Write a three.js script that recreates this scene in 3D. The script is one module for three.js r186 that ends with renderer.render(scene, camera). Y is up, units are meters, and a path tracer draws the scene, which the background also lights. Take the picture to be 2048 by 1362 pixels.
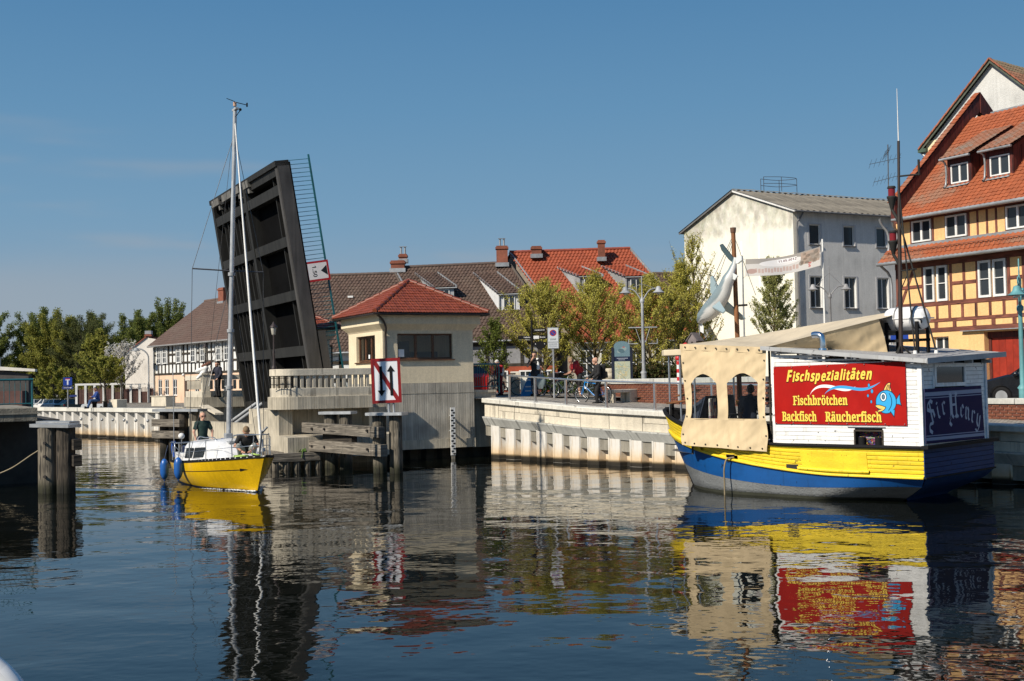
import * as THREE from 'three';
import { mergeGeometries, mergeVertices, toCreasedNormals } from 'three/addons/utils/BufferGeometryUtils.js';
import { RoundedBoxGeometry } from 'three/addons/geometries/RoundedBoxGeometry.js';

// ------------------------------------------------------------------ camera, sky, sun, exposure
const scene = new THREE.Scene();
const camera = new THREE.PerspectiveCamera(31.68, 1024 / 681, 0.1, 3000);
camera.position.set(0, 3.1, 0);
camera.rotation.order = 'YXZ';
camera.rotation.set(0.0329, 0, -0.02);
const renderer = new THREE.WebGLRenderer({ antialias: true });
renderer.setSize(1024, 681);
renderer.toneMapping = THREE.LinearToneMapping;
renderer.toneMappingExposure = 1.2;
renderer.shadowMap.enabled = true;

const V3 = (x, y, z) => new THREE.Vector3(x, y, z);
const SUN = V3(-0.757, 0, 0.653).normalize().multiplyScalar(Math.cos(0.68)); SUN.y = Math.sin(0.68);

// seeded numbers and periodic noise
function rng(seed) { let s = seed >>> 0; return () => { s = (s + 0x6D2B79F5) >>> 0; let t = s; t = Math.imul(t ^ (t >>> 15), t | 1); t ^= t + Math.imul(t ^ (t >>> 7), t | 61); return ((t ^ (t >>> 14)) >>> 0) / 4294967296; }; }
const rnd = rng(20120511);
const rr = (a, b) => a + (b - a) * rnd();
function hash2(x, y) { let h = Math.imul(x, 374761393) + Math.imul(y, 668265263) | 0; h = Math.imul(h ^ (h >>> 13), 1274126177); return ((h ^ (h >>> 16)) >>> 0) / 4294967296; }
function vnoise(x, y, px, py) {
  const x0 = Math.floor(x), y0 = Math.floor(y), fx = x - x0, fy = y - y0;
  const m = (a, p) => p ? ((a % p) + p) % p : a;
  const sx = fx * fx * (3 - 2 * fx), sy = fy * fy * (3 - 2 * fy);
  const a = hash2(m(x0, px), m(y0, py)), b = hash2(m(x0 + 1, px), m(y0, py)), c = hash2(m(x0, px), m(y0 + 1, py)), d = hash2(m(x0 + 1, px), m(y0 + 1, py));
  return a + (b - a) * sx + (c - a) * sy + (a - b - c + d) * sx * sy;
}
function fbm(x, y, px, py, o = 4) { let s = 0, a = 0.5, t = 0; for (let i = 0; i < o; i++) { s += a * vnoise(x + i * 17.0 * (px ? 0 : 1), y, px, py); t += a; a *= 0.5; x *= 2; y *= 2; px *= 2; py *= 2; } return s / t; }
const clamp = (x, a = 0, b = 1) => Math.min(b, Math.max(a, x));
const lerp = (a, b, t) => a + (b - a) * t;
const sstep = (a, b, x) => { const t = clamp((x - a) / (b - a)); return t * t * (3 - 2 * t); };

{ // one computed sky: clear spring sky with thin cloud low down
  const W = 2048, Hh = 1024, data = new Float32Array(W * Hh * 4);
  const lin = (c) => { const k = new THREE.Color().setRGB(c[0] / 255, c[1] / 255, c[2] / 255, THREE.SRGBColorSpace); return [k.r, k.g, k.b]; };
  const stops = [[-1, lin([60, 62, 60])], [-0.03, lin([90, 95, 98])], [0.0, lin([140, 155, 167])], [0.07, lin([127, 151, 170])], [0.14, lin([108, 144, 172])], [0.22, lin([92, 134, 168])], [0.31, lin([76, 121, 160])], [0.6, lin([54, 98, 144])], [1.0, lin([42, 80, 126])]];
  for (let j = 0; j < Hh; j++) {
    const el = ((j + 0.5) / Hh - 0.5) * Math.PI, y = Math.sin(el), ce = Math.cos(el);
    let k = 0; while (k < stops.length - 2 && stops[k + 1][0] < y) k++;
    const t = clamp((y - stops[k][0]) / (stops[k + 1][0] - stops[k][0])), A = stops[k][1], B = stops[k + 1][1];
    for (let i = 0; i < W; i++) {
      const az = ((i + 0.5) / W - 0.5) * 2 * Math.PI, dx = Math.cos(az) * ce, dz = Math.sin(az) * ce;
      const mu = dx * SUN.x + y * SUN.y + dz * SUN.z;
      const glow = y > -0.02 ? 0.35 * Math.pow(Math.max(0, mu), 6) + 0.9 * Math.pow(Math.max(0, mu), 60) : 0;
      const u = (i + 0.5) / W;
      let c = 0;
      if (y > -0.01) {
        const band = fbm(u * 22 + 5.3, el * 34, 22, 0, 5), wisps = fbm(u * 60, el * 130, 60, 0, 5);
        const side = 0.5 - 0.5 * Math.sin(az + 1.35);
        c = sstep(0.50, 0.74, band * 0.6 + wisps * 0.4 + 0.14 * Math.exp(-Math.pow((y - 0.085) / 0.035, 2)) + 0.55 * (side - 0.80)) * sstep(0.26, 0.10, y) * 0.75;
      }
      c = Math.max(c, 0.85 * sstep(0.118 + 0.05 * (fbm(u * 30, el * 20, 30, 0, 4) - 0.5), 0.075, y) * sstep(0.60, 0.97, 0.5 - 0.5 * Math.sin(az + 1.15)) * (y > -0.01 ? 1 : 0));
      const cl = [0.315, 0.325, 0.345], o = (j * W + i) * 4;
      for (let q = 0; q < 3; q++) { const b = lerp(A[q], B[q], t); data[o + q] = lerp(b, cl[q], c * 0.6) * (1 + glow) + glow * 0.10; }
      data[o + 3] = 1;
    }
  }
  const sky = new THREE.DataTexture(data, W, Hh, THREE.RGBAFormat, THREE.FloatType);
  sky.mapping = THREE.EquirectangularReflectionMapping; sky.colorSpace = THREE.LinearSRGBColorSpace; sky.magFilter = THREE.LinearFilter; sky.minFilter = THREE.LinearFilter; sky.needsUpdate = true;
  scene.background = sky; scene.environment = sky;
}
const sun = new THREE.DirectionalLight(new THREE.Color().setRGB(1.0, 0.91, 0.77), 5.0);
sun.position.copy(SUN).multiplyScalar(120).add(V3(0, 0, -45)); sun.target.position.set(0, 0, -45);
sun.castShadow = true; sun.shadow.mapSize.set(4096, 4096);
Object.assign(sun.shadow.camera, { left: -75, right: 75, top: 60, bottom: -60, near: 1, far: 300 });
scene.add(sun, sun.target);

// ------------------------------------------------------------------ textures (all repeat in metres)
function tex(size, metres, fn, srgb = true, sizeY = size, metresY = metres) {
  const d = new Uint8Array(size * sizeY * 4);
  for (let j = 0; j < sizeY; j++) for (let i = 0; i < size; i++) {
    const c = fn((i + 0.5) / size, (j + 0.5) / sizeY), o = (j * size + i) * 4;
    const a = typeof c === 'number' ? [c, c, c] : c;
    d[o] = clamp(a[0]) * 255; d[o + 1] = clamp(a[1]) * 255; d[o + 2] = clamp(a[2]) * 255; d[o + 3] = 255;
  }
  const t = new THREE.DataTexture(d, size, sizeY); t.wrapS = t.wrapT = THREE.RepeatWrapping; t.magFilter = THREE.LinearFilter; t.minFilter = THREE.LinearMipmapLinearFilter; t.generateMipmaps = true;
  t.repeat.set(1 / metres, 1 / metresY); if (srgb) t.colorSpace = THREE.SRGBColorSpace; t.needsUpdate = true; return t;
}
const T = {};
T.mottle = tex(512, 5, (u, v) => { const a = fbm(u * 6, v * 6, 6, 6, 6), b = fbm(u * 40 + 3, v * 40, 40, 40, 3); return 0.78 + 0.30 * (a - 0.5) + 0.16 * (b - 0.5) + 0.09; });
T.plaster = tex(512, 3, (u, v) => { const a = fbm(u * 4, v * 3, 4, 3, 5), b = fbm(u * 90, v * 90, 90, 90, 2), s = fbm(u * 30, v * 2, 30, 2, 3); return 0.93 + 0.12 * (a - 0.5) + 0.10 * (b - 0.5) + 0.08 * (s - 0.5); });
T.concrete = tex(512, 2.4, (u, v) => {
  const n = 24, x = u * n, k = Math.floor(x), f = x - k;
  const board = 0.90 + 0.07 * (hash2(k, 7) - 0.5), joint = Math.min(f, 1 - f) < 0.07 ? -0.09 * (0.3 + hash2(k, 3)) : 0;
  const run = fbm(u * 60, v * 2, 60, 2, 4), st = fbm(u * 5, v * 4, 5, 4, 5);
  const g = board + joint + 0.22 * (run - 0.5) + 0.34 * (st - 0.5); return [g, g * 0.975, g * 0.93];
});
T.concreteBump = tex(512, 2.4, (u, v) => { const n = 24, x = u * n, k = Math.floor(x), f = x - k; return 0.5 + 0.4 * (hash2(k, 7) - 0.5) - (Math.min(f, 1 - f) < 0.07 ? 0.3 : 0) + 0.2 * (fbm(u * 60, v * 6, 60, 6, 3) - 0.5); }, false);
T.smooth = tex(512, 3.5, (u, v) => { const st = fbm(u * 5, v * 4, 5, 4, 6), run = fbm(u * 44, v * 3, 44, 3, 4), p = fbm(u * 120, v * 120, 120, 120, 1); const g = 0.86 + 0.32 * (st - 0.5) + 0.28 * (run - 0.5) + 0.06 * (p - .5); return [g, g * 0.98, g * 0.94]; });
const woodFn = (u, v) => { const a = fbm(u * 3, v * 40, 3, 40, 4), b = fbm(u * 8, v * 120, 8, 120, 3), st = fbm(u * 5, v * 5, 5, 5, 3); const crack = sstep(0.66, 0.74, a) * 0.45; const g = 0.75 + 0.5 * (a - 0.5) + 0.3 * (b - 0.5) + 0.3 * (st - 0.5) - crack; return [g, g * 0.98, g * 0.94]; };
T.pale = tex(512, 3.1, (u, v) => { const a = fbm(u * 4, v * 4, 4, 4, 6), b = fbm(u * 90, v * 90, 90, 90, 2), s = fbm(u * 26, v * 2, 26, 2, 4); const g = 0.92 + 0.2 * (a - 0.5) + 0.08 * (b - 0.5) + 0.15 * (s - 0.5) - 0.26 * sstep(0.60, 0.82, s); return [g, g * 0.985, g * 0.955]; });
T.wood = tex(512, 2, woodFn);
T.woodV = tex(512, 2, (u, v) => woodFn(v, u));
T.woodBump = tex(256, 2, (u, v) => fbm(u * 3, v * 50, 3, 50, 4), false);
T.woodBumpV = tex(256, 2, (u, v) => fbm(v * 3, u * 50, 3, 50, 4), false);
T.grain = tex(256, 1, (u, v) => fbm(u * 30, v * 30, 30, 30, 4), false);
T.cobble = tex(512, 2, (u, v) => { const n = 16, r = Math.floor(v * n), x = u * n + (r % 2) * 0.5, f = x - Math.floor(x), g = v * n - r; const e = Math.min(f, 1 - f, g, 1 - g); const h = hash2(Math.floor(x) % n, r); const s = 0.72 + 0.22 * h - (e < 0.09 ? 0.3 : 0) + 0.2 * (fbm(u * 50, v * 50, 50, 50, 3) - 0.5); return [s, s * 0.98, s * 0.95]; });
T.tarp = tex(512, 2.2, (u, v) => { const a = fbm(u * 3, v * 4, 3, 4, 4), b = fbm(u * 14, v * 5, 14, 5, 4); const g = 0.92 + 0.12 * (a - 0.5) + 0.08 * (b - 0.5); return [g, g * 0.985, g * 0.95]; });
T.tarpBump = tex(512, 2.2, (u, v) => 0.5 + 0.9 * (fbm(u * 4 + v * 3, v * 3, 4, 3, 3) - 0.5) + 0.3 * (fbm(u * 12, v * 3, 12, 3, 3) - 0.5), false);
// sheet-piling paint: white above, rust weeping, weed at the water line (v is the height in metres, 0..4)
T.pile = tex(256, 3, (u, v) => {
  const y = v * 4, n = fbm(u * 10, v * 14, 10, 14, 5), w = fbm(u * 36, v * 3, 36, 3, 4);
  let c = [0.90, 0.89, 0.87].map((k) => k * (0.97 + 0.10 * (n - 0.5)));
  const rust = sstep(0.70 + 0.7 * (w - 0.4), 0.10, y) * 0.62; c = c.map((k, i) => lerp(k, [0.80, 0.63, 0.40][i] * (0.8 + 0.4 * n), rust));
  const st = sstep(0.60, 0.74, w) * sstep(1.3, 0.2, y) * 0.55; c = c.map((k, i) => lerp(k, [0.52, 0.36, 0.2][i], st));
  const weed = sstep(0.22 + 0.16 * (n - 0.5), 0.10, y); c = c.map((k, i) => lerp(k, [0.15, 0.125, 0.075][i] * (0.6 + 0.8 * n), weed));
  return c;
}, true, 512, 4);
T.oldpaint = tex(512, 2.6, (u, v) => { const a = fbm(u * 8, v * 8, 8, 8, 5), b = fbm(u * 50, v * 30, 50, 30, 3), s = fbm(u * 4, v * 26, 4, 26, 4), run = fbm(u * 34, v * 2, 34, 2, 4); const chip = sstep(0.72, 0.80, b) * sstep(0.5, 0.68, a) * 0.4, drip = sstep(0.60, 0.85, run) * 0.09; const g = 0.97 + 0.16 * (a - 0.5) + 0.12 * (s - 0.5) - chip - drip; return [g, g - 0.1 * drip, g - 0.3 * drip]; });
T.roofing = tex(512, 2, (u, v) => { const a = fbm(u * 5, v * 6, 5, 6, 5), b = fbm(u * 100, v * 100, 100, 100, 2); return 0.82 + 0.25 * (a - 0.5) + 0.2 * (b - 0.5); });

// ------------------------------------------------------------------ materials
const col = (c) => Array.isArray(c) ? new THREE.Color().setRGB(c[0], c[1], c[2]) : new THREE.Color(c);
function M(c, rough = 0.8, o = {}) {
  const { phys, ...rest } = o;
  const m = phys ? new THREE.MeshPhysicalMaterial({ ...phys }) : new THREE.MeshStandardMaterial();
  m.color = col(c); m.roughness = rough; m.side = THREE.DoubleSide; Object.assign(m, rest); return m;
}
const mm = (c, r, o = {}) => M(c, r, { map: T.mottle, ...o });
const bmp = (t, s) => ({ bumpMap: t, bumpScale: s });
const mat = {
  concrete: M([0.56, 0.53, 0.46], 0.9, { map: T.concrete, ...bmp(T.concreteBump, 0.02) }),
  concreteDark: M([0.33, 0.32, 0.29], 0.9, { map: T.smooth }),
  concretePale: M([0.70, 0.655, 0.565], 0.9, { map: T.pale, ...bmp(T.grain, 0.004) }),
  cap: M([0.72, 0.72, 0.69], 0.85, { map: T.pale, ...bmp(T.grain, 0.004) }),
  lip: M([0.56, 0.58, 0.58], 0.85, { map: T.pale }),
  pile: M([0.86, 0.85, 0.83], 0.75, { map: T.pile }),
  timber: M([0.30, 0.275, 0.245], 0.9, { map: T.wood, ...bmp(T.woodBump, 0.02) }),
  timberV: M([0.30, 0.27, 0.225], 0.9, { map: T.woodV, ...bmp(T.woodBumpV, 0.03) }),
  timberDark: M([0.075, 0.062, 0.048], 0.9, { map: T.wood, ...bmp(T.woodBump, 0.02) }),
  zinc: mm([0.48, 0.50, 0.52], 0.45, { metalness: 0.4 }),
  steel: M([0.62, 0.63, 0.64], 0.28, { metalness: 0.9 }),
  chrome: M([0.8, 0.8, 0.8], 0.15, { metalness: 1 }),
  greyPaint: mm([0.42, 0.44, 0.46], 0.5),
  black: M([0.010, 0.010, 0.011], 0.8, { phys: { specularIntensity: 0.35 } }),
  blackSteel: M([0.030, 0.031, 0.032], 0.7, { map: T.smooth, phys: { specularIntensity: 0.5 } }),
  soot: M([0.006, 0.006, 0.0065], 0.9, { map: T.mottle, phys: { specularIntensity: 0.12 } }),
  girder: M([0.080, 0.079, 0.082], 0.7, { map: T.smooth }),
  edgeSteel: M([0.032, 0.033, 0.034], 0.65, { map: T.smooth, phys: { specularIntensity: 0.5 } }),
  teal: mm([0.02, 0.16, 0.19], 0.45),
  tealLight: mm([0.16, 0.42, 0.45], 0.5),
  cream: M([0.79, 0.68, 0.485], 0.9, { map: T.plaster, ...bmp(T.grain, 0.003) }),
  creamWhite: M([0.87, 0.82, 0.70], 0.9, { map: T.plaster }),
  white: M([0.82, 0.82, 0.80], 0.6, { map: T.plaster }),
  whiteGloss: M([0.82, 0.82, 0.82], 0.25, { map: T.plaster }),
  grey: M([0.70, 0.695, 0.68], 0.9, { map: T.plaster }),
  glass: new THREE.MeshPhysicalMaterial({ color: 0xffffff, roughness: 0.03, transmission: 1, thickness: 0, ior: 1.5, side: THREE.DoubleSide }),
  darkIn: M([0.02, 0.021, 0.022], 0.9),
  pane: M([0.030, 0.036, 0.042], 0.06),
  brownWood: M([0.17, 0.075, 0.035], 0.55, { map: T.wood }),
  brick: [[0.33, 0.105, 0.055], [0.29, 0.088, 0.048], [0.37, 0.125, 0.065]].map((c) => M(c, 0.85, { map: T.mottle })),
  mortar: mm([0.52, 0.48, 0.43], 0.95),
  red: M([0.40, 0.035, 0.014], 0.5, { map: T.mottle }),
  signRed: M([0.50, 0.02, 0.025], 0.4),
  skin: M([0.52, 0.29, 0.20], 0.6),
  skinTan: M([0.42, 0.215, 0.14], 0.6),
  hairDark: M([0.03, 0.022, 0.016], 0.8), hairBlond: M([0.23, 0.155, 0.08], 0.8), hairGrey: M([0.5, 0.49, 0.47], 0.8),
  cobble: M([0.46, 0.44, 0.41], 0.9, { map: T.cobble }),
};

// ------------------------------------------------------------------ geometry helpers
const names = new Map();
function numbered(n) { const k = (names.get(n) || 0); names.set(n, k + 1); return k ? n + '_' + String(k).padStart(3, '0') : n; }
const P2 = (a) => V3(a[0], a[1], a[2]);
const at = (g, x = 0, y = 0, z = 0, rx = 0, ry = 0, rz = 0) => { if (rx) g.rotateX(rx); if (rz) g.rotateZ(rz); if (ry) g.rotateY(ry); return g.translate(x, y, z); };
const box = (w, h, d, x = 0, y = 0, z = 0) => new THREE.BoxGeometry(w, h, d).translate(x, y, z);            // centred
const boxb = (x0, x1, y0, y1, z0, z1) => box(x1 - x0, y1 - y0, z1 - z0, (x0 + x1) / 2, (y0 + y1) / 2, (z0 + z1) / 2);
const rbox = (x0, x1, y0, y1, z0, z1, r = 0.02) => new RoundedBoxGeometry(x1 - x0, y1 - y0, z1 - z0, 2, r).translate((x0 + x1) / 2, (y0 + y1) / 2, (z0 + z1) / 2);
const cyl = (r0, r1, h, x = 0, y = 0, z = 0, n = 12) => new THREE.CylinderGeometry(r1, r0, h, n).translate(x, y + h / 2, z);
const sph = (r, x = 0, y = 0, z = 0, n = 12) => new THREE.SphereGeometry(r, n, Math.max(6, n * 0.7 | 0)).translate(x, y, z);
function bar(a, b, r, n = 8, r1 = r) { a = P2(a); b = P2(b); const d = b.clone().sub(a), L = d.length(); const g = new THREE.CylinderGeometry(r1, r, L, n).translate(0, L / 2, 0); g.applyQuaternion(new THREE.Quaternion().setFromUnitVectors(V3(0, 1, 0), d.normalize())); return g.translate(a.x, a.y, a.z); }
function beam(a, b, w, h, up = [0, 1, 0]) { // rectangular bar from a to b: w across, h along up
  a = P2(a); b = P2(b); const d = b.clone().sub(a), L = d.length(); d.normalize(); const s = d.clone().cross(P2(up)).normalize(), u = s.clone().cross(d);
  const m = new THREE.Matrix4().makeBasis(d, u, s); m.setPosition(a.clone().add(b).multiplyScalar(0.5)); return new THREE.BoxGeometry(L, h, w).applyMatrix4(m);
}
const tube = (pts, r, n = 6, seg = 0, closed = false) => new THREE.TubeGeometry(new THREE.CatmullRomCurve3(pts.map(P2), closed, 'centripetal'), seg || pts.length * 4, r, n, closed);
const lathe = (pts, n = 16) => new THREE.LatheGeometry(pts.map((p) => new THREE.Vector2(p[0], p[1])), n);
function poly(pts, depth, z0 = 0, holes = [], bevel = 0) { // polygon in x,y pushed along z
  const s = new THREE.Shape(pts.map((p) => new THREE.Vector2(p[0], p[1]))); for (const h of holes) s.holes.push(new THREE.Path(h.map((p) => new THREE.Vector2(p[0], p[1]))));
  return new THREE.ExtrudeGeometry(s, { depth, bevelEnabled: bevel > 0, bevelSize: bevel, bevelThickness: bevel, bevelSegments: 1, curveSegments: 8 }).translate(0, 0, z0);
}
const rectHole = (x0, x1, y0, y1) => [[x0, y0], [x0, y1], [x1, y1], [x1, y0]];
function grid(nu, nv, f) { // surface from f(u,v) -> [x,y,z]
  const pos = [], uv = [], idx = [];
  for (let j = 0; j <= nv; j++) for (let i = 0; i <= nu; i++) { pos.push(...f(i / nu, j / nv)); uv.push(i / nu, j / nv); }
  for (let j = 0; j < nv; j++) for (let i = 0; i < nu; i++) { const a = j * (nu + 1) + i, b = a + 1, c = a + nu + 1, d = c + 1; idx.push(a, b, c, b, d, c); }
  const g = new THREE.BufferGeometry(); g.setAttribute('position', new THREE.Float32BufferAttribute(pos, 3)); g.setAttribute('uv', new THREE.Float32BufferAttribute(uv, 2)); g.setIndex(idx); g.computeVertexNormals(); return g;
}
function tris(list) { const g = new THREE.BufferGeometry(); g.setAttribute('position', new THREE.Float32BufferAttribute(list.flat(2), 3)); g.computeVertexNormals(); return g; }
const quad = (a, b, c, d) => [[a, b, c], [a, c, d]];
function hexa(p) { // 8 corners: bottom a b c d (ring), top e f g h
  const [a, b, c, d, e, f, g, h] = p; return tris([...quad(a, d, c, b), ...quad(e, f, g, h), ...quad(a, b, f, e), ...quad(b, c, g, f), ...quad(c, d, h, g), ...quad(d, a, e, h)]);
}
// uv in metres, laid on by the direction each face looks in (local space of the thing)
function metric(g, off = [0, 0]) {
  const p = g.attributes.position, n = g.attributes.normal, uv = new Float32Array(p.count * 2), A = V3(), B = V3(), Cc = V3();
  for (let i = 0; i < p.count; i += 3) {
    A.fromBufferAttribute(p, i); B.fromBufferAttribute(p, i + 1); Cc.fromBufferAttribute(p, i + 2);
    const f = B.clone().sub(A).cross(Cc.clone().sub(A)), ax = Math.abs(f.x), ay = Math.abs(f.y), az = Math.abs(f.z);
    for (let k = 0; k < 3; k++) { const q = [A, B, Cc][k]; let u, v; if (ay >= ax && ay >= az) { u = q.x; v = q.z; } else if (ax > az) { u = q.z; v = q.y; } else { u = q.x; v = q.y; } uv[(i + k) * 2] = u + off[0]; uv[(i + k) * 2 + 1] = v + off[1]; }
  }
  g.setAttribute('uv', new THREE.BufferAttribute(uv, 2)); return g;
}
function prep(geos, keep) {
  const list = (Array.isArray(geos) ? geos.flat(3) : [geos]).map((g) => { g = g.index ? g.toNonIndexed() : g; for (const k of Object.keys(g.attributes)) if (!['position', 'normal', 'uv', 'color'].includes(k)) g.deleteAttribute(k); if (!keep) g.deleteAttribute('uv'); if (!g.attributes.normal) g.computeVertexNormals(); return g; });
  return list.length > 1 ? mergeGeometries(list) : list[0];
}
function mesh(name, geos, material, parent, o = {}) {
  let g = prep(geos, o.keep);
  if (!o.keep) metric(g, o.fix ? [0, 0] : [rr(0, 20), rr(0, 20)]);
  const m = new THREE.Mesh(g, material); m.name = parent ? name : numbered(name); m.castShadow = m.receiveShadow = true;
  if (o.kind) m.userData.kind = o.kind; if (o.label) m.userData.label = o.label;
  (parent || scene).add(m); return m;
}
const share = (name, g, material, parent, pos, rot, scale) => { const m = new THREE.Mesh(g, material); m.name = parent ? name : numbered(name); m.castShadow = m.receiveShadow = true; if (pos) m.position.set(...pos); if (rot) m.rotation.set(...rot); if (scale) m.scale.set(...scale); (parent || scene).add(m); return m; };
const geo = (geos) => metric(prep(geos));
function tag(o, label, category, group) { o.userData.label = label; o.userData.category = category; if (group) o.userData.group = group; return o; }
function thing(name, label, category, pos = [0, 0, 0], turn = 0, group) { const o = new THREE.Group(); o.name = numbered(name); o.position.set(...pos); o.rotation.y = turn; scene.add(o); return tag(o, label, category, group); }
const sub = (o) => o;
function struct(name, geos, material, o = {}) { return mesh(name, geos, material, null, { ...o, kind: 'structure' }); }
function inst(name, g, material, mats, parent, kind = 'stuff', cols) {
  const m = new THREE.InstancedMesh(g, material, mats.length); mats.forEach((x, i) => { m.setMatrixAt(i, x); if (cols) m.setColorAt(i, cols[i]); }); m.name = parent ? name : numbered(name); m.userData.kind = kind; m.castShadow = m.receiveShadow = true; (parent || scene).add(m); return m;
}
const X4 = (x, y, z, rx = 0, ry = 0, rz = 0, s = 1) => new THREE.Matrix4().compose(V3(x, y, z), new THREE.Quaternion().setFromEuler(new THREE.Euler(rx, ry, rz)), Array.isArray(s) ? V3(...s) : V3(s, s, s));
const frameTurn = (dx, dD) => Math.atan2(dD, dx);      // turn that lays local x along (x, depth)
// pictures printed on flat things
function print(w, h, draw) { const c = document.createElement('canvas'); c.width = w; c.height = h; const x = c.getContext('2d'); draw(x, w, h); const t = new THREE.CanvasTexture(c); t.colorSpace = THREE.SRGBColorSpace; t.magFilter = THREE.LinearFilter; return t; }
const panel = (w, h, x = 0, y = 0, z = 0, nu = 1, nv = 1) => new THREE.PlaneGeometry(w, h, nu, nv).translate(x, y, z);

// smooth bodies: tapered bones joined by a smooth minimum, meshed by surface nets
function blob(bones, cell = 0.02, k = 0.03, grow = 0) {
  const lo = [1e9, 1e9, 1e9], hi = [-1e9, -1e9, -1e9];
  const bs = bones.map((b) => { const [a, c, r0, r1 = r0, sq = 1] = b; for (let i = 0; i < 3; i++) { const R = Math.max(r0, r1) + grow + cell * 2.5; lo[i] = Math.min(lo[i], a[i] - R, c[i] - R); hi[i] = Math.max(hi[i], a[i] + R, c[i] + R); } const d = [c[0] - a[0], c[1] - a[1], c[2] - a[2]]; return { a, d, L: d[0] * d[0] + d[1] * d[1] + d[2] * d[2] || 1e-9, r0: r0 + grow, r1: r1 + grow, R: Math.max(r0, r1) + grow }; });
  const n = [0, 1, 2].map((i) => Math.ceil((hi[i] - lo[i]) / cell) + 1), N = n[0] * n[1] * n[2], F = new Float32Array(N).fill(1);
  for (const b of bs) {
    const m = b.R + k + cell * 2, i0 = [], i1 = [];
    for (let i = 0; i < 3; i++) { const mn = Math.min(b.a[i], b.a[i] + b.d[i]) - m, mx = Math.max(b.a[i], b.a[i] + b.d[i]) + m; i0[i] = Math.max(0, Math.floor((mn - lo[i]) / cell)); i1[i] = Math.min(n[i] - 1, Math.ceil((mx - lo[i]) / cell)); }
    for (let z = i0[2]; z <= i1[2]; z++) for (let y = i0[1]; y <= i1[1]; y++) for (let x = i0[0]; x <= i1[0]; x++) {
      const px = lo[0] + x * cell - b.a[0], py = lo[1] + y * cell - b.a[1], pz = lo[2] + z * cell - b.a[2];
      const t = clamp((px * b.d[0] + py * b.d[1] + pz * b.d[2]) / b.L), ex = px - b.d[0] * t, ey = py - b.d[1] * t, ez = pz - b.d[2] * t;
      const d = Math.sqrt(ex * ex + ey * ey + ez * ez) - lerp(b.r0, b.r1, t), o = (z * n[1] + y) * n[0] + x, f = F[o];
      const h = clamp(0.5 + 0.5 * (f - d) / k); F[o] = lerp(f, d, h) - k * h * (1 - h);
    }
  }
  const vid = new Int32Array(N).fill(-1), pos = [], idx = [], st = [1, n[0], n[0] * n[1]];
  const corner = []; for (let c = 0; c < 8; c++) corner.push((c & 1) * st[0] + ((c >> 1) & 1) * st[1] + ((c >> 2) & 1) * st[2]);
  for (let z = 0; z < n[2] - 1; z++) for (let y = 0; y < n[1] - 1; y++) for (let x = 0; x < n[0] - 1; x++) {
    const o = (z * n[1] + y) * n[0] + x; let mask = 0; for (let c = 0; c < 8; c++) if (F[o + corner[c]] < 0) mask |= 1 << c;
    if (mask === 0 || mask === 255) continue;
    let sx = 0, sy = 0, sz = 0, cnt = 0;
    for (let c = 0; c < 8; c++) for (let ax = 0; ax < 3; ax++) { const e = c | (1 << ax); if (e === c) continue; const fa = F[o + corner[c]], fb = F[o + corner[e]]; if ((fa < 0) === (fb < 0)) continue; const t = fa / (fa - fb); const q = [c & 1, (c >> 1) & 1, (c >> 2) & 1]; q[ax] += t; sx += q[0]; sy += q[1]; sz += q[2]; cnt++; }
    vid[o] = pos.length / 3; pos.push(lo[0] + (x + sx / cnt) * cell, lo[1] + (y + sy / cnt) * cell, lo[2] + (z + sz / cnt) * cell);
  }
  for (let z = 1; z < n[2] - 1; z++) for (let y = 1; y < n[1] - 1; y++) for (let x = 1; x < n[0] - 1; x++) {
    const o = (z * n[1] + y) * n[0] + x;
    for (let ax = 0; ax < 3; ax++) { const f = F[o] < 0, g = F[o + st[ax]] < 0; if (f === g) continue; const b = st[(ax + 1) % 3], c = st[(ax + 2) % 3]; const v = [vid[o - b - c], vid[o - c], vid[o], vid[o - b]]; if (v.some((q) => q < 0)) continue; if (f) idx.push(v[0], v[1], v[2], v[0], v[2], v[3]); else idx.push(v[0], v[2], v[1], v[0], v[3], v[2]); }
  }
  const g = new THREE.BufferGeometry(); g.setAttribute('position', new THREE.Float32BufferAttribute(pos, 3)); g.setIndex(idx); g.computeVertexNormals(); g.setAttribute('uv', new THREE.Float32BufferAttribute(new Float32Array(pos.length / 3 * 2), 2)); return g;
}

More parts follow.
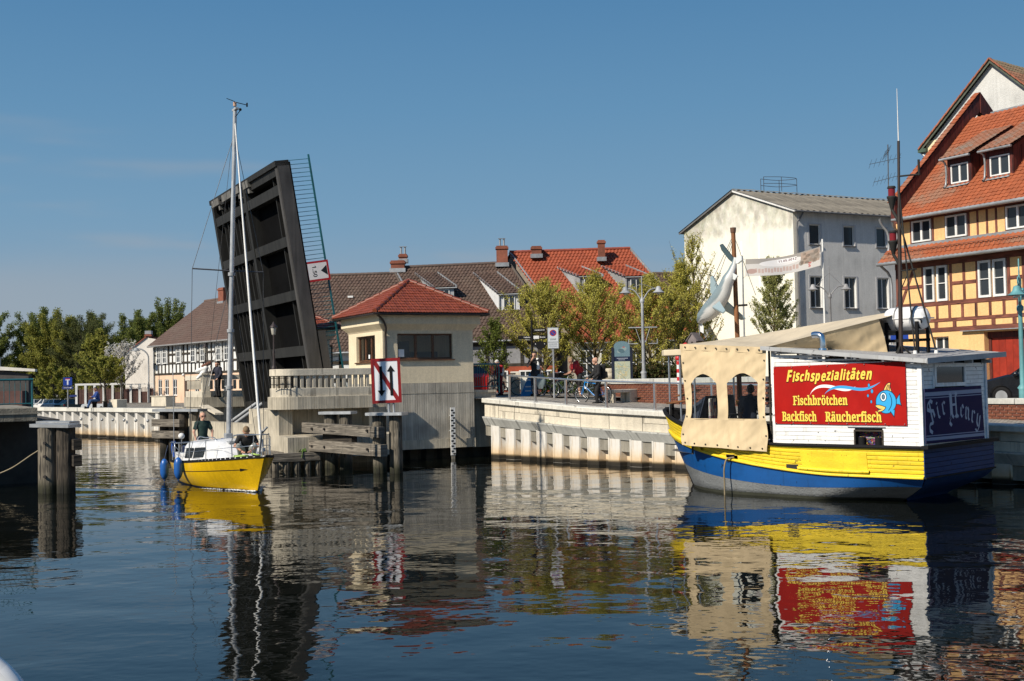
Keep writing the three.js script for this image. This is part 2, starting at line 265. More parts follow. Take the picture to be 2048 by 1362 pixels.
// ------------------------------------------------------------------ water
{
  const waves = [], r = rng(77);
  for (let i = 0; i < 42; i++) { const L = 0.7 * Math.pow(7.5, r()), th = (r() - 0.5) * 2.0 + 1.75, k = 2 * Math.PI / L, slope = 0.0019 * (L < 2 ? 1.15 : 0.8); waves.push([k * Math.cos(th), k * Math.sin(th), slope / k, r() * 6.28]); }
  const wake = (x, d) => { // the yacht's bow wave and the long ridges that trail from it
    const bx = -7.75, bd = 35.2, fx = 0.72, fd = -0.69, ax = -(x - bx) * fx - (d - bd) * fd, cx = (x - bx) * fd - (d - bd) * fx;
    if (ax < -0.6 || ax > 26) return 0; let h = 0;
    for (const s of [-1, 1]) for (let k = 0; k < 3; k++) { const q = s * cx - (0.55 + ax * 0.33 - k * 0.75); h += 0.026 * Math.exp(-q * q / (0.05 + ax * 0.012)) * Math.exp(-ax / 14) * (k ? 0.55 : 1) * sstep(-0.6, 0.4, ax - k * 0.9); }
    return h;
  };
  const hgt = (x, d) => { const w1 = 0.55 + 0.9 * vnoise(x * 0.09 + 40, d * 0.16 + 9); let h = 0; for (const w of waves) h += w[2] * Math.sin(w[0] * x + w[1] * d + w[3] + 0.6 * vnoise(x * 0.4, d * 0.4)); return h * w1 + wake(x, d); };
  const X0 = -46, X1 = 30, D0 = 7, D1 = 83, st = 0.17, nx = Math.round((X1 - X0) / st), nd = Math.round((D1 - D0) / st);
  const pos = new Float32Array((nx + 1) * (nd + 1) * 3), uv = new Float32Array((nx + 1) * (nd + 1) * 2), idx = [];
  for (let j = 0; j <= nd; j++) for (let i = 0; i <= nx; i++) { const x = lerp(X0, X1, i / nx), d = lerp(D0, D1, j / nd), o = j * (nx + 1) + i; const e = Math.min(1, Math.min(x - X0, X1 - x, d - D0, D1 - d) / 2); pos.set([x, hgt(x, d) * e, -d], o * 3); uv[o * 2] = x; uv[o * 2 + 1] = d; }
  for (let j = 0; j < nd; j++) for (let i = 0; i < nx; i++) { const a = j * (nx + 1) + i; idx.push(a, a + 1, a + nx + 1, a + 1, a + nx + 2, a + nx + 1); }
  const g = new THREE.BufferGeometry(); g.setAttribute('position', new THREE.BufferAttribute(pos, 3)); g.setAttribute('uv', new THREE.BufferAttribute(uv, 2)); g.setIndex(idx); g.computeVertexNormals();
  const ripples = tex(1024, 9, (u, v) => 0.5 + 0.62 * (fbm(u * 26, v * 34, 26, 34, 3) - 0.5) * (0.35 + 1.3 * fbm(u * 3, v * 4, 3, 4, 2)), false);
  const water = new THREE.MeshPhysicalMaterial({ color: new THREE.Color().setRGB(0.0035, 0.0045, 0.0035), roughness: 0.02, ior: 1.33, bumpMap: ripples, bumpScale: 0.007 });
  const m = new THREE.Mesh(g, water); m.name = 'water'; m.receiveShadow = true; m.userData.kind = 'structure'; scene.add(m);
  const w2 = []; const q = (x0, x1, d0, d1) => w2.push(...quad([x0, 0, -d0], [x1, 0, -d0], [x1, 0, -d1], [x0, 0, -d1]));
  q(-160, 60, -60, D0); q(-160, X0, D0, 120); q(X1, 60, D0, D1);
  const g2 = tris(w2); metric(g2); const o2 = new THREE.Mesh(g2, water); o2.name = 'water_reach'; o2.userData.kind = 'structure'; scene.add(o2);
}

// ------------------------------------------------------------------ land: street, promenade and far bank
const QUAY = [[-1.15, 48.42, 2.40], [2.63, 43.41, 2.07], [5.25, 40.80, 1.93], [14.1, 32.0, 1.59], [26, 20.2, 1.45]];
{
  const g3 = (pts) => { const s = new THREE.ShapeGeometry(new THREE.Shape(pts.map((p) => new THREE.Vector2(p[0], p[1])))); const p = s.attributes.position; for (let i = 0; i < p.count; i++) { const x = p.getX(i), d = p.getY(i); const q = pts.reduce((a, k) => Math.hypot(k[0] - x, k[1] - d) < Math.hypot(a[0] - x, a[1] - d) ? k : a); p.setXYZ(i, x, q[2], -d); } s.computeVertexNormals(); return s; };
  const farLand = g3([[-0.6, 49.5, 2.33], [4.2, 49.8, 2.3], [12, 41.5, 2.0], [20, 31, 1.9], [34, 18, 1.85], [420, 18, 1.85], [420, 900, 1.85], [-600, 900, 1.85], [-600, 140, 1.82], [-34, 134, 1.82], [-36, 106, 1.82], [-27, 84, 1.82], [-27.2, 77.3, 1.82], [-20.3, 69.5, 1.82], [-15.8, 64.5, 1.82], [-13, 66, 2.3], [-4.7, 48, 2.3]]);
  struct('ground', farLand, M([0.34, 0.325, 0.30], 0.95, { map: T.cobble }));
  const strip = []; const K = [[0.6, 50.6, 2.40], [5.0, 46.8, 2.12], [8.3, 43.6, 1.98], [16.8, 34.6, 1.64], [29, 22.6, 1.5]];
  for (let i = 0; i < 4; i++) strip.push(...quad([QUAY[i][0], QUAY[i][2] - 0.03, -QUAY[i][1]], [QUAY[i + 1][0], QUAY[i + 1][2] - 0.03, -QUAY[i + 1][1]], [K[i + 1][0], K[i + 1][2], -K[i + 1][1]], [K[i][0], K[i][2], -K[i][1]]));
  strip.push(...quad([QUAY[0][0], 2.37, -48.42], [0.6, 2.40, -50.6], [0.4, 2.41, -54], [-4.2, 2.42, -51.2]));
  struct('promenade', tris(strip), mat.cobble);
  struct('car_park', tris([...quad([-70, 0.6, -134.2], [-33.5, 0.6, -134.2], [-33.5, 0.75, -104], [-47, 0.75, -98.5]), ...quad([-47, 0.75, -98.5], [-33.5, 0.75, -104], [-26.6, 0.8, -84], [-27.5, 0.8, -77])]), M([0.2, 0.195, 0.18], 0.95, { map: T.mottle }));
  const road = tris(quad([-4.6, 2.44, -51.5], [0.3, 2.44, -54.1], [4, 2.40, -66], [-3, 2.42, -70])); struct('road', road, M([0.17, 0.165, 0.155], 0.95, { map: T.mottle }));
  const forecourt = tris([...quad([0.6, 2.404, -50.6], [5.0, 2.314, -46.9], [9, 2.35, -52], [0.4, 2.414, -54.0]), ...quad([0.4, 2.414, -54.0], [9, 2.35, -52], [13, 2.36, -74], [3, 2.38, -74])]); struct('forecourt', forecourt, M([0.33, 0.31, 0.28], 0.9, { map: T.cobble }));
  const car = tris(quad([9.5, 2.02, -46.5], [18, 1.96, -34.5], [24, 1.96, -40], [15.2, 2.02, -50])); struct('street', car, M([0.26, 0.25, 0.235], 0.9, { map: T.cobble }));
}
function sweep(path, sec, closed = true) { // path: [X, D, y]; sec: [outward, up]
  const L = path.length, nrm = path.map((p, i) => { const a = path[Math.max(0, i - 1)], b = path[Math.min(L - 1, i + 1)]; const dx = b[0] - a[0], dd = b[1] - a[1], l = Math.hypot(dx, dd); return [dd / l, -dx / l]; });
  const P = (i, s) => [path[i][0] + nrm[i][0] * s[0], path[i][2] + s[1], -(path[i][1] + nrm[i][1] * s[0])]; const out = [];
  for (let i = 0; i < L - 1; i++) for (let k = 0; k < sec.length; k++) out.push(...quad(P(i, sec[k]), P(i + 1, sec[k]), P(i + 1, sec[(k + 1) % sec.length]), P(i, sec[(k + 1) % sec.length])));
  for (const e of [0, L - 1]) for (let k = 1; k < sec.length - 1; k++) out.push([P(e, sec[0]), P(e, sec[k]), P(e, sec[k + 1])]);
  return tris(out);
}
const pathAt = (path, t0, t1, n = 1) => { // points between two lengths along a path
  const seg = []; let s = 0; for (let i = 0; i < path.length - 1; i++) { const l = Math.hypot(path[i + 1][0] - path[i][0], path[i + 1][1] - path[i][1]); seg.push([s, s + l]); s += l; }
  const pt = (t) => { let i = seg.findIndex((q) => t <= q[1]); if (i < 0) i = seg.length - 1; const f = (t - seg[i][0]) / (seg[i][1] - seg[i][0]); return [0, 1, 2].map((k) => lerp(path[i][k], path[i + 1][k], f)); };
  const ts = [t0, ...seg.map((q) => q[1]).filter((q) => q > t0 + 0.01 && q < t1 - 0.01), t1]; return ts.map(pt);
};
const pathLen = (path) => path.slice(1).reduce((s, p, i) => s + Math.hypot(p[0] - path[i][0], p[1] - path[i][1]), 0);
// one steel sheet pile: front flange, web, back pan, web (outward is +z, height from the river bed)
function pileShape(w, flange, depth, top) {
  const web = depth * 0.45, s = [[0, 0], [flange, 0], [flange + web, -depth], [w - web, -depth], [w, 0]], o = [];
  for (let k = 0; k < 4; k++) o.push(...quad([s[k][0], -0.8, s[k][1]], [s[k + 1][0], -0.8, s[k + 1][1]], [s[k + 1][0], top, s[k + 1][1]], [s[k][0], top, s[k][1]]));
  o.push(...quad([0, -0.8, 0.012], [0.06, -0.8, 0.012], [0.06, top, 0.012], [0, top, 0.012]));
  return metric(tris(o));
}
function pileRow(parent, path, w, flange, depth, z, top, m, dTop = null) {
  const L = pathLen(path), n = Math.floor(L / w); let shape = null, key = null;
  for (let i = 0; i < n; i++) { const [a, b] = [pathAt(path, i * w, i * w + 0.02), pathAt(path, (i + 1) * w - 0.02, (i + 1) * w)]; const p = a[0], q = b[b.length - 1]; const dx = q[0] - p[0], dd = q[1] - p[1], l = Math.hypot(dx, dd);
    const t = dTop === null ? top : Math.round((p[2] + dTop) * 5) / 5; if (key !== t) { shape = pileShape(w, flange, depth, t); key = t; }
    share('sheet_pile', shape, m, parent, [p[0] + dd / l * z, 0, -(p[1] - dx / l * z)], [0, Math.atan2(dd, dx), 0]); }
}
{ // the quay below the promenade
  const q = thing('quay_wall', 'pale quay wall of steel sheet piles and concrete slabs below the promenade railing', 'quay wall');
  mesh('coping', sweep(QUAY, [[-0.62, -0.19], [0.13, -0.19], [0.15, -0.17], [0.15, -0.03], [0.12, 0], [-0.62, 0.004]]), mat.cap, q);
  mesh('backing', sweep(QUAY, [[-0.5, -1.5], [-0.03, -1.5], [-0.03, -0.19], [-0.5, -0.19]]), mat.concreteDark, q);
  const L = pathLen(QUAY); let t = 0.02, i = 0;
  for (const w of [0.95, 1.05, 1.85, 2.1, 1.4, 1.5, 1.9, 2.2, 1.6, 1.8, 2.2, 2.0, 2.2, 2.2, 2.2]) {
    if (t + w > L) break; const pa = pathAt(QUAY, t + 0.012, t + w - 0.012);
    const lo = [[-0.03, -0.73], [0.03, -0.73], [0.03, -0.46], [-0.03, -0.46]], hi = [[-0.03, -0.445], [0.03, -0.445], [0.03, -0.19], [-0.03, -0.19]], all = [[-0.03, -0.73], [0.03, -0.73], [0.03, -0.19], [-0.03, -0.19]];
    if (i % 5 === 2 || i % 5 === 3 || i % 5 === 1) { mesh('wall_panel', sweep(pa, lo), mat.concretePale, q); mesh('wall_panel', sweep(pa, hi), mat.concretePale, q); } else mesh('wall_panel', sweep(pa, all), mat.concretePale, q);
    t += w; i++;
  }
  mesh('concrete_lip', sweep(pathAt(QUAY, 0.05, L), [[-0.4, -1.09], [0.02, -1.09], [0.17, -0.78], [0.17, -0.735], [-0.4, -0.735]]), mat.lip, q);
  pileRow(q, pathAt(QUAY, 0.45, L), 0.98, 0.52, 0.26, 0.03, 0, mat.pile, -1.05);
}
{ // railing along the promenade
  const r = thing('promenade_railing', 'low stainless steel railing along the edge of the quay', 'railing');
  const off = (p, i) => p; const path = QUAY.map((p) => [p[0] + 0.28 * 0.7, p[1] + 0.28 * 0.7, p[2]]); const L = pathLen(path);
  const posts = [1.35, 3.0, 4.85, 7.0, 9.2, 11.6, 14.0];
  for (const t of posts) { const p = pathAt(path, t, t + 0.01)[0]; mesh('post', [boxb(-0.035, 0.035, 0, 0.93, -0.035, 0.035), boxb(-0.08, 0.08, 0, 0.015, -0.08, 0.08)].map((g) => g.rotateY(0.8).translate(p[0], p[2], -p[1])), mat.steel, r); }
  mesh('handrail', tube(pathAt(path, 1.2, 14.1).map((p) => [p[0], p[2] + 0.95, -p[1]]), 0.032, 8, 60), mat.steel, r);
}

// ------------------------------------------------------------------ far sheet-pile bank on the left
const FARWALL = [[-44, 96, 1.88], [-29.6, 79.3, 1.88], [-20.05, 69.0, 1.87], [-17.0, 65.4, 1.86], [-14.6, 61.5, 1.86]];
{
  const w = thing('sheet_pile_wall', 'long white sheet pile wall on the far left bank, with white cap beam', 'quay wall');
  mesh('cap_beam', sweep(FARWALL, [[-0.5, -0.24], [0.1, -0.24], [0.1, 0], [-0.5, 0]]), mat.cap, w);
  mesh('backing', sweep(FARWALL, [[-0.6, -2.6], [-0.45, -2.6], [-0.45, -0.24], [-0.6, -0.24]]), mat.concreteDark, w);
  const L = pathLen(FARWALL);
  pileRow(w, pathAt(FARWALL, 6, L), 1.32, 0.30, 0.34, 0.02, 1.66, mat.pile);
  for (let t = 25; t < 40; t += 1.56) { const p = pathAt(FARWALL, t, t + 0.01)[0]; mesh('bolt', sph(0.10, p[0] - 0.1, 1.15, -p[1] + 0.16, 8), mat.zinc, w); }
  const p = pathAt(FARWALL, 36.9, 37)[0]; const l = thing('wall_ladder', 'thin steel ladder down the far white sheet pile wall', 'ladder', [p[0] - 0.12, 0, -p[1] + 0.12], -0.85);
  for (const x of [-0.17, 0.17]) mesh('rail', bar([x, -0.3, 0.1], [x, 1.8, 0.1], 0.025), mat.zinc, l);
  for (let y = 0.1; y < 1.75; y += 0.3) mesh('rung', bar([-0.17, y, 0.1], [0.17, y, 0.1], 0.018), mat.zinc, l);
}

// ------------------------------------------------------------------ bascule bridge: all in its own frame, x along the road, -z across it
const BR = [-5.07, 0, -47], BT = 27 * Math.PI / 180;
const brg = (p, y, q) => { const c = Math.cos(BT), s = Math.sin(BT); return [BR[0] + c * p - s * q, y, BR[2] - (s * p + c * q)]; };
const pq = (x0, x1, y0, y1, q0, q1) => boxb(x0, x1, y0, y1, -q1, -q0);
{
  const t = thing('bridge_pier', 'board-marked concrete pier that carries the raised bridge and its balcony', 'bridge pier', BR, BT);
  const C = mat.concrete;
  // channel face with the opening of the counterweight pit
  const face = poly([[-0.3, -0.8], [-0.3, 2.16], [0.9, 2.16], [3.0, 1.78], [3.0, 1.56], [12.4, 1.5], [12.4, 1.75], [15.8, 2.1], [17, 2.1], [17, -0.8]], 0.5);
  face.rotateY(Math.PI / 2 + 0.047).translate(-4.3, 0, 0); mesh('channel_wall', face, C, t);
  mesh('wing_cap', [hexa([[-3.75, 1.75, -12.2], [-3.35, 1.75, -12.2], [-3.2, 2.1, -16], [-3.65, 2.1, -16], [-3.75, 1.83, -12.2], [-3.35, 1.83, -12.2], [-3.2, 2.17, -16], [-3.65, 2.17, -16]])], mat.concretePale, t);
  // near block with niche
  mesh('pier_core', [pq(-3.75, 0, 0.5, 2.16, 0.5, 4.0), pq(-4.28, -3.75, 0.5, 2.15, -0.28, 4.0), pq(-0.72, 0, 0.5, 2.16, -0.3, 0.5), pq(-3.75, 0, -0.8, 0.5, 0.6, 4)], C, t);
  mesh('ledge', hexa([[-4.3, 0.38, 1.5], [0, 0.38, 1.5], [0, 0.38, -0.6], [-4.3, 0.38, -0.6], [-4.3, 1.16, 1.5], [0, 1.16, 1.5], [0, 1.24, -0.6], [-4.3, 1.24, -0.6]]), C, t);
  // balcony slab and parapet with rounded corner
  const outline = (e) => { const pts = []; pts.push([-0.78 + e * 0.2, -0.82 - e]); const cx = -3.72, cz = 0.02, R = 0.84 + e; for (let i = 0; i <= 10; i++) { const a = Math.PI * 1.5 - i / 10 * Math.PI / 2; pts.push([cx + R * Math.cos(a), cz + R * Math.sin(a)]); } return pts; };
  const loop = (e, th) => { const o = outline(e), n = outline(e - th).reverse(); return [...o, ...n]; };
  const plan = (pts, y0, y1) => { const s = new THREE.ExtrudeGeometry(new THREE.Shape(pts.map((p) => new THREE.Vector2(p[0], p[1]))), { depth: y1 - y0, bevelEnabled: true, bevelSize: 0.012, bevelThickness: 0.012, bevelSegments: 1 }); return s.rotateX(-Math.PI / 2).translate(0, y0, 0); };
  mesh('balcony_slab', plan([...outline(0.03), [-4.3, 0.9], [-0.78, 0.9]], 2.172, 2.63), C, t);
  mesh('parapet_base', plan(loop(-0.06, 0.2), 2.642, 2.95), mat.concretePale, t);
  mesh('parapet_rail', plan(loop(-0.05, 0.22), 3.43, 3.66), mat.concretePale, t);
  const path = outline(-0.16), seg = []; let tot = 0; for (let i = 0; i < path.length - 1; i++) { const l = Math.hypot(path[i + 1][0] - path[i][0], path[i + 1][1] - path[i][1]); seg.push(l); tot += l; }
  const bal = geo(rbox(-0.065, 0.065, 2.955, 3.425, -0.085, 0.085, 0.02));
  for (let s = 0.1; s < tot; s += 0.235) { let i = 0, q = s; while (q > seg[i]) { q -= seg[i]; i++; } const f = q / seg[i], x = lerp(path[i][0], path[i + 1][0], f), z = lerp(path[i][1], path[i + 1][1], f), a = Math.atan2(path[i + 1][1] - path[i][1], path[i + 1][0] - path[i][0]); share('baluster', bal, mat.concretePale, t, [x, 0, -z], [0, a, 0]); }
  for (let i = 0; i < 5; i++) mesh('grating_bar', bar([-4.45 + i * 0.09, 2.9, 0.62 + i * 0.06], [-4.45 + i * 0.09, 3.42, 0.62 + i * 0.06], 0.012, 5), mat.black, t);
  for (const y of [3.1, 3.34]) mesh('grating_frame', bar([-4.72, y, 0.46], [-4.05, y, 0.9], 0.014, 5), mat.black, t);
  // pit and far side
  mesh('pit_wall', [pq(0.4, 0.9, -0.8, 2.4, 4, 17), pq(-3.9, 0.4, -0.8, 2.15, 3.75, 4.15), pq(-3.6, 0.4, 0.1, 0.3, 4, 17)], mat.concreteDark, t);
  mesh('far_slab', [pq(-3.25, 3.9, 2.02, 2.53, 17, 21.5)], C, t);
  mesh('far_wall', [pq(-3.2, 3.8, -0.8, 2.01, 17.25, 21.2)], C, t);
  mesh('road_deck', pq(0.9, 9, 2.1, 2.46, 3.9, 17.0), mat.concreteDark, t);
  // far parapet
  mesh('parapet_base', [pq(-2.9, 1.0, 2.535, 2.85, 17.35, 17.55), pq(-3.2, -3.0, 2.535, 2.85, 17.6, 21.3)], mat.concretePale, t);
  mesh('parapet_rail', [pq(-2.9, 1.0, 3.42, 3.66, 17.33, 17.57), pq(-3.22, -2.98, 3.42, 3.66, 17.6, 21.3)], mat.concretePale, t);
  mesh('parapet_pillar', [pq(-3.2, -2.82, 2.535, 3.68, 17.2, 17.58), pq(-3.24, -2.78, 3.68, 3.76, 17.16, 17.62), pq(-3.23, -2.79, 2.535, 2.8, 17.17, 17.6)], mat.concretePale, t);
  for (let x = -2.7; x < 1; x += 0.3) share('baluster', bal, mat.concretePale, t, [x, -0.02, -17.45]);
  for (let q = 17.9; q < 21.2; q += 0.3) share('baluster', bal, mat.concretePale, t, [-3.1, -0.02, -q], [0, Math.PI / 2, 0]);
  // timber fender along the foot, on short piles
  mesh('fender_beam', rbox(-4.95, -3.15, 0.3, 0.62, 1.52, 1.75, 0.02), mat.timber, t); mesh('fender_beam', at(rbox(-6, 6, 0.3, 0.62, -0.12, 0.12, 0.02), -4.55, 0, -5.0, 0, Math.PI / 2 + 0.047), mat.timber, t);
  const st = geo(cyl(0.13, 0.13, 1.2, 0, -0.9, 0, 10)); for (let i = 0; i < 5; i++) share('fender_pile', st, mat.timberV, t, [-4.8 + i * 0.4, 0, 1.6]); for (let i = 0; i < 10; i++) share('fender_pile', st, mat.timberV, t, [-4.62 + i * 0.05, 0, 0.4 - i * 1.1]);
  mesh('weed', [0, 1, 2, 3, 4, 5, 6, 7, 8].map(() => { const a = rr(0, 6.28), l = rr(0.15, 0.35); return tris([[[-3.85, 0.62, 1.56], [-3.85 + Math.cos(a) * l * 0.5 + 0.05, 0.6 + rr(0.05, 0.2), 1.6 + Math.abs(Math.sin(a)) * l * 0.5], [-3.85 + Math.cos(a) * l, 0.55 + rr(-0.15, 0.1), 1.6 + Math.abs(Math.sin(a)) * l * 0.6]]]); }), M([0.09, 0.17, 0.03], 0.8), t);
}
{ // the base of the keeper's house
  const t = thing('bridge_abutment', 'grey board-marked concrete base under the bridge keeper house', 'abutment', BR, BT);
  mesh('wall', [pq(0.002, 3.9, 0.80, 3.05, -0.02, 4.2)], M([0.50, 0.49, 0.46], 0.9, { map: T.concrete, ...bmp(T.concreteBump, 0.02) }), t);
  mesh('footing', [pq(0.002, 3.92, 0.44, 0.798, -0.07, 4.2)], mat.concrete, t);
  mesh('wall_joint', [pq(0.01, 3.89, 2.62, 2.64, -0.026, 0)], mat.concreteDark, t);
  mesh('side_wall', [pq(3.92, 5.0, 0.40, 2.62, 0.22, 4), pq(3.94, 5.02, 2.62, 2.72, 0.18, 4)], mat.concrete, t);
  mesh('side_wall', [pq(5.0, 5.5, 0.32, 2.38, 0.1, 4)], mat.concretePale, t);
  mesh('corner_strip', [pq(-0.7, 0.0, 0.4, 3.05, -0.02, 0.4)], mat.concrete, t);
  pileRow2(t);
}
function pileRow2(t) { const s = pileShape(0.7, 0.3, 0.25, 0.45); const m = M([0.10, 0.085, 0.06], 0.9, { map: T.mottle }); for (let i = 0; i < 8; i++) share('sheet_pile', s, m, t, [-0.1 + i * 0.7, 0, -0.55]); }

function roofTile(w = 0.25, l = 0.38) { // pantile, lower end at +z, lying on the slope plane (x across, z down the slope)
  const n = 4, prof = (i) => 0.022 * Math.sin(i / n * Math.PI * 2) + 0.012, o = [];
  for (let i = 0; i < n; i++) { const x0 = (i / n - 0.5) * w, x1 = ((i + 1) / n - 0.5) * w, a = prof(i), b = prof(i + 1); o.push(...quad([x0, a, 0], [x0, a + 0.03, l], [x1, b + 0.03, l], [x1, b, 0])); o.push(...quad([x0, a + 0.03, l], [x0, a + 0.002, l], [x1, b + 0.002, l], [x1, b + 0.03, l])); }
  return metric(tris(o));
}
// tiles over a slope: A and B are the ends of the ridge line, down points to the eave; clip(u, v) may leave some out
function tileSlope(parent, A, B, down, pu, pv, m, tone, name = 'roof_tiles', clip = null) {
  A = P2(A); B = P2(B); const D = P2(down), W = B.clone().sub(A).length(), x = B.clone().sub(A).normalize(), Dp = D.clone().addScaledVector(x, -D.dot(x)), L = Dp.length(), z = Dp.clone().normalize(), y = z.clone().cross(x).normalize(); const M4 = new THREE.Matrix4().makeBasis(x, y, z);
  const nv = Math.floor(L / pv), nu = Math.floor(W / pu), g = roofTile(W / nu * 1.02, L / nv * 1.25), mats = [], cols = [], c = new THREE.Color();
  for (let j = 0; j < nv; j++) for (let i = 0; i < nu; i++) { if (clip && !clip((i + 0.5) / nu, (j + 0.5) / nv)) continue; const p = A.clone().addScaledVector(x, (i + 0.5) * W / nu).addScaledVector(D, j / nv).addScaledVector(y, 0.02 + rr(0, 0.012)); const q = M4.clone().setPosition(p); mats.push(q); cols.push(tone(c, i / nu, j / nv).clone()); }
  return inst(name, g, m, mats, parent, 'stuff', cols);
}
const M2white = M([0.84, 0.84, 0.83], 0.55, { map: T.oldpaint, ...bmp(T.woodBump, 0.004) });
const toneOf = (base, spread, lich = 0, lc = [0.3, 0.28, 0.22]) => (c, u, v) => { const k = 1 + spread * (rnd() - 0.5), l = lich * sstep(0.5, 0.72, fbm(u * 7 + base[0] * 50, v * 5, 0, 0, 3)) * (0.5 + rnd() * 0.5); return c.setRGB(lerp(base[0] * k, lc[0], l), lerp(base[1] * k, lc[1], l), lerp(base[2] * k, lc[2], l)); };

// a window: frame, glazing bars, panes set back in the reveal; x centre, y bottom, z the wall face
function windowPart(parent, x, y, w, h, z, o = {}) {
  const { cols = 2, rows = 1, fw = 0.07, mframe = mat.white, depth = 0.06, back = 0.1, sill = null, mpane = mat.pane, bars = 0.035, name = 'window' } = o;
  const zf = z - back, fr = [boxb(x - w / 2, x + w / 2, y, y + fw, zf, zf + depth), boxb(x - w / 2, x + w / 2, y + h - fw, y + h, zf, zf + depth), boxb(x - w / 2, x - w / 2 + fw, y + fw, y + h - fw, zf, zf + depth), boxb(x + w / 2 - fw, x + w / 2, y + fw, y + h - fw, zf, zf + depth)];
  const f = mesh(name, fr, mframe, parent), iw = w - 2 * fw, ih = h - 2 * fw, bs = [];
  for (let i = 1; i < cols; i++) bs.push(boxb(x - iw / 2 + iw * i / cols - bars, x - iw / 2 + iw * i / cols + bars, y + fw, y + h - fw, zf + 0.008, zf + depth - 0.008));
  for (let j = 1; j < rows; j++) bs.push(boxb(x - iw / 2, x + iw / 2, y + fw + ih * j / rows - bars * 0.7, y + fw + ih * j / rows + bars * 0.7, zf + 0.012, zf + depth - 0.012));
  for (const b of bs) mesh('glazing_bar', b, mframe, f);
  const g = new THREE.PlaneGeometry(1, 1);
  for (let i = 0; i < cols; i++) for (let j = 0; j < rows; j++) { const p = mesh('pane', at(new THREE.PlaneGeometry(iw / cols, ih / rows), x - iw / 2 + iw * (i + 0.5) / cols, y + fw + ih * (j + 0.5) / rows, zf + 0.02), mpane, f); }
  if (sill) mesh('sill', boxb(x - w / 2 - 0.06, x + w / 2 + 0.06, y - 0.05, y - 0.003, z - back + 0.02, z + 0.07), sill, f);
  return f;
}
const frontBack = (x0, x1, y0, y1, holes, th, m, parent, name = 'wall') => mesh(name, poly([[x0, y0], [x1, y0], [x1, y1], [x0, y1]], th, -th, holes.map((h) => rectHole(...h))), m, parent);

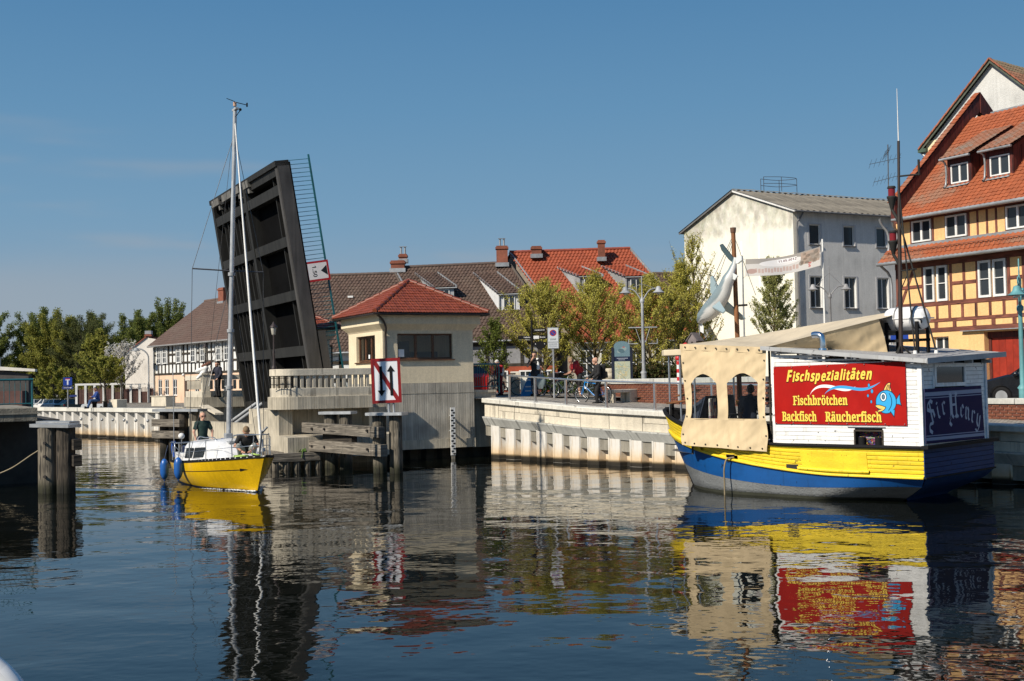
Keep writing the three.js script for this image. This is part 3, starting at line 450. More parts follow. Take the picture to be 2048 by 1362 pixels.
function keeperHouse() {
  const t = thing('keeper_house', 'cream bridge keeper house with red tiled hip roof on the concrete base', 'house', BR, BT);
  const W = 3.9, Lq = 4.0, y0 = 3.055, y1 = 5.36;
  frontBack(0, W, y0, y1, [[0.62, 3.0, 4.0, 5.02]], 0.3, mat.cream, t);
  const side = poly([[0, y0], [Lq - 0.302, y0], [Lq - 0.302, y1], [0, y1]], 0.3, -0.3, [rectHole(0.95, 3.15, 3.94, 5.0)]);
  side.rotateY(-Math.PI / 2).translate(0, 0, -Lq + 0.0); mesh('wall', side, mat.cream, t);
  mesh('wall', [boxb(W - 0.3, W, y0, y1, -Lq, -0.302), boxb(0.302, W - 0.302, y0, y1, -Lq, -Lq + 0.3)], mat.cream, t);
  const cor = [[0, 5.14], [0.04, 5.2], [0.22, 5.38], [0.24, 5.40], [0.24, 5.80], [-0.2, 5.80]], rect = [[0, 0], [W, 0], [W, -Lq], [0, -Lq]], o = [];
  const cnr = (i, s) => [rect[i][0] + (i === 1 || i === 2 ? 1 : -1) * s[0], s[1], rect[i][1] + (i < 2 ? 1 : -1) * s[0]];
  for (let i = 0; i < 4; i++) for (let k = 0; k < cor.length - 1; k++) o.push(...quad(cnr(i, cor[k]), cnr((i + 1) % 4, cor[k]), cnr((i + 1) % 4, cor[k + 1]), cnr(i, cor[k + 1])));
  mesh('cornice', tris(o), mat.cream, t);
  windowPart(t, 1.81, 4.0, 2.38, 1.02, 0, { cols: 3, fw: 0.07, mframe: mat.brownWood, back: 0.16, bars: 0.05, mpane: mat.glass, sill: mat.brownWood });
  const wl = windowPart(t, 1.10, 3.94, 2.2, 1.06, 0, { cols: 3, fw: 0.09, mframe: mat.brownWood, back: 0.18, bars: 0.06, mpane: mat.glass, sill: mat.brownWood });
  wl.rotation.y = -Math.PI / 2; wl.position.set(0, 0, -3.05); 
  mesh('interior', [boxb(0.32, W - 0.32, y0 + 0.02, y0 + 0.06, -Lq + 0.32, -0.32), boxb(0.5, 1.4, y0, 4.2, -1.5, -0.9), boxb(2.0, 3.2, y0, 4.35, -2.4, -2.0), boxb(1.2, 1.6, 4.2, 4.75, -1.4, -1.2)], mm([0.10, 0.095, 0.085], 0.8), t);
  mesh('ceiling', boxb(0.05, W - 0.05, 5.36, 5.40, -Lq + 0.05, -0.05), mat.concreteDark, t);
  for (const g of [box(0.28, 0.30, 0.004, 0.80, 4.25, -0.11), at(box(0.16, 0.16, 0.004), -0.0 + 0.12, 4.16, -1.85, 0, -Math.PI / 2)]) mesh('notice', g, M([0.75, 0.78, 0.8], 0.7), t);
  // roof: deck, tiles one by one on the two slopes in view, hips of round tiles
  const e = 0.5, ye = 5.84, ap = [W / 2, 7.28, -Lq / 2], E = [[-e, ye, e], [W + e, ye, e], [W + e, ye, -Lq - e], [-e, ye, -Lq - e]];
  mesh('roof_deck', [tris([[E[0], E[1], ap], [E[1], E[2], ap], [E[2], E[3], ap], [E[3], E[0], ap], ...quad(E[0], E[3], E[2], E[1])]).translate(0, -0.025, 0)], mm([0.06, 0.03, 0.02]), t);
  const tm = [[0.195, 0.041, 0.016], [0.165, 0.036, 0.015], [0.22, 0.048, 0.02], [0.18, 0.042, 0.018]].map((c) => M(c, 0.5));
  const pu = 0.245, pv = 0.232, tileG = [0, 1].map(() => { const n = 4, w = pu * 1.0, l = pv * 1.35, o = [], pr = [[-w / 2, 0.0], [-w * 0.36, 0.018], [0, 0.005], [w * 0.36, 0.018], [w / 2, 0.0]]; for (let i = 0; i < 4; i++) { const [x0, a] = pr[i], [x1, b] = pr[i + 1]; const r0 = i === 0 ? -0.035 : 0, r1 = i === 3 ? -0.035 : 0; o.push(...quad([x0, a, 0], [x0, a + 0.026, l + r0], [x1, b + 0.026, l + r1], [x1, b, 0]), ...quad([x0, a + 0.026, l + r0], [x0, a, l + r0], [x1, b, l + r1], [x1, b + 0.026, l + r1])); } return metric(tris(o)); });
  for (let s = 0; s < 4; s++) {
    const a = P2(E[s]), b = P2(E[(s + 1) % 4]), A = P2(ap), x = b.clone().sub(a).normalize(), Wd = b.clone().sub(a).length(), foot = a.clone().addScaledVector(x, A.clone().sub(a).dot(x)), up = A.clone().sub(foot), Ls = up.length(); up.normalize(); const z = up.clone().negate(), y = z.clone().cross(x); const B4 = new THREE.Matrix4().makeBasis(x, y, z);
    const nv = Math.round(Ls / pv), ms = [];
    for (let j = 0; j < nv; j++) { const f = (j + 0.5) / nv, half = Wd / 2 * (1 - f), n = Math.floor(2 * half / pu + 0.6); for (let i = 0; i < n; i++) { const u = (i - (n - 1) / 2) * pu, p = a.clone().addScaledVector(x, Wd / 2 + u).addScaledVector(up, (j + 1) * Ls / nv - 0.0).addScaledVector(y, 0.012 + rr(0, 0.008)); ms.push(B4.clone().setPosition(p)); } }
    if (s === 0 || s === 3) for (const m4 of ms) { const q = share('roof_tile', tileG[0], tm[Math.floor(rnd() * 4)], t); q.applyMatrix4(m4); }
    else inst('roof_tiles', tileG[0], tm[0], ms, t);
    // hip
    const n = 9, hip = []; for (let i = 0; i < n; i++) { const p = a.clone().lerp(A, i / n), q = a.clone().lerp(A, (i + 1.12) / n); hip.push(bar([p.x, p.y + 0.045, p.z], [q.x, q.y + 0.02, q.z], 0.10, 8, 0.082)); } mesh('hip_tiles', hip, tm[s % 4], t);
  }
  mesh('gutter', [0, 1, 2, 3].map((i) => bar([E[i][0], ye - 0.06, E[i][2]], [E[(i + 1) % 4][0], ye - 0.06, E[(i + 1) % 4][2]], 0.06, 8)), mm([0.05, 0.035, 0.03], 0.4), t);
  mesh('downpipe', tube([[-0.42, 5.78, 0.42], [-0.1, 5.55, 0.3], [0.06, 5.25, 0.22], [0.1, 5.0, 0.06], [0.1, 4.4, 0.06], [0.1, 3.06, 0.06]], 0.045, 8, 30), mm([0.06, 0.045, 0.04], 0.4), t);
  const d = mesh('door', [boxb(4.0, 4.08, 2.7, 4.95, -1.35, -1.28), boxb(4.42, 4.5, 2.7, 4.95, -1.35, -1.28), boxb(4.08, 4.42, 4.85, 4.95, -1.35, -1.28), boxb(4.08, 4.42, 2.7, 3.6, -1.34, -1.29)], mat.brownWood, t); mesh('pane', panel(0.34, 1.25, 4.25, 4.22, -1.31), mat.creamWhite, d);
  return t;
}
const kh = keeperHouse();
{ const c = kh.clone(); c.name = numbered('keeper_house'); c.position.set(...brg(0.1, 0.3, 18.6)); scene.add(c); tag(c, 'second bridge house, its red roof tip showing behind the raised bridge deck', 'house'); }

{ // the raised leaf
  const t = thing('bascule_leaf', 'black steel bridge leaf raised almost upright, railing on its road side', 'drawbridge', BR, BT);
  const al = Math.atan2(1.26, 8.2), H0 = 1.3; // tilt of the leaf
  const pt = (s, n, q) => [-1.02 - s * Math.sin(al) + n * Math.cos(al), H0 + s * Math.cos(al) + n * Math.sin(al), -q]; // s up the leaf, n towards the road side
  const bb = (s0, s1, n0, n1, q0, q1) => hexa([pt(s0, n0, q0), pt(s0, n1, q0), pt(s0, n1, q1), pt(s0, n0, q1), pt(s1, n0, q0), pt(s1, n1, q0), pt(s1, n1, q1), pt(s1, n0, q1)]);
  const S = 11.25, q0 = 4.85, q1 = 16.9;
  mesh('deck_plate', bb(-0.6, S, 0.5, 0.56, q0, q1), mat.soot, t);
  for (const [a, w, m] of [[q0, 0.06, mat.girder], [10.4, 0.35, mat.edgeSteel], [q1 - 0.35, 0.35, mat.edgeSteel]]) mesh('main_girder', [bb(-0.5, S, -0.02, 0.5, a, a + w)], m, t);
  mesh('girder_flange', [bb(-0.5, S, -0.04, 0.0, q0 + 0.06, q0 + 0.35), bb(-0.5, 4, 0.56, 0.9, q0, q0 + 0.05)], mat.girder, t);
  for (const [i, s] of [0.55, 3.05, 5.45, 7.75, 9.95].entries()) { mesh('cross_beam', [bb(s, s + 0.42, 0.0 + (i % 2) * 0.01, 0.48, q0 + 0.36, 10.39), ], mat.edgeSteel, t); mesh('cross_beam', bb(s, s + 0.42, 0.0, 0.48, 10.77, q1 - 0.37), mat.edgeSteel, t); }
  mesh('end_beam', [bb(S - 0.5, S - 0.02, 0.0, 0.5, q0 + 0.08, 10.38), bb(S - 0.4, S - 0.05, -0.05, 0.45, 10.8, q1 - 0.4), bb(S - 0.15, S + 0.08, -0.1, 0.5, q0, q1)], mat.edgeSteel, t);
  for (const [a, b] of [[9.3, 10.2], [11.0, 11.7], [12.4, 14.2], [14.9, 16.3]]) mesh('end_bearing', [bb(S - 0.34, S - 0.02, -0.14, 0.0, a, b), bb(S - 0.6, S - 0.34, -0.08, 0.1, a + 0.1, a + 0.35)], mm([0.20, 0.19, 0.17], 0.6), t);
  for (let i = 0; i < 7; i++) mesh('stiffener', bb(0, S - 0.4, 0.12, 0.5, 11.35 + i * 0.68, 11.46 + i * 0.68), mat.blackSteel, t);
  for (let i = 0; i < 2; i++) mesh('stiffener', bb(0, S - 0.4, 0.12, 0.5, 5.5 + i * 0.7, 5.6 + i * 0.7), mat.blackSteel, t);
  mesh('counterweight', bb(-1.2, 0.2, 0.0, 0.9, q0 + 0.6, q1 - 0.6), mat.black, t);
  for (const q of [13.6, 14.7]) mesh('hydraulic_strut', bar(pt(0.9, 0.05, q), [-3.2, 0.7, -q - 0.3], 0.09), mat.greyPaint, t);
  // railing on the road side
  mesh('handrail', bb(0.2, S + 0.25, 1.42, 1.49, q0 + 0.12, q0 + 0.19), mat.teal, t);
  for (let s = 0.4; s < S + 0.2; s += 0.185) { if (s > 6.05 && s < 7.0) continue; mesh('baluster', bar(pt(s, 0.55, q0 + 0.155), pt(s, 1.43, q0 + 0.155), 0.013, 5), mat.teal, t); }
  mesh('far_railing', [bb(0.2, S, 1.42, 1.49, q1 - 0.2, q1 - 0.12)], mat.teal, t);
  // clearance sign, lying on its side now that the leaf is up
  const s = thing('clearance_sign', 'red edged clearance sign 1.50 on its side on the bridge railing', 'sign', [0, 0, 0], 0);
  const c = P2(pt(6.52, 1.0, q0 + 0.02)), up = P2(pt(7, 1, 0)).sub(P2(pt(6, 1, 0))), out = P2(pt(0, 1, 0)).sub(P2(pt(0, 0, 0)));
  const pic = print(256, 320, (x, w, h) => { x.fillStyle = '#a9161c'; x.fillRect(0, 0, w, h); x.fillStyle = '#e6e4e0'; x.fillRect(26, 26, w - 52, h - 52); x.fillStyle = '#16171a'; x.beginPath(); x.moveTo(62, 30); x.lineTo(w - 62, 30); x.lineTo(w / 2, 118); x.fill(); x.font = 'bold 78px sans-serif'; x.textAlign = 'center'; x.fillText('1.50', w / 2, 232); });
  // the sign's own top is the railing side (away from the deck plate)
  const board = mesh('board', box(0.86, 1.02, 0.02), M([0.5, 0.03, 0.03], 0.5), s); const face = mesh('face', panel(0.86, 1.02, 0, 0, 0.014), M([1, 1, 1], 0.45, { map: pic }), s, { keep: true });
  const m4 = new THREE.Matrix4().makeBasis(up.clone().negate(), out, V3(0, 0, 1));
  const world = new THREE.Matrix4().makeRotationY(BT).setPosition(...BR).multiply(m4.setPosition(c.x, c.y, c.z)); s.applyMatrix4(world);
  tag(s, s.userData.label, 'sign');
}

// ------------------------------------------------------------------ half-timbered yellow house on the right
const tileMat = M([1, 1, 1], 0.7);
{
  const turn = frameTurn(0.49, -0.87), t = thing('half_timbered_house', 'yellow half-timbered house with orange tiled roof and red garage door', 'house', [15.35, 0, -47.8], turn);
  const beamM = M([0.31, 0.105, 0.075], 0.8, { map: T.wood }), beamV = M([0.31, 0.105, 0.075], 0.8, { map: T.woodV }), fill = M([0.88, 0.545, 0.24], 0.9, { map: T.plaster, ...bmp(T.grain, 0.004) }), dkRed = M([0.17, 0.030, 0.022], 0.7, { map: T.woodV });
  const L = 12;
  // ground floor
  mesh('ground_floor_wall', poly([[0, 1.7], [L, 1.7], [L, 4.6], [0, 4.6]], 0.35, -0.35, [rectHole(1.8, 2.53, 3.86, 4.43), rectHole(4.15, 8.6, 1.72, 4.52)]), fill, t);
  windowPart(t, 2.165, 3.86, 0.73, 0.57, 0, { back: 0.2, fw: 0.05, mpane: mat.pane });
  mesh('garage_frame', [boxb(4.15, 8.6, 4.3, 4.52, -0.33, -0.2), boxb(4.152, 4.27, 1.72, 4.3, -0.33, -0.24)], dkRed, t);
  for (let i = 0; i < 14; i++) mesh('garage_board', boxb(4.27 + i * 0.3, 4.562 + i * 0.3, 1.72, 4.3, -0.34, -0.28), mat.red, t);
  mesh('drip_ledge', boxb(3.2, L, 4.575, 4.605, 0.0, 0.16), mat.zinc, t);
  // core behind the timber frame
  mesh('core_wall', [boxb(0, L, 4.61, 9.12, -0.5, -0.14), boxb(0, 0.3, 1.7, 9.2, -10.3, -0.5), boxb(0.3, L, 1.7, 9.1, -10.3, -10)], fill, t);
  const posts = [0.02, 1.32, 2.66, 3.27, 3.87, 5.24, 5.86, 6.5, 7.1, 7.8, 8.5, 9.2, 9.9, 10.6, 11.3], H = (y0, y1, x0 = 0, x1 = L) => mesh('beam', rbox(x0, x1, y0, y1, -0.15, 0.02, 0.012), beamM, t), Vp = (x, y0, y1, w = 0.12) => mesh('post', rbox(x, x + w, y0, y1, -0.15, 0.016, 0.012), beamV, t), inf = (x0, x1, y0, y1) => { if (x1 - x0 > 0.06) mesh('infill_panel', boxb(x0 + 0.004, x1 - 0.004, y0 + 0.004, y1 - 0.004, -0.138, -0.004), fill, t); };
  H(4.606, 4.77); H(4.995, 5.12); H(5.62, 5.78); H(7.16, 7.40);
  const smallX = [0.05, 0.95, 1.88, 2.75, 3.66, 4.5, 5.4, 6.3, 7.2, 8.1, 9, 9.9, 10.8, 11.7]; for (const [i, x] of smallX.entries()) { Vp(x, 4.772, 4.993, 0.17); const n = smallX[i + 1]; if (n) inf(x + 0.17, n, 4.772, 4.993); }
  const rowC = [0.02, 0.6, 1.36, 1.97, 2.56, 3.16, 3.78, 4.4, 5.0, 5.6, 6.2, 6.8, 7.4, 8, 8.6, 9.2, 9.8, 10.4, 11, 11.6]; for (const [i, x] of rowC.entries()) { Vp(x, 5.122, 5.618, 0.12); const n = rowC[i + 1]; if (n) inf(x + 0.12, n, 5.122, 5.618); }
  const bays = [[0.02, 1.32], [2.66, 3.27], [3.27, 3.87], [5.24, 5.86], [5.86, 6.5], [7.8, 8.5], [8.5, 9.2]];
  for (const x of posts) Vp(x, 5.782, 7.158);
  for (const [a, b] of bays) { H(6.36, 6.49, a + 0.122, b - 0.002); inf(a + 0.12, b, 5.782, 6.36); inf(a + 0.12, b, 6.49, 7.158); }
  mesh('brace', [beam([0.28, 5.80, 0.0], [0.95, 7.14, 0.0], 0.034, 0.13, [1, 0, 0])], beamM, t);
  const wins = [[1.70, 0.5], [2.32, 0.5], [4.27, 0.56], [4.92, 0.56], [6.85, 0.56], [7.48, 0.5]];
  for (const [x, w] of wins) windowPart(t, x, 5.79, w, 1.36, 0.02, { cols: 1, rows: 2, fw: 0.085, back: 0.05, depth: 0.075, bars: 0.022 });
  for (const [a, b] of [[1.44, 2.66], [3.99, 5.24], [6.62, 7.8]]) mesh('infill_panel', boxb(a, b, 5.785, 7.155, -0.139, -0.06), fill, t);
  // skirt roof between the storeys
  mesh('skirt_deck', tris([...quad([-0.3, 8.0, 0.0], [L, 8.0, 0.0], [L, 7.44, 0.55], [-0.3, 7.44, 0.55]), ...quad([-0.3, 7.42, 0.0], [L, 7.42, 0.0], [L, 7.40, 0.55], [-0.3, 7.40, 0.55]), ...quad([-0.3, 7.40, 0.55], [L, 7.40, 0.55], [L, 7.44, 0.55], [-0.3, 7.44, 0.55])]), dkRed, t);
  const orange = toneOf([0.30, 0.078, 0.027], 0.24, 0.7, [0.21, 0.15, 0.105]);
  tileSlope(t, [-0.3, 8.0, 0.02], [L, 8.0, 0.02], [0, -0.55, 0.56], 0.215, 0.2, tileMat, orange);
  mesh('flashing', boxb(0, L, 8.0, 8.12, 0.0, 0.05), mat.zinc, t);
  const snow = [tube([[-0.1, 7.86, 0.36], [L, 7.86, 0.36]], 0.016, 5, 2), tube([[-0.1, 7.66, 0.42], [L, 7.66, 0.42]], 0.016, 5, 2)]; for (let x = 0; x < L; x += 0.11) snow.push(bar([x, 7.66, 0.42], [x, 7.86, 0.36], 0.008, 4)); mesh('snow_guard', snow, mm([0.26, 0.12, 0.08], 0.6), t, { kind: 'stuff' });
  const gutter = (y, z, x0, x1) => { const g = tube([[x0, y, z], [x1, y, z]], 0.075, 10, 1); return mesh('gutter', g, mat.zinc, t); };
  gutter(7.40, 0.62, -0.35, L); gutter(9.10, 0.52, 0.4, L);
  // upper storey
  const up = [0.02, 0.82, 1.9, 2.52, 3.58, 3.98, 4.4, 4.8, 5.22, 6.3, 7, 7.6, 8.6, 9.4, 10.2, 11]; for (const x of up) Vp(x, 8.12, 9.02, 0.09);
  H(9.02, 9.12);
  for (const [a, b] of [[0.11, 0.82], [1.99, 2.52], [3.67, 3.98], [4.07, 4.4], [4.49, 4.8], [4.89, 5.22], [6.39, 7], [7.09, 7.6]]) inf(a, b, 8.12, 9.02);
  for (const [x, w] of [[1.40, 0.95], [3.06, 0.98], [5.78, 1.0], [8.1, 0.95]]) windowPart(t, x, 8.16, w, 0.84, 0.02, { cols: 2, fw: 0.06, back: 0.05, depth: 0.075, bars: 0.045 });
  // main roof
  const ez = 0.48, ey = 9.15, rz = -4.09, ry = 13.5;
  mesh('roof_deck', tris([...quad([0.3, ry - 0.02, rz], [L, ry - 0.02, rz], [L, ey - 0.03, ez], [0.3, ey - 0.03, ez]), ...quad([0, ry, rz], [L, ry, rz], [L, 9.1, -10.4], [0, 9.1, -10.4]), ...quad([0.3, 9.08, 0], [L, 9.08, 0], [L, 9.06, ez], [0.3, 9.06, ez])]), dkRed, t);
  tileSlope(t, [0.64, 13.5, -4.05], [L, 13.5, -4.05], [0, ey - 13.5, ez + 4.05], 0.215, 0.215, tileMat, orange);
  mesh('ridge_flashing', boxb(1.5, L, 13.42, 13.60, -4.2, -4.08), mat.zinc, t);
  // raised verge strip at the left end, its clad cheek in shade
  const sl = (x0, x1, dy0, dy1) => hexa([[x0, ey + dy0, ez + 0.1], [x1, ey + dy0, ez + 0.1], [x1, 14.0 + dy0, -4.56], [x0, 14.0 + dy0, -4.56], [x0, ey + dy1, ez + 0.1], [x1, ey + dy1, ez + 0.1], [x1, 14.0 + dy1, -4.56], [x0, 14.0 + dy1, -4.56]]);
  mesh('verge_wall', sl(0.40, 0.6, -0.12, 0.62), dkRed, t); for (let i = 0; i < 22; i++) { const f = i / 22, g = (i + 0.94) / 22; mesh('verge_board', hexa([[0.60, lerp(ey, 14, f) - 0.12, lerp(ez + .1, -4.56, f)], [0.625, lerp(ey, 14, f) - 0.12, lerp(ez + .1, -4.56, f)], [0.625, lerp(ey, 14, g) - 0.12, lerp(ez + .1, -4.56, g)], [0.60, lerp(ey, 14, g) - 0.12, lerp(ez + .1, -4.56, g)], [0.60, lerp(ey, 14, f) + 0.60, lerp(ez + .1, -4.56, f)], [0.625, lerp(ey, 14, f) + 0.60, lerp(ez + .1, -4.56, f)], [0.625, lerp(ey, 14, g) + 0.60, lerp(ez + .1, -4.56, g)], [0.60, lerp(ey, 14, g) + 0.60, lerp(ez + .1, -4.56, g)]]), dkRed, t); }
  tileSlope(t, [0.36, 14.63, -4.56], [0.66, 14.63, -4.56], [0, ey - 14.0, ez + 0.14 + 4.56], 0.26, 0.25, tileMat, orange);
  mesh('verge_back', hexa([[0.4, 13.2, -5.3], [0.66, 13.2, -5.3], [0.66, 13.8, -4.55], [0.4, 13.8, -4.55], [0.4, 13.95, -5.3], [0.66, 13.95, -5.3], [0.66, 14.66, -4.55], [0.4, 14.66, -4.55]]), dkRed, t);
  mesh('downpipe', [tube([[0.42, 9.08, 0.5], [0.3, 8.9, 0.35], [0.2, 8.7, 0.08], [0.2, 8.1, 0.08], [0.28, 7.95, 0.5]], 0.05, 8, 24), tube([[-0.32, 9.25, 0.45], [-0.35, 9.0, 0.3], [-0.25, 8.7, 0.1], [-0.25, 7.9, 0.1], [-0.3, 7.4, 0.5], [-0.2, 7.0, 0.12], [-0.15, 5, 0.1], [-0.15, 1.8, 0.1]], 0.05, 8, 40)], mat.zinc, t);
  // two shed dormers
  for (const [x0, x1] of [[2.2, 3.3], [4.0, 5.15]]) {
    const zf = -0.62, yb = 10.28, yt = 11.28, zb = -3.0, sy = (z) => ey + (ez - z) * (ry - ey) / (ez - rz), yr = (z) => yt + 0.03 + (zf + 0.2 - z) * ((sy(zb) - yt) / (zf - zb));
    const d = mesh('dormer', [boxb(x0, x0 + 0.12, yb - 0.1, yt, zf - 0.1, zf), boxb(x1 - 0.12, x1, yb - 0.1, yt, zf - 0.1, zf), boxb(x0 + 0.12, x1 - 0.12, yt - 0.2, yt, zf - 0.1, zf), boxb(x0 + 0.12, x1 - 0.12, yb - 0.1, yb + 0.02, zf - 0.1, zf), tris([[[x0, sy(zf) - 0.1, zf], [x0, yt, zf], [x0, yr(zb), zb]], [[x1, sy(zf) - 0.1, zf], [x1, yt, zf], [x1, yr(zb), zb]]]), boxb(x1, x1 + 0.02, yb - 0.05, yt, zf - 0.25, zf - 0.02), boxb(x1, x1 + 0.02, yb + 0.3, yt + .1, zf - 0.65, zf - 0.5)], dkRed, t);
    windowPart(d, (x0 + x1) / 2, yb + 0.03, x1 - x0 - 0.28, 0.74, zf, { cols: 2, fw: 0.05, back: 0.07, bars: 0.04 });
    mesh('dormer_sill', tris(quad([x0 + 0.05, yb - 0.02, zf + 0.01], [x1 - 0.05, yb - 0.02, zf + 0.01], [x1 - 0.05, yb - 0.12, zf + 0.2], [x0 + 0.05, yb - 0.12, zf + 0.2])), mat.zinc, d);
    mesh('dormer_roof', tris(quad([x0 - 0.12, yr(zf + 0.2) - 0.02, zf + 0.2], [x1 + 0.14, yr(zf + 0.2) - 0.02, zf + 0.2], [x1 + 0.14, yr(zb) - 0.02, zb], [x0 - 0.12, yr(zb) - 0.02, zb])), dkRed, d);
    tileSlope(t, [x0 - 0.12, yr(zb), zb], [x1 + 0.14, yr(zb), zb], [0, yr(zf + 0.22) - yr(zb), zf + 0.22 - zb], 0.215, 0.22, tileMat, toneOf([0.27, 0.12, 0.07], 0.25, 0.9, [0.21, 0.18, 0.145]));
    mesh('dormer_gutter', [bar([x0 - 0.15, yt - 0.02, zf + 0.27], [x1 + 0.16, yt - 0.02, zf + 0.27], 0.05), tube([[x0 - 0.06, yt - 0.04, zf + 0.25], [x0 - 0.04, yt - 0.15, zf + 0.08], [x0 - 0.04, yb + 0.0, zf + 0.08], [x0 + 0.02, yb - 0.12, zf + 0.25]], 0.04, 7, 16)], mat.zinc, d);
  }
}
function tileMat2(r, g, b) { return M([r, g, b], 0.7, { map: T.mottle }); }

// ------------------------------------------------------------------ tall white gabled house behind it
{
  const turn = frameTurn(0.62, -0.79), t = thing('gabled_house', 'tall white rendered gable house behind the yellow half-timbered house', 'house', [22.14, 0, -63], turn);
  const W = 7.6, E = 15.1, A = 18.75;
  mesh('gable_wall', poly([[0.12, 1.8], [W - 0.1, 1.8], [W - 0.1, E], [W / 2, A - 0.1], [0.12, E]], 0.35, -0.35, [rectHole(4.55, 5.05, 15.2, 15.75)]), M([0.64, 0.64, 0.62], 0.95, { map: T.plaster, ...bmp(T.grain, 0.012) }), t);
  windowPart(t, 4.8, 15.2, 0.5, 0.55, 0, { back: 0.15, fw: 0.05 });
  mesh('long_wall', [boxb(0.12, 0.4, 1.8, E, -16, -0.36), boxb(W - 0.4, W - 0.1, 1.8, E, -16, -0.36)], mat.creamWhite, t);
  mesh('corner_quoin', [boxb(-0.05, 0.55, 14.55, 15.25, -0.3, 0.05), boxb(-0.02, 0.5, 13.75, 14.42, -0.3, 0.03), boxb(0.0, 0.46, 12.2, 13.6, -0.3, 0.02)], M([0.80, 0.70, 0.46], 0.9, { map: T.plaster }), t);
  const old = toneOf([0.24, 0.12, 0.07], 0.5, 0.9, [0.17, 0.15, 0.09]), warm = toneOf([0.42, 0.13, 0.06], 0.4, 0.6);
  for (const s of [-1, 1]) { const ex = s < 0 ? -0.35 : W + 0.35; mesh('roof_deck', tris([...quad([W / 2, A, 0.25], [W / 2, A, -16], [ex, E - 0.25, -16], [ex, E - 0.25, 0.25]), ...quad([W / 2, A - 0.2, 0.25], [W / 2, A, 0.25], [ex, E - 0.25, 0.25], [ex, E - 0.45, 0.25])]), mm([0.10, 0.12, 0.09]), t);
    tileSlope(t, s > 0 ? [W / 2, A, 0.25] : [W / 2, A, -16], s > 0 ? [W / 2, A, -16] : [W / 2, A, 0.25], [ex - W / 2, E - 0.25 - A, 0], 0.27, 0.33, tileMat, old);
    mesh('verge_tiles', Array.from({ length: 15 }, (_, i) => beam([lerp(W / 2, ex, i / 15), lerp(A, E - 0.25, i / 15) + 0.045, 0.24], [lerp(W / 2, ex, (i + 1.05) / 15), lerp(A, E - 0.25, (i + 1.05) / 15) + 0.02, 0.24], 0.2, 0.07)), tileMat2(0.40, 0.13, 0.065), t); }
  mesh('eave_box', [boxb(-0.42, 0.05, 14.68, 14.86, -0.4, 0.27)], mm([0.05, 0.09, 0.06], 0.6), t);
  mesh('downpipe', tube([[-0.35, 14.7, 0.1], [-0.1, 14.45, 0.1], [0.15, 14.1, 0.12], [0.15, 13.6, 0.12], [0.15, 8, 0.12]], 0.055, 8, 20), mat.zinc, t);
}

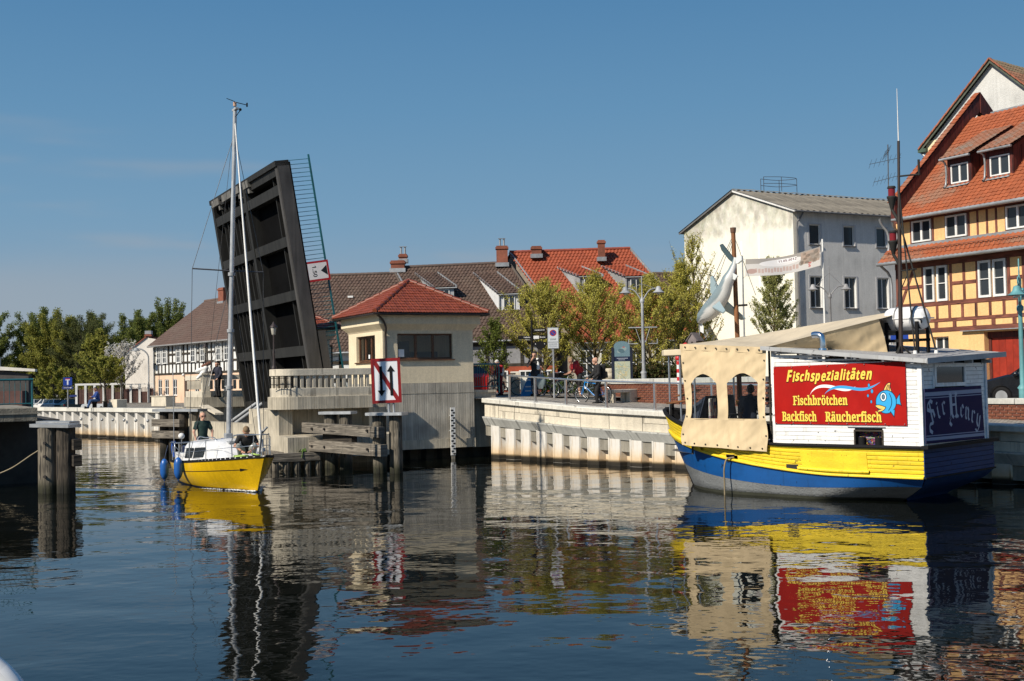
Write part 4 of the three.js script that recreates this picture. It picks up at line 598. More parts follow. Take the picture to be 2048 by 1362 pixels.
// ------------------------------------------------------------------ white and grey apartment building
{
  const t = thing('apartment_building', 'large apartment building with stained cream gable, grey front and corrugated roof', 'building', [17.77, 0, -75], frameTurn(0.888, 0.46));
  const Dp = 11.6, L = 14, E = 13.45, A = 15.5, y0 = 1.9;
  const pic = print(1024, 1024, (x, w, h) => { // wall print: 11.6 m wide, 13.6 m high
    x.fillStyle = '#efebdf'; x.fillRect(0, 0, w, h); const r = rng(5);
    for (let i = 0; i < 2600; i++) { const px = r() * w, peak = 1 - Math.abs(px / w - 0.52) * 2, ytop = 150 * (1 - peak) + 4, py = ytop + Math.pow(r(), 1.7) * (90 + 110 * peak) ; x.fillStyle = `rgba(${62 + r() * 30},${60 + r() * 26},${48 + r() * 20},${0.012 + r() * 0.034})`; const a = 4 + r() * 26; x.beginPath(); x.ellipse(px, py, a * (0.6 + r() * 0.5), a * (0.5 + r() * 0.6), r() * 3, 0, 7); x.fill(); }
    for (let i = 0; i < 26; i++) { const px = r() * w, py = 60 + r() * 150; x.fillStyle = `rgba(70,66,52,${0.02 + r() * 0.05})`; x.fillRect(px, py, 2 + r() * 4, 40 + r() * 90); }
    for (let i = 0; i < 500; i++) { x.fillStyle = r() < 0.5 ? 'rgba(255,252,240,0.05)' : 'rgba(190,180,150,0.035)'; x.beginPath(); x.ellipse(r() * w, r() * h, 20 + r() * 70, 14 + r() * 50, r() * 3, 0, 7); x.fill(); }
    x.fillStyle = 'rgba(255,254,248,0.9)'; x.fillRect(560, 262, 12, 250); x.fillRect(718, 236, 14, 270); x.fillRect(350, 560, 96, 20); x.fillRect(430, 905, 120, 22);
  });
  const gw = mesh('gable_wall', poly([[0, y0], [Dp, y0], [Dp, E - 0.1], [Dp / 2, A - 0.05], [0, E]], 0.02, -0.02).rotateY(-Math.PI / 2).translate(-0.001, 0, -Dp), M([0.9, 0.9, 0.9], 0.92, { map: pic }), t);
  { const g = gw.geometry, p = g.attributes.position, uv = g.attributes.uv; for (let i = 0; i < p.count; i++) uv.setXY(i, (p.getZ(i) + Dp) / Dp, (p.getY(i) - 1.9) / 13.6); }
  mesh('gable_core', poly([[0, y0], [Dp, y0], [Dp, E - 0.15], [Dp / 2, A - 0.1], [0, E - 0.05]], 0.3, 0.0).rotateY(-Math.PI / 2).translate(0.32, 0, -Dp), mat.creamWhite, t);
  const xs = [1.75, 4.6, 7.42, 10.2, 12.9], holes = []; for (const x of xs) holes.push([x - 0.46, x + 0.46, 11.3, 12.58], [x - 0.5, x + 0.5, 7.28, 9.28], [x - 0.5, x + 0.5, 3.4, 5.3]);
  frontBack(0.32, L, y0, E - 0.05, holes, 0.3, mat.grey, t, 'front_wall');
  mesh('side_wall', [boxb(L - 0.3, L, y0, E - 0.1, -Dp, -0.31), boxb(0.33, L - 0.31, y0, E - 0.1, -Dp, -Dp + 0.3)], mat.grey, t);
  const curt = M([0.30, 0.30, 0.30], 0.9, { map: T.tarp });
  for (const x of xs) for (const [y, w, h] of [[11.3, 0.92, 1.28], [7.28, 1.0, 2.0], [3.4, 1.0, 1.9]]) {
    const f = windowPart(t, x, y, w, h, 0, { cols: y > 8 && h < 1.5 ? 1 : 2, rows: 1, fw: 0.06, back: 0.16, mpane: mat.pane });
    mesh('window_surround', [boxb(x + w / 2, x + w / 2 + 0.12, y - 0.05, y + h + 0.08, 0.001, 0.02), boxb(x - w / 2 - 0.12, x - w / 2, y - 0.05, y + h + 0.08, 0.001, 0.02), boxb(x - w / 2, x + w / 2, y + h, y + h + 0.08, 0.001, 0.02)], M([0.47, 0.47, 0.48], 0.9), f);
    mesh('sill', boxb(x - w / 2 - 0.05, x + w / 2 + 0.05, y - 0.06, y - 0.004, -0.1, 0.09), mm([0.16, 0.15, 0.15]), f);
    mesh('reveal', boxb(x + w / 2 - 0.03, x + w / 2 - 0.002, y + 0.003, y + h - 0.003, -0.1, -0.01), mat.white, f);
  }
  const roofM = M([0.24, 0.225, 0.20], 0.95, { map: T.smooth, ...bmp(T.grain, 0.02) });
  const corr = (sgn) => grid(280, 6, (u, v) => [lerp(-0.25, L + 0.25, u), lerp(A + 0.06, E - 0.08, v) + 0.035 * Math.sin(u * 560 / 2 * 0.65), lerp(-Dp / 2, sgn > 0 ? 0.42 : -Dp - 0.42, v)]);
  for (const s of [1, -1]) { mesh('corrugated_roof', corr(s), roofM, t); mesh('roof_underlay', tris(quad([-0.2, A - 0.02, -Dp / 2], [L, A - 0.02, -Dp / 2], [L, E - 0.17, s > 0 ? 0.4 : -Dp - 0.4], [-0.2, E - 0.17, s > 0 ? 0.4 : -Dp - 0.4])), mat.concreteDark, t); }
  mesh('ridge_cap', Array.from({ length: 14 }, (_, i) => tris([...quad([i - 0.2, A + 0.10, -Dp / 2], [i + 0.78, A + 0.10, -Dp / 2], [i + 0.78, A - 0.0, -Dp / 2 + 0.28], [i - 0.2, A - 0.0, -Dp / 2 + 0.28])]).translate(0, (i % 2) * 0.02 + 0.03, 0)), M([0.28, 0.24, 0.17], 0.95, { map: T.mottle }), t);
  for (const s of [1, -1]) mesh('verge_board', beam([-0.17, A - 0.02, -Dp / 2], [-0.17, E - 0.13, s > 0 ? 0.4 : -Dp - 0.4], 0.05, 0.16), s > 0 ? mat.white : mm([0.2, 0.2, 0.2]), t);
  mesh('downpipe', tube([[0.55, E - 0.15, 0.38], [0.5, 13.1, 0.3], [0.22, 12.6, 0.1], [0.22, 12, 0.1], [0.22, 2, 0.1]], 0.055, 8, 30), mm([0.2, 0.2, 0.21]), t);
  mesh('gutter', bar([-0.2, E - 0.16, 0.46], [L, E - 0.16, 0.46], 0.06), mm([0.2, 0.2, 0.21]), t);
  const rl = []; const y = A + 0.05; for (const [a, b] of [[2.2, -5.4], [3.4, -5.0], [4.9, -5.2], [2.6, -6.2], [4.2, -6.2]]) rl.push(bar([a, y, b], [a, y + 0.95, b], 0.02, 5)); for (const h of [0.95, 0.5]) rl.push(tube([[2.2, y + h, -5.4], [3.4, y + h, -5.0], [4.9, y + h, -5.2], [4.2, y + h, -6.2], [2.6, y + h, -6.2]], 0.018, 5, 20)); mesh('roof_railing', rl, mm([0.06, 0.06, 0.07]), t);
}

// ------------------------------------------------------------------ the row of old houses across the square
function rowHouse(name, label, RL, RR, E, o) { // ridge ends, E: from ridge down to the eave; the plots are skewed to the street
  const t = thing(name, label, 'house', [0, 0, 0]); const add = (p, e, f = 1) => [p[0] + e[0] * f, p[1] + e[1] * f, p[2] + e[2] * f];
  const EL = add(RL, E), ER = add(RR, E), back = [-E[0], E[1], -E[2]], BL = add(RL, back), BR2 = add(RR, back);
  const deck = mm([0.09, 0.06, 0.045]);
  mesh('roof_deck', [tris([...quad(RL, RR, ER, EL), ...quad(RL, RR, BR2, BL)]).translate(0, -0.04, 0)], deck, t);
  tileSlope(t, RL, RR, E, 0.235, 0.27, tileMat, o.tone);
  mesh('ridge_tiles', Array.from({ length: Math.floor((RR[0] - RL[0]) / 0.4) }, (_, i) => { const n = Math.floor((RR[0] - RL[0]) / 0.4), k = (a) => [lerp(RL[0], RR[0], a), lerp(RL[1], RR[1], a) + 0.05, lerp(RL[2], RR[2], a)]; return bar(k(i / n), k((i + 1.05) / n), 0.12, 7, 0.11); }), o.ridge, t);
  // walls
  const ins = 0.35, f = 1 - ins / Math.hypot(E[0], E[2]); const wl = add(RL, [E[0] * f, 0, E[2] * f]), wr = add(RR, [E[0] * f, 0, E[2] * f]); const yT = EL[1] + 0.15;
  const wallX = Math.hypot(wr[0] - wl[0], wr[2] - wl[2]), wt = Math.atan2(-(wr[2] - wl[2]), wr[0] - wl[0]);
  const place = (g) => g.rotateY(wt).translate(wl[0], 0, wl[2]);
  const face = (pts, z0, z1) => place(poly(pts, z1 - z0, z0));
  mesh('wall', face([[0, 2.0], [wallX, 2.0], [wallX, yT], [0, yT]], -0.3, 0), o.wall, t);
  if (o.lower) mesh('lower_wall', face([[0, 2.0], [wallX, 2.0], [wallX, o.lowerTop], [0, o.lowerTop]], 0.01, 0.05), o.lower, t);
  for (const [P, Q] of [[RL, -1], [RR, 1]]) { const a = add(P, [E[0] * f, E[1] * f, E[2] * f]), b = add(P, [-E[0] * f, E[1] * f, -E[2] * f]); mesh('gable_wall', tris([[[a[0], a[1], a[2]], [b[0], b[1], b[2]], [P[0], P[1] - 0.1, P[2]]], ...quad([a[0], 2, a[2]], [b[0], 2, b[2]], b, a)]).translate(-Q * 0.12, -0.08, 0), o.gable || o.wall, t); const P1 = add(P, [0, 0.03, 0]); mesh('verge', [beam(P1, add(P1, E), 0.08, 0.18)], o.vergeM || mat.zinc, t); }
  mesh('gutter', bar(add(EL, [0, -0.06, 0.05]), add(ER, [0, -0.06, 0.05]), 0.07), mat.zinc, t);
  const localWin = (x, y, w, h, opt = {}) => { const g = new THREE.Group(); g.name = 'window_bay'; const fr = windowPart(t, x, y, w, h, o.lower && y < o.lowerTop ? 0.05 : 0.0, { cols: 2, rows: 2, fw: 0.09, back: -0.02, depth: 0.05, bars: 0.03, ...opt }); fr.rotation.y = wt; fr.position.set(wl[0], 0, wl[2]); };
  for (const w of o.windows || []) localWin(...w);
  for (const b of o.beams || []) mesh('beam', face([[b[0], b[1]], [b[2], b[1]], [b[2], b[3]], [b[0], b[3]]], 0.005, 0.05), mat.timberDark, t);
  for (const d of o.dormers || []) {
    const { u0, u1, v0, v1, h } = d, at2 = (u, v) => add([lerp(RL[0], RR[0], u), lerp(RL[1], RR[1], u), lerp(RL[2], RR[2], u)], E, v);
    const fl = at2(u0, v1), fr = at2(u1, v1), bl = at2(u0, v0), br = at2(u1, v0), tl = add(fl, [0, h, 0]), tr = add(fr, [0, h, 0]);
    const dm = mesh('dormer', tris([...quad(fl, fr, tr, tl), [bl, fl, tl], [br, fr, tr]]), d.m, t);
    const w = fr[0] - fl[0], wp = windowPart(dm, w * (d.wx || 0.5), 0.08, Math.min(w * 0.55, 0.8), h - 0.22, 0.03, { cols: 2, rows: 2, fw: 0.05, back: 0.0, depth: 0.03, bars: 0.02 }); wp.position.set(fl[0], fl[1], fl[2]); wp.rotation.y = Math.atan2(-(fr[2] - fl[2]), fr[0] - fl[0]);
    const ov = 1.06, dv = [(tl[0] - bl[0]) * ov, (tl[1] - bl[1]) * ov, (tl[2] - bl[2]) * ov];
    tileSlope(t, add(bl, [-0.08, 0.08, 0]), add(br, [0.12, 0.08, 0]), dv, 0.235, 0.27, tileMat, o.tone);
    mesh('dormer_edge', [beam(add(bl, [-0.1, 0.08, 0.02]), add(add(bl, dv), [-0.1, 0.08, 0.02]), 0.05, 0.12), beam(add(br, [0.13, 0.08, 0.02]), add(add(br, dv), [0.13, 0.08, 0.02]), 0.05, 0.12), bar(add(add(bl, dv), [-0.1, 0, 0.02]), add(add(br, dv), [0.13, 0, 0.02]), 0.05)], mat.zinc, dm);
    mesh('dormer_pipe', bar(add(tl, [0.05, 0, 0.06]), add(fl, [0.05, 0.05, 0.06]), 0.04), mat.zinc, dm);
  }
  return t;
}
const brickM = mm([0.30, 0.10, 0.06], 0.9);
function chimney(parent, x, y, z, w, h, d, cap = false) { const c = mesh('chimney', [boxb(x - w / 2, x + w / 2, y, y + h, z - d / 2, z + d / 2), boxb(x - w / 2 - 0.06, x + w / 2 + 0.06, y + h - 0.22, y + h - 0.08, z - d / 2 - 0.06, z + d / 2 + 0.06)], brickM, parent); if (cap) { mesh('chimney_pot', [cyl(0.06, 0.06, 0.5, x - 0.12, y + h, z), cyl(0.06, 0.06, 0.5, x + 0.14, y + h, z), box(0.5, 0.03, 0.2, x, y + h + 0.5, z)], mat.zinc, c); } mesh('chimney_flashing', boxb(x - w / 2 - 0.08, x + w / 2 + 0.08, y - 0.05, y + 0.22, z - d / 2 - 0.08, z + d / 2 + 0.08), mat.zinc, c); return c; }
const brownTone = toneOf([0.078, 0.047, 0.034], 0.5, 0.35, [0.115, 0.085, 0.062]), redTone = toneOf([0.265, 0.053, 0.019], 0.28, 0.2, [0.22, 0.055, 0.03]);
{
  const E = [3.1, -5.2, 5.0];
  const a = rowHouse('brown_roof_house', 'old house with long brown tiled roof directly behind the keeper house', [-15.6, 10.25, -80], [-7.6, 10.34, -80], E, { tone: brownTone, ridge: tileMat2(0.12, 0.085, 0.07), wall: mat.white, beams: [[0, 4.3, 7.9, 4.5], [0, 3.2, 7.9, 3.4], ...Array.from({ length: 9 }, (_, i) => [i * 0.9, 2, i * 0.9 + 0.16, 5.2])] });
  for (const [x, v] of [[-11.5, 0.32], [-8.6, 0.3], [-12.2, 0.6]]) mesh('vent_tile', box(0.35, 0.12, 0.2, x + E[0] * v, 10.3 + E[1] * v + 0.12, -80 + E[2] * v), mat.white, a);
  const b = rowHouse('brown_roof_house', 'old house with brown tiled roof and two pale shed dormers left of the red roof', [-8.0, 10.75, -80.4], [-0.1, 10.9, -80], E, { tone: brownTone, ridge: tileMat2(0.13, 0.09, 0.075), wall: mm([0.30, 0.30, 0.31]), vergeM: mm([0.16, 0.13, 0.11]), lower: mm([0.46, 0.09, 0.035]), lowerTop: 3.95, windows: [[5.9, 2.5, 0.8, 1.2], [7.3, 2.5, 0.8, 1.2], [4.4, 2.5, 0.8, 1.2]], beams: [[0, 5.25, 8, 5.5], [0, 3.95, 8, 4.15], ...[0.1, 1.2, 2.3, 3.4, 4.5, 5.6, 6.7, 7.7].map((x) => [x, 3.95, x + 0.2, 5.4])],
    dormers: [{ u0: 0.18, u1: 0.34, v0: 0.10, v1: 0.52, h: 1.12, m: mat.zinc }, { u0: 0.66, u1: 0.83, v0: 0.13, v1: 0.64, h: 1.15, m: M([0.62, 0.63, 0.64], 0.8, { map: T.plaster }) }] });
  chimney(b, -7.55, 10.5, -80.3, 0.9, 0.75, 0.6, false); chimney(b, -7.25, 11.2, -80.9, 0.5, 0.55, 0.5, true); chimney(b, -0.55, 10.7, -79.9, 0.75, 1.35, 0.6, true);
  const c = rowHouse('red_roof_house', 'house with bright red tiled roof, two brick chimneys and shed dormers behind the trees', [-0.05, 11.65, -80.5], [8.05, 11.75, -80.5], [4.1, -6.3, 5.6], { tone: redTone, ridge: tileMat2(0.36, 0.075, 0.04), wall: mm([0.62, 0.58, 0.48]), gable: mm([0.30, 0.25, 0.2]), windows: [[2.2, 3.2, 1.1, 1.7], [3.9, 3.2, 1.1, 1.7], [5.6, 3.2, 1.1, 1.7], [7.2, 3.2, 1.0, 1.7], [0.8, 3.2, 0.9, 1.7]],
    dormers: [{ u0: 0.30, u1: 0.47, v0: 0.20, v1: 0.50, h: 1.2, m: mm([0.36, 0.37, 0.38]) }, { u0: 0.66, u1: 0.83, v0: 0.20, v1: 0.52, h: 1.2, m: mm([0.36, 0.37, 0.38]) }] });
  chimney(c, 1.75, 11.25, -80.0, 0.65, 0.75, 0.55); chimney(c, 6.05, 10.9, -79.4, 0.45, 1.35, 0.45);
  rowHouse('brown_roof_house', 'brown tiled roof between the red roof and the cream apartment gable', [7.6, 10.35, -84], [11.5, 10.3, -84], [1.6, -5.0, 5.0], { tone: brownTone, ridge: tileMat2(0.12, 0.085, 0.07), wall: mm([0.5, 0.46, 0.38]) });
}

// ------------------------------------------------------------------ left bank: timber-framed house, gable house, pillar wall, shed
{
  const t = thing('timber_framed_house', 'white house with black timber frame, pink ground floor and brown roof', 'house', [-29.85, 0, -100], frameTurn(0.62, -0.78));
  const L = 24, Dp = 9.4, pink = M([0.80, 0.56, 0.40], 0.92, { map: T.plaster }), wx = [1.15, 2.35, 5.15, 8.0, 9.75, 12.6, 14.0, 17, 19.5];
  mesh('ground_floor_wall', poly([[0, 1.7], [L, 1.7], [L, 4.05], [0, 4.05]], 0.3, -0.3, [...[1.2, 2.6, 4.25, 8.5, 10.2, 12, 13.6].map((x) => rectHole(x - 0.42, x + 0.42, 2.4, 3.72)), rectHole(6.1, 7.0, 1.72, 3.75)]), pink, t);
  for (const x of [1.2, 2.6, 4.25, 8.5, 10.2, 12, 13.6]) windowPart(t, x, 2.4, 0.84, 1.32, 0, { cols: 2, rows: 2, fw: 0.07, back: 0.1, sill: mat.white });
  const d = mesh('door', boxb(6.35, 7.0, 1.72, 3.75, -0.25, -0.2), mat.brownWood, t); mesh('door_leaf', boxb(6.1, 6.34, 1.72, 3.75, -0.26, -0.22), mat.darkIn, d); mesh('lamp', sph(0.12, 6.2, 4.02, 0.12, 8), mat.white, t);
  mesh('core_wall', [boxb(0, L, 4.06, 6.6, -0.4, -0.06)], mat.white, t); mesh('gable_wall', poly([[0, 1.7], [Dp, 1.7], [Dp, 6.5], [Dp / 2, 10.2], [0, 6.5]], 0.25, 0).rotateY(-Math.PI / 2).translate(0.25, 0, -Dp), mat.creamWhite, t);
  for (const y of [4.06, 4.95, 5.66, 6.44]) mesh('beam', boxb(0, L, y, y + (y < 4.5 ? 0.17 : 0.13), -0.05, 0.02), mat.timberDark, t);
  for (let x = 0; x < L; x += 0.74) { if (wx.some((w) => Math.abs(w - x - 0.07) < 0.42)) { mesh('post', boxb(x, x + 0.115, 4.232, 4.948, -0.05, 0.015), mat.timberDark, t); continue; } for (const [a, b] of [[4.232, 4.948], [5.082, 5.658], [5.792, 6.438]]) mesh('post', boxb(x, x + 0.115, a, b, -0.05, 0.015), mat.timberDark, t); }
  for (const x of wx) { const f = windowPart(t, x, 5.0, 0.74, 1.4, 0.06, { cols: 2, rows: 3, fw: 0.07, back: 0.02, depth: 0.06, bars: 0.028 }); for (const a of [x - 0.52, x + 0.39]) mesh('shutter', boxb(a, a + 0.13, 4.95, 6.42, 0.02, 0.06), mat.white, f); }
  const tone = toneOf([0.098, 0.060, 0.046], 0.25, 0.4, [0.125, 0.098, 0.078]);
  mesh('roof_deck', tris([...quad([-0.3, 10.36, -Dp / 2], [L, 10.36, -Dp / 2], [L, 6.5, 0.4], [-0.3, 6.5, 0.4]), ...quad([-0.3, 10.36, -Dp / 2], [L, 10.36, -Dp / 2], [L, 6.4, -Dp - 0.3], [-0.3, 6.4, -Dp - 0.3])]).translate(0, -0.03, 0), mm([0.08, 0.05, 0.04]), t);
  tileSlope(t, [-0.3, 10.36, -Dp / 2], [L, 10.36, -Dp / 2], [0, -3.86, Dp / 2 + 0.4], 0.30, 0.30, tileMat, tone);
  mesh('ridge_tiles', bar([-0.3, 10.4, -Dp / 2], [L, 10.4, -Dp / 2], 0.13), tileMat2(0.14, 0.09, 0.07), t);
  mesh('gutter', bar([-0.3, 6.46, 0.46], [L, 6.46, 0.46], 0.07), mm([0.3, 0.3, 0.3]), t); mesh('downpipe', bar([0.15, 1.8, 0.08], [0.15, 6.4, 0.1], 0.06), mat.zinc, t);
  chimney(t, 4.0, 9.9, -4.5, 1.0, 1.35, 0.7);
  const w2 = thing('gable_annexe', 'bright white gabled annexe left of the timber framed house', 'house', [0, 0, 0]);
  mesh('gable_wall', poly([[-34.2, 1.7], [-30.2, 1.7], [-30.2, 7.1], [-32.3, 7.5], [-34.2, 6.15]], 0.3, -106.3), M([0.88, 0.82, 0.74], 0.92, { map: T.plaster }), w2);
  mesh('roof', [hexa([[-34.5, 6.0, -106.5], [-34.4, 5.95, -105.9], [-32.3, 7.5, -105.9], [-32.4, 7.5, -113], [-34.5, 6.1, -106.5], [-34.4, 6.07, -105.9], [-32.3, 7.64, -105.9], [-32.4, 7.64, -113]]), tris(quad([-32.3, 7.6, -105.9], [-29.5, 7.3, -105.9], [-29.5, 7.3, -113], [-32.3, 7.6, -113]))], tileMat2(0.30, 0.08, 0.05), w2);
  chimney(w2, -32.7, 7.2, -108, 0.55, 0.7, 0.5); mesh('upper_chimney', box(0.57, 0.3, 0.52, -32.7, 8.03, -108), mat.zinc, w2);
  const gl = thing('gooseneck_lamp', 'curved grey street lamp at the corner of the white annexe', 'street lamp', [-29.9, 1.85, -98.6]);
  mesh('pole', tube([[0, 0, 0], [0, 3.2, 0], [-0.05, 3.9, 0], [-0.5, 4.35, 0], [-0.95, 4.45, 0]], 0.06, 7, 24), mat.greyPaint, gl); mesh('lamp_head', lathe([[0.02, 0.12], [0.12, 0.1], [0.2, -0.05], [0.34, -0.12], [0.32, -0.16], [0, -0.16]], 12).translate(-1.0, 4.4, 0), mat.greyPaint, gl);
  const sw = thing('pillar_wall', 'low wall of white pillars and reddish lattice panels behind the parked cars', 'wall', [-36.7, 0, -101], frameTurn(0.99, 0.1));
  const pl = geo(boxb(-0.09, 0.09, 1.8, 3.35, -0.1, 0.1)), lat = mm([0.22, 0.115, 0.095]);
  for (let i = 0; i < 10; i++) { share('pillar', pl, mat.white, sw, [i * 0.74, 0, 0]); mesh('lattice_panel', [boxb(i * 0.74 + 0.1, i * 0.74 + 0.64, 1.8, i % 3 === 1 ? 2.75 : 3.0, -0.03, 0.0), ...Array.from({ length: 5 }, (_, k) => boxb(i * 0.74 + 0.12 + k * 0.11, i * 0.74 + 0.16 + k * 0.11, 1.8, 3.12 + rr(-0.1, 0.1), 0.002, 0.03))], lat, sw); }
  mesh('top_rail', [boxb(-0.1, 4.0, 3.36, 3.52, -0.1, 0.1), boxb(4.0, 7.2, 3.352, 3.42, -0.06, 0.06)], mat.white, sw);
  const sh = thing('warehouse', 'dark grey shed with white roof edge at the left edge', 'shed', [0, 0, 0]);
  mesh('wall', poly([[-62, 0.6], [-48.4, 0.6], [-48.4, 4.6], [-51.8, 5.25], [-62, 4.4]], 0.8, -120.8), mm([0.075, 0.07, 0.068]), sh); mesh('roof', [hexa([[-64, 5.8, -119.6], [-47.6, 4.9, -119.6], [-48.0, 4.9, -121.2], [-64, 5.8, -121.2], [-64, 6.6, -119.6], [-47.6, 5.15, -119.6], [-48.0, 5.15, -121.2], [-64, 6.6, -121.2]])], M([0.72, 0.69, 0.62], 0.8, { map: T.plaster }), sh); mesh('flue', cyl(0.18, 0.18, 1.0, -51.3, 5.4, -119.9), mat.zinc, sh);
  mesh('lower_shed', boxb(-62, -48.6, 0.6, 3.0, -120, -118.9), mm([0.13, 0.06, 0.05]), sh);
}

// ------------------------------------------------------------------ trees
const leafMat = new THREE.MeshPhysicalMaterial({ color: 0xffffff, vertexColors: true, roughness: 0.9, transmission: 0.5, thickness: 0, side: THREE.DoubleSide, specularIntensity: 0.2 });
const barkMat = M([0.085, 0.072, 0.058], 0.95, { map: T.woodV });
function leaves(pts, size, cols, r, per = 1, spread = 0.12) {
  const n = pts.length * per, pos = new Float32Array(n * 18), colr = new Float32Array(n * 18), nor = new Float32Array(n * 18); let o = 0; const a = V3(), b = V3(), c = V3(), nn = V3();
  for (const p of pts) for (let k = 0; k < per; k++) {
    const x = p[0] + (r() - 0.5) * 2 * spread, y = p[1] + (r() - 0.5) * 2 * spread, z = p[2] + (r() - 0.5) * 2 * spread, s = size * (0.6 + 0.8 * r());
    a.set(r() - 0.5, r() - 0.35, r() - 0.5).normalize(); b.set(r() - 0.5, r() - 0.5, r() - 0.5).cross(a).normalize(); nn.copy(a).cross(b);
    const t = r(), c0 = cols[Math.floor(r() * cols.length)], k2 = 0.75 + 0.5 * t;
    const P = [[-0.1, 0], [0.5, -0.34], [1, 0], [-0.1, 0], [1, 0], [0.5, 0.34]];
    for (const [u, v] of P) { pos[o] = x + (a.x * u + b.x * v) * s; pos[o + 1] = y + (a.y * u + b.y * v) * s; pos[o + 2] = z + (a.z * u + b.z * v) * s; nor[o] = nn.x; nor[o + 1] = nn.y; nor[o + 2] = nn.z; colr[o] = c0[0] * k2; colr[o + 1] = c0[1] * k2; colr[o + 2] = c0[2] * k2; o += 3; }
  }
  const g = new THREE.BufferGeometry(); g.setAttribute('position', new THREE.BufferAttribute(pos, 3)); g.setAttribute('normal', new THREE.BufferAttribute(nor, 3)); g.setAttribute('color', new THREE.BufferAttribute(colr, 3)); g.setAttribute('uv', new THREE.BufferAttribute(new Float32Array(n * 12), 2)); return g;
}
const limb = (a, b, r0, r1, n) => bar(a, b, r0, n, r1);
function tree(name, label, category, x, y, d, o, group) {
  const t = thing(name, label, category, [x, y, -d], 0, group), r = rng(o.seed), wood = [], tips = [];
  const { h, rad, clear, rt = 0.12, nb = 26, leafSize = 0.1, cols, per = 2, spread = 0.14, up = 0.9, sub: ns = 9, lean = 0, shape = (f) => Math.sin(Math.PI * Math.pow(f, 0.75) * 0.93 + 0.12), fork = 0, dens = 1, gap = 0.16 } = o;
  const lead = [[0, 0, 0]]; const top = fork ? clear + (h - clear) * 0.5 : h; const N = 7; for (let i = 1; i <= N; i++) lead.push([lean * i / N + (r() - 0.5) * 0.12 * h / 8, top * i / N, (r() - 0.5) * 0.12 * h / 8]);
  for (let i = 0; i < N; i++) wood.push(limb(lead[i], lead[i + 1], rt * Math.pow(1 - i / N, 0.8) + 0.012, rt * Math.pow(1 - (i + 1) / N, 0.8) + 0.01, 7));
  const onLead = (yy) => { const f = clamp(yy / top) * N, i = Math.min(N - 1, Math.floor(f)); return [0, 1, 2].map((k) => lerp(lead[i][k], lead[i + 1][k], f - i)); };
  for (let b = 0; b < nb; b++) {
    const f = (b + 0.5) / nb, base = onLead(fork ? clear * 0.7 + (top - clear * 0.7) * Math.pow(f, 0.8) : clear + (h - clear) * (0.97 * f - 0.04)), az = b * 2.4 + r() * 0.9;
    const yEnd = clear + (h - clear) * clamp(f * 0.85 + 0.18 + (r() - 0.5) * 0.1), R = rad * Math.max(0.05, shape(clamp((yEnd - clear) / (h - clear)))) * (0.72 + 0.4 * r());
    const end = [lean * yEnd / h + Math.cos(az) * R, Math.max(base[1] + 0.2, fork ? yEnd : base[1] + R * up * (0.7 + 0.6 * r())), Math.sin(az) * R]; if (end[1] > h * 1.04) end[1] = h * (0.98 + 0.06 * r());
    const mid = [0, 1, 2].map((k) => lerp(base[k], end[k], 0.5) + (k === 1 ? -0.06 * R : (r() - 0.5) * 0.2 * R));
    const rb = rt * 0.42 * (1 - 0.6 * f) + 0.008; wood.push(limb(base, mid, rb, rb * 0.6, 5), limb(mid, end, rb * 0.6, 0.008, 5));
    const along = (u) => u < 0.5 ? [0, 1, 2].map((k) => lerp(base[k], mid[k], u * 2)) : [0, 1, 2].map((k) => lerp(mid[k], end[k], u * 2 - 1));
    for (let s = 0; s < ns; s++) {
      const u = 0.25 + 0.78 * (s + r()) / ns, p = along(Math.min(1, u)), L = (0.22 + 0.5 * r()) * Math.max(0.5, R * 0.42 * (1.15 - u)) * (o.twig || 1), a2 = az + (r() - 0.5) * 3.2, upk = up * (0.5 + 0.9 * r());
      const q = [p[0] + Math.cos(a2) * L * 0.8, p[1] + L * upk, p[2] + Math.sin(a2) * L * 0.8]; wood.push(limb(p, q, rb * 0.28 + 0.004, 0.004, 3));
      if (r() < gap) continue;
      const m = Math.ceil(7 * dens); for (let k = 0; k < m; k++) { const w = (k + r()) / m; tips.push([lerp(p[0], q[0], w * 1.1), lerp(p[1], q[1], w * 1.1), lerp(p[2], q[2], w * 1.1)]); }
      if (o.fine) for (let e = 0; e < o.fine; e++) { const w = 0.3 + 0.7 * r(), c = [lerp(p[0], q[0], w), lerp(p[1], q[1], w), lerp(p[2], q[2], w)], a3 = r() * 6.28, l3 = L * (0.3 + 0.4 * r()), q3 = [c[0] + Math.cos(a3) * l3 * 0.6, c[1] + l3 * (0.5 + 0.6 * up * r()), c[2] + Math.sin(a3) * l3 * 0.6]; wood.push(limb(c, q3, 0.006, 0.003, 3)); for (let k = 0; k < 4; k++) { const w3 = (k + r()) / 4; tips.push([lerp(c[0], q3[0], w3), lerp(c[1], q3[1], w3), lerp(c[2], q3[2], w3)]); } }
    }
  }
  mesh('trunk', wood, o.bark || barkMat, t); const cr = new THREE.Mesh(leaves(tips, leafSize, cols, r, per, spread), leafMat); cr.name = 'crown'; cr.castShadow = cr.receiveShadow = true; t.add(cr);
  return t;
}
const spring = [[0.58, 0.53, 0.10], [0.51, 0.48, 0.11], [0.64, 0.57, 0.15], [0.44, 0.43, 0.09]];
const mid = [[0.18, 0.22, 0.05], [0.145, 0.18, 0.04], [0.22, 0.24, 0.055], [0.11, 0.145, 0.04]], yel = [[0.30, 0.30, 0.06], [0.25, 0.27, 0.055], [0.34, 0.32, 0.07]], dk = [[0.12, 0.135, 0.045], [0.14, 0.155, 0.05], [0.09, 0.105, 0.035]];
const cone = (f) => Math.pow(1 - f, 0.75) * 0.98 + 0.06, egg = (f) => Math.sin(Math.PI * Math.pow(f * 0.96 + 0.03, 0.62));
const SG = 'young street trees in fresh yellow-green leaf on the square';
const twigBark = M([0.27, 0.215, 0.10], 0.95, { map: T.woodV });
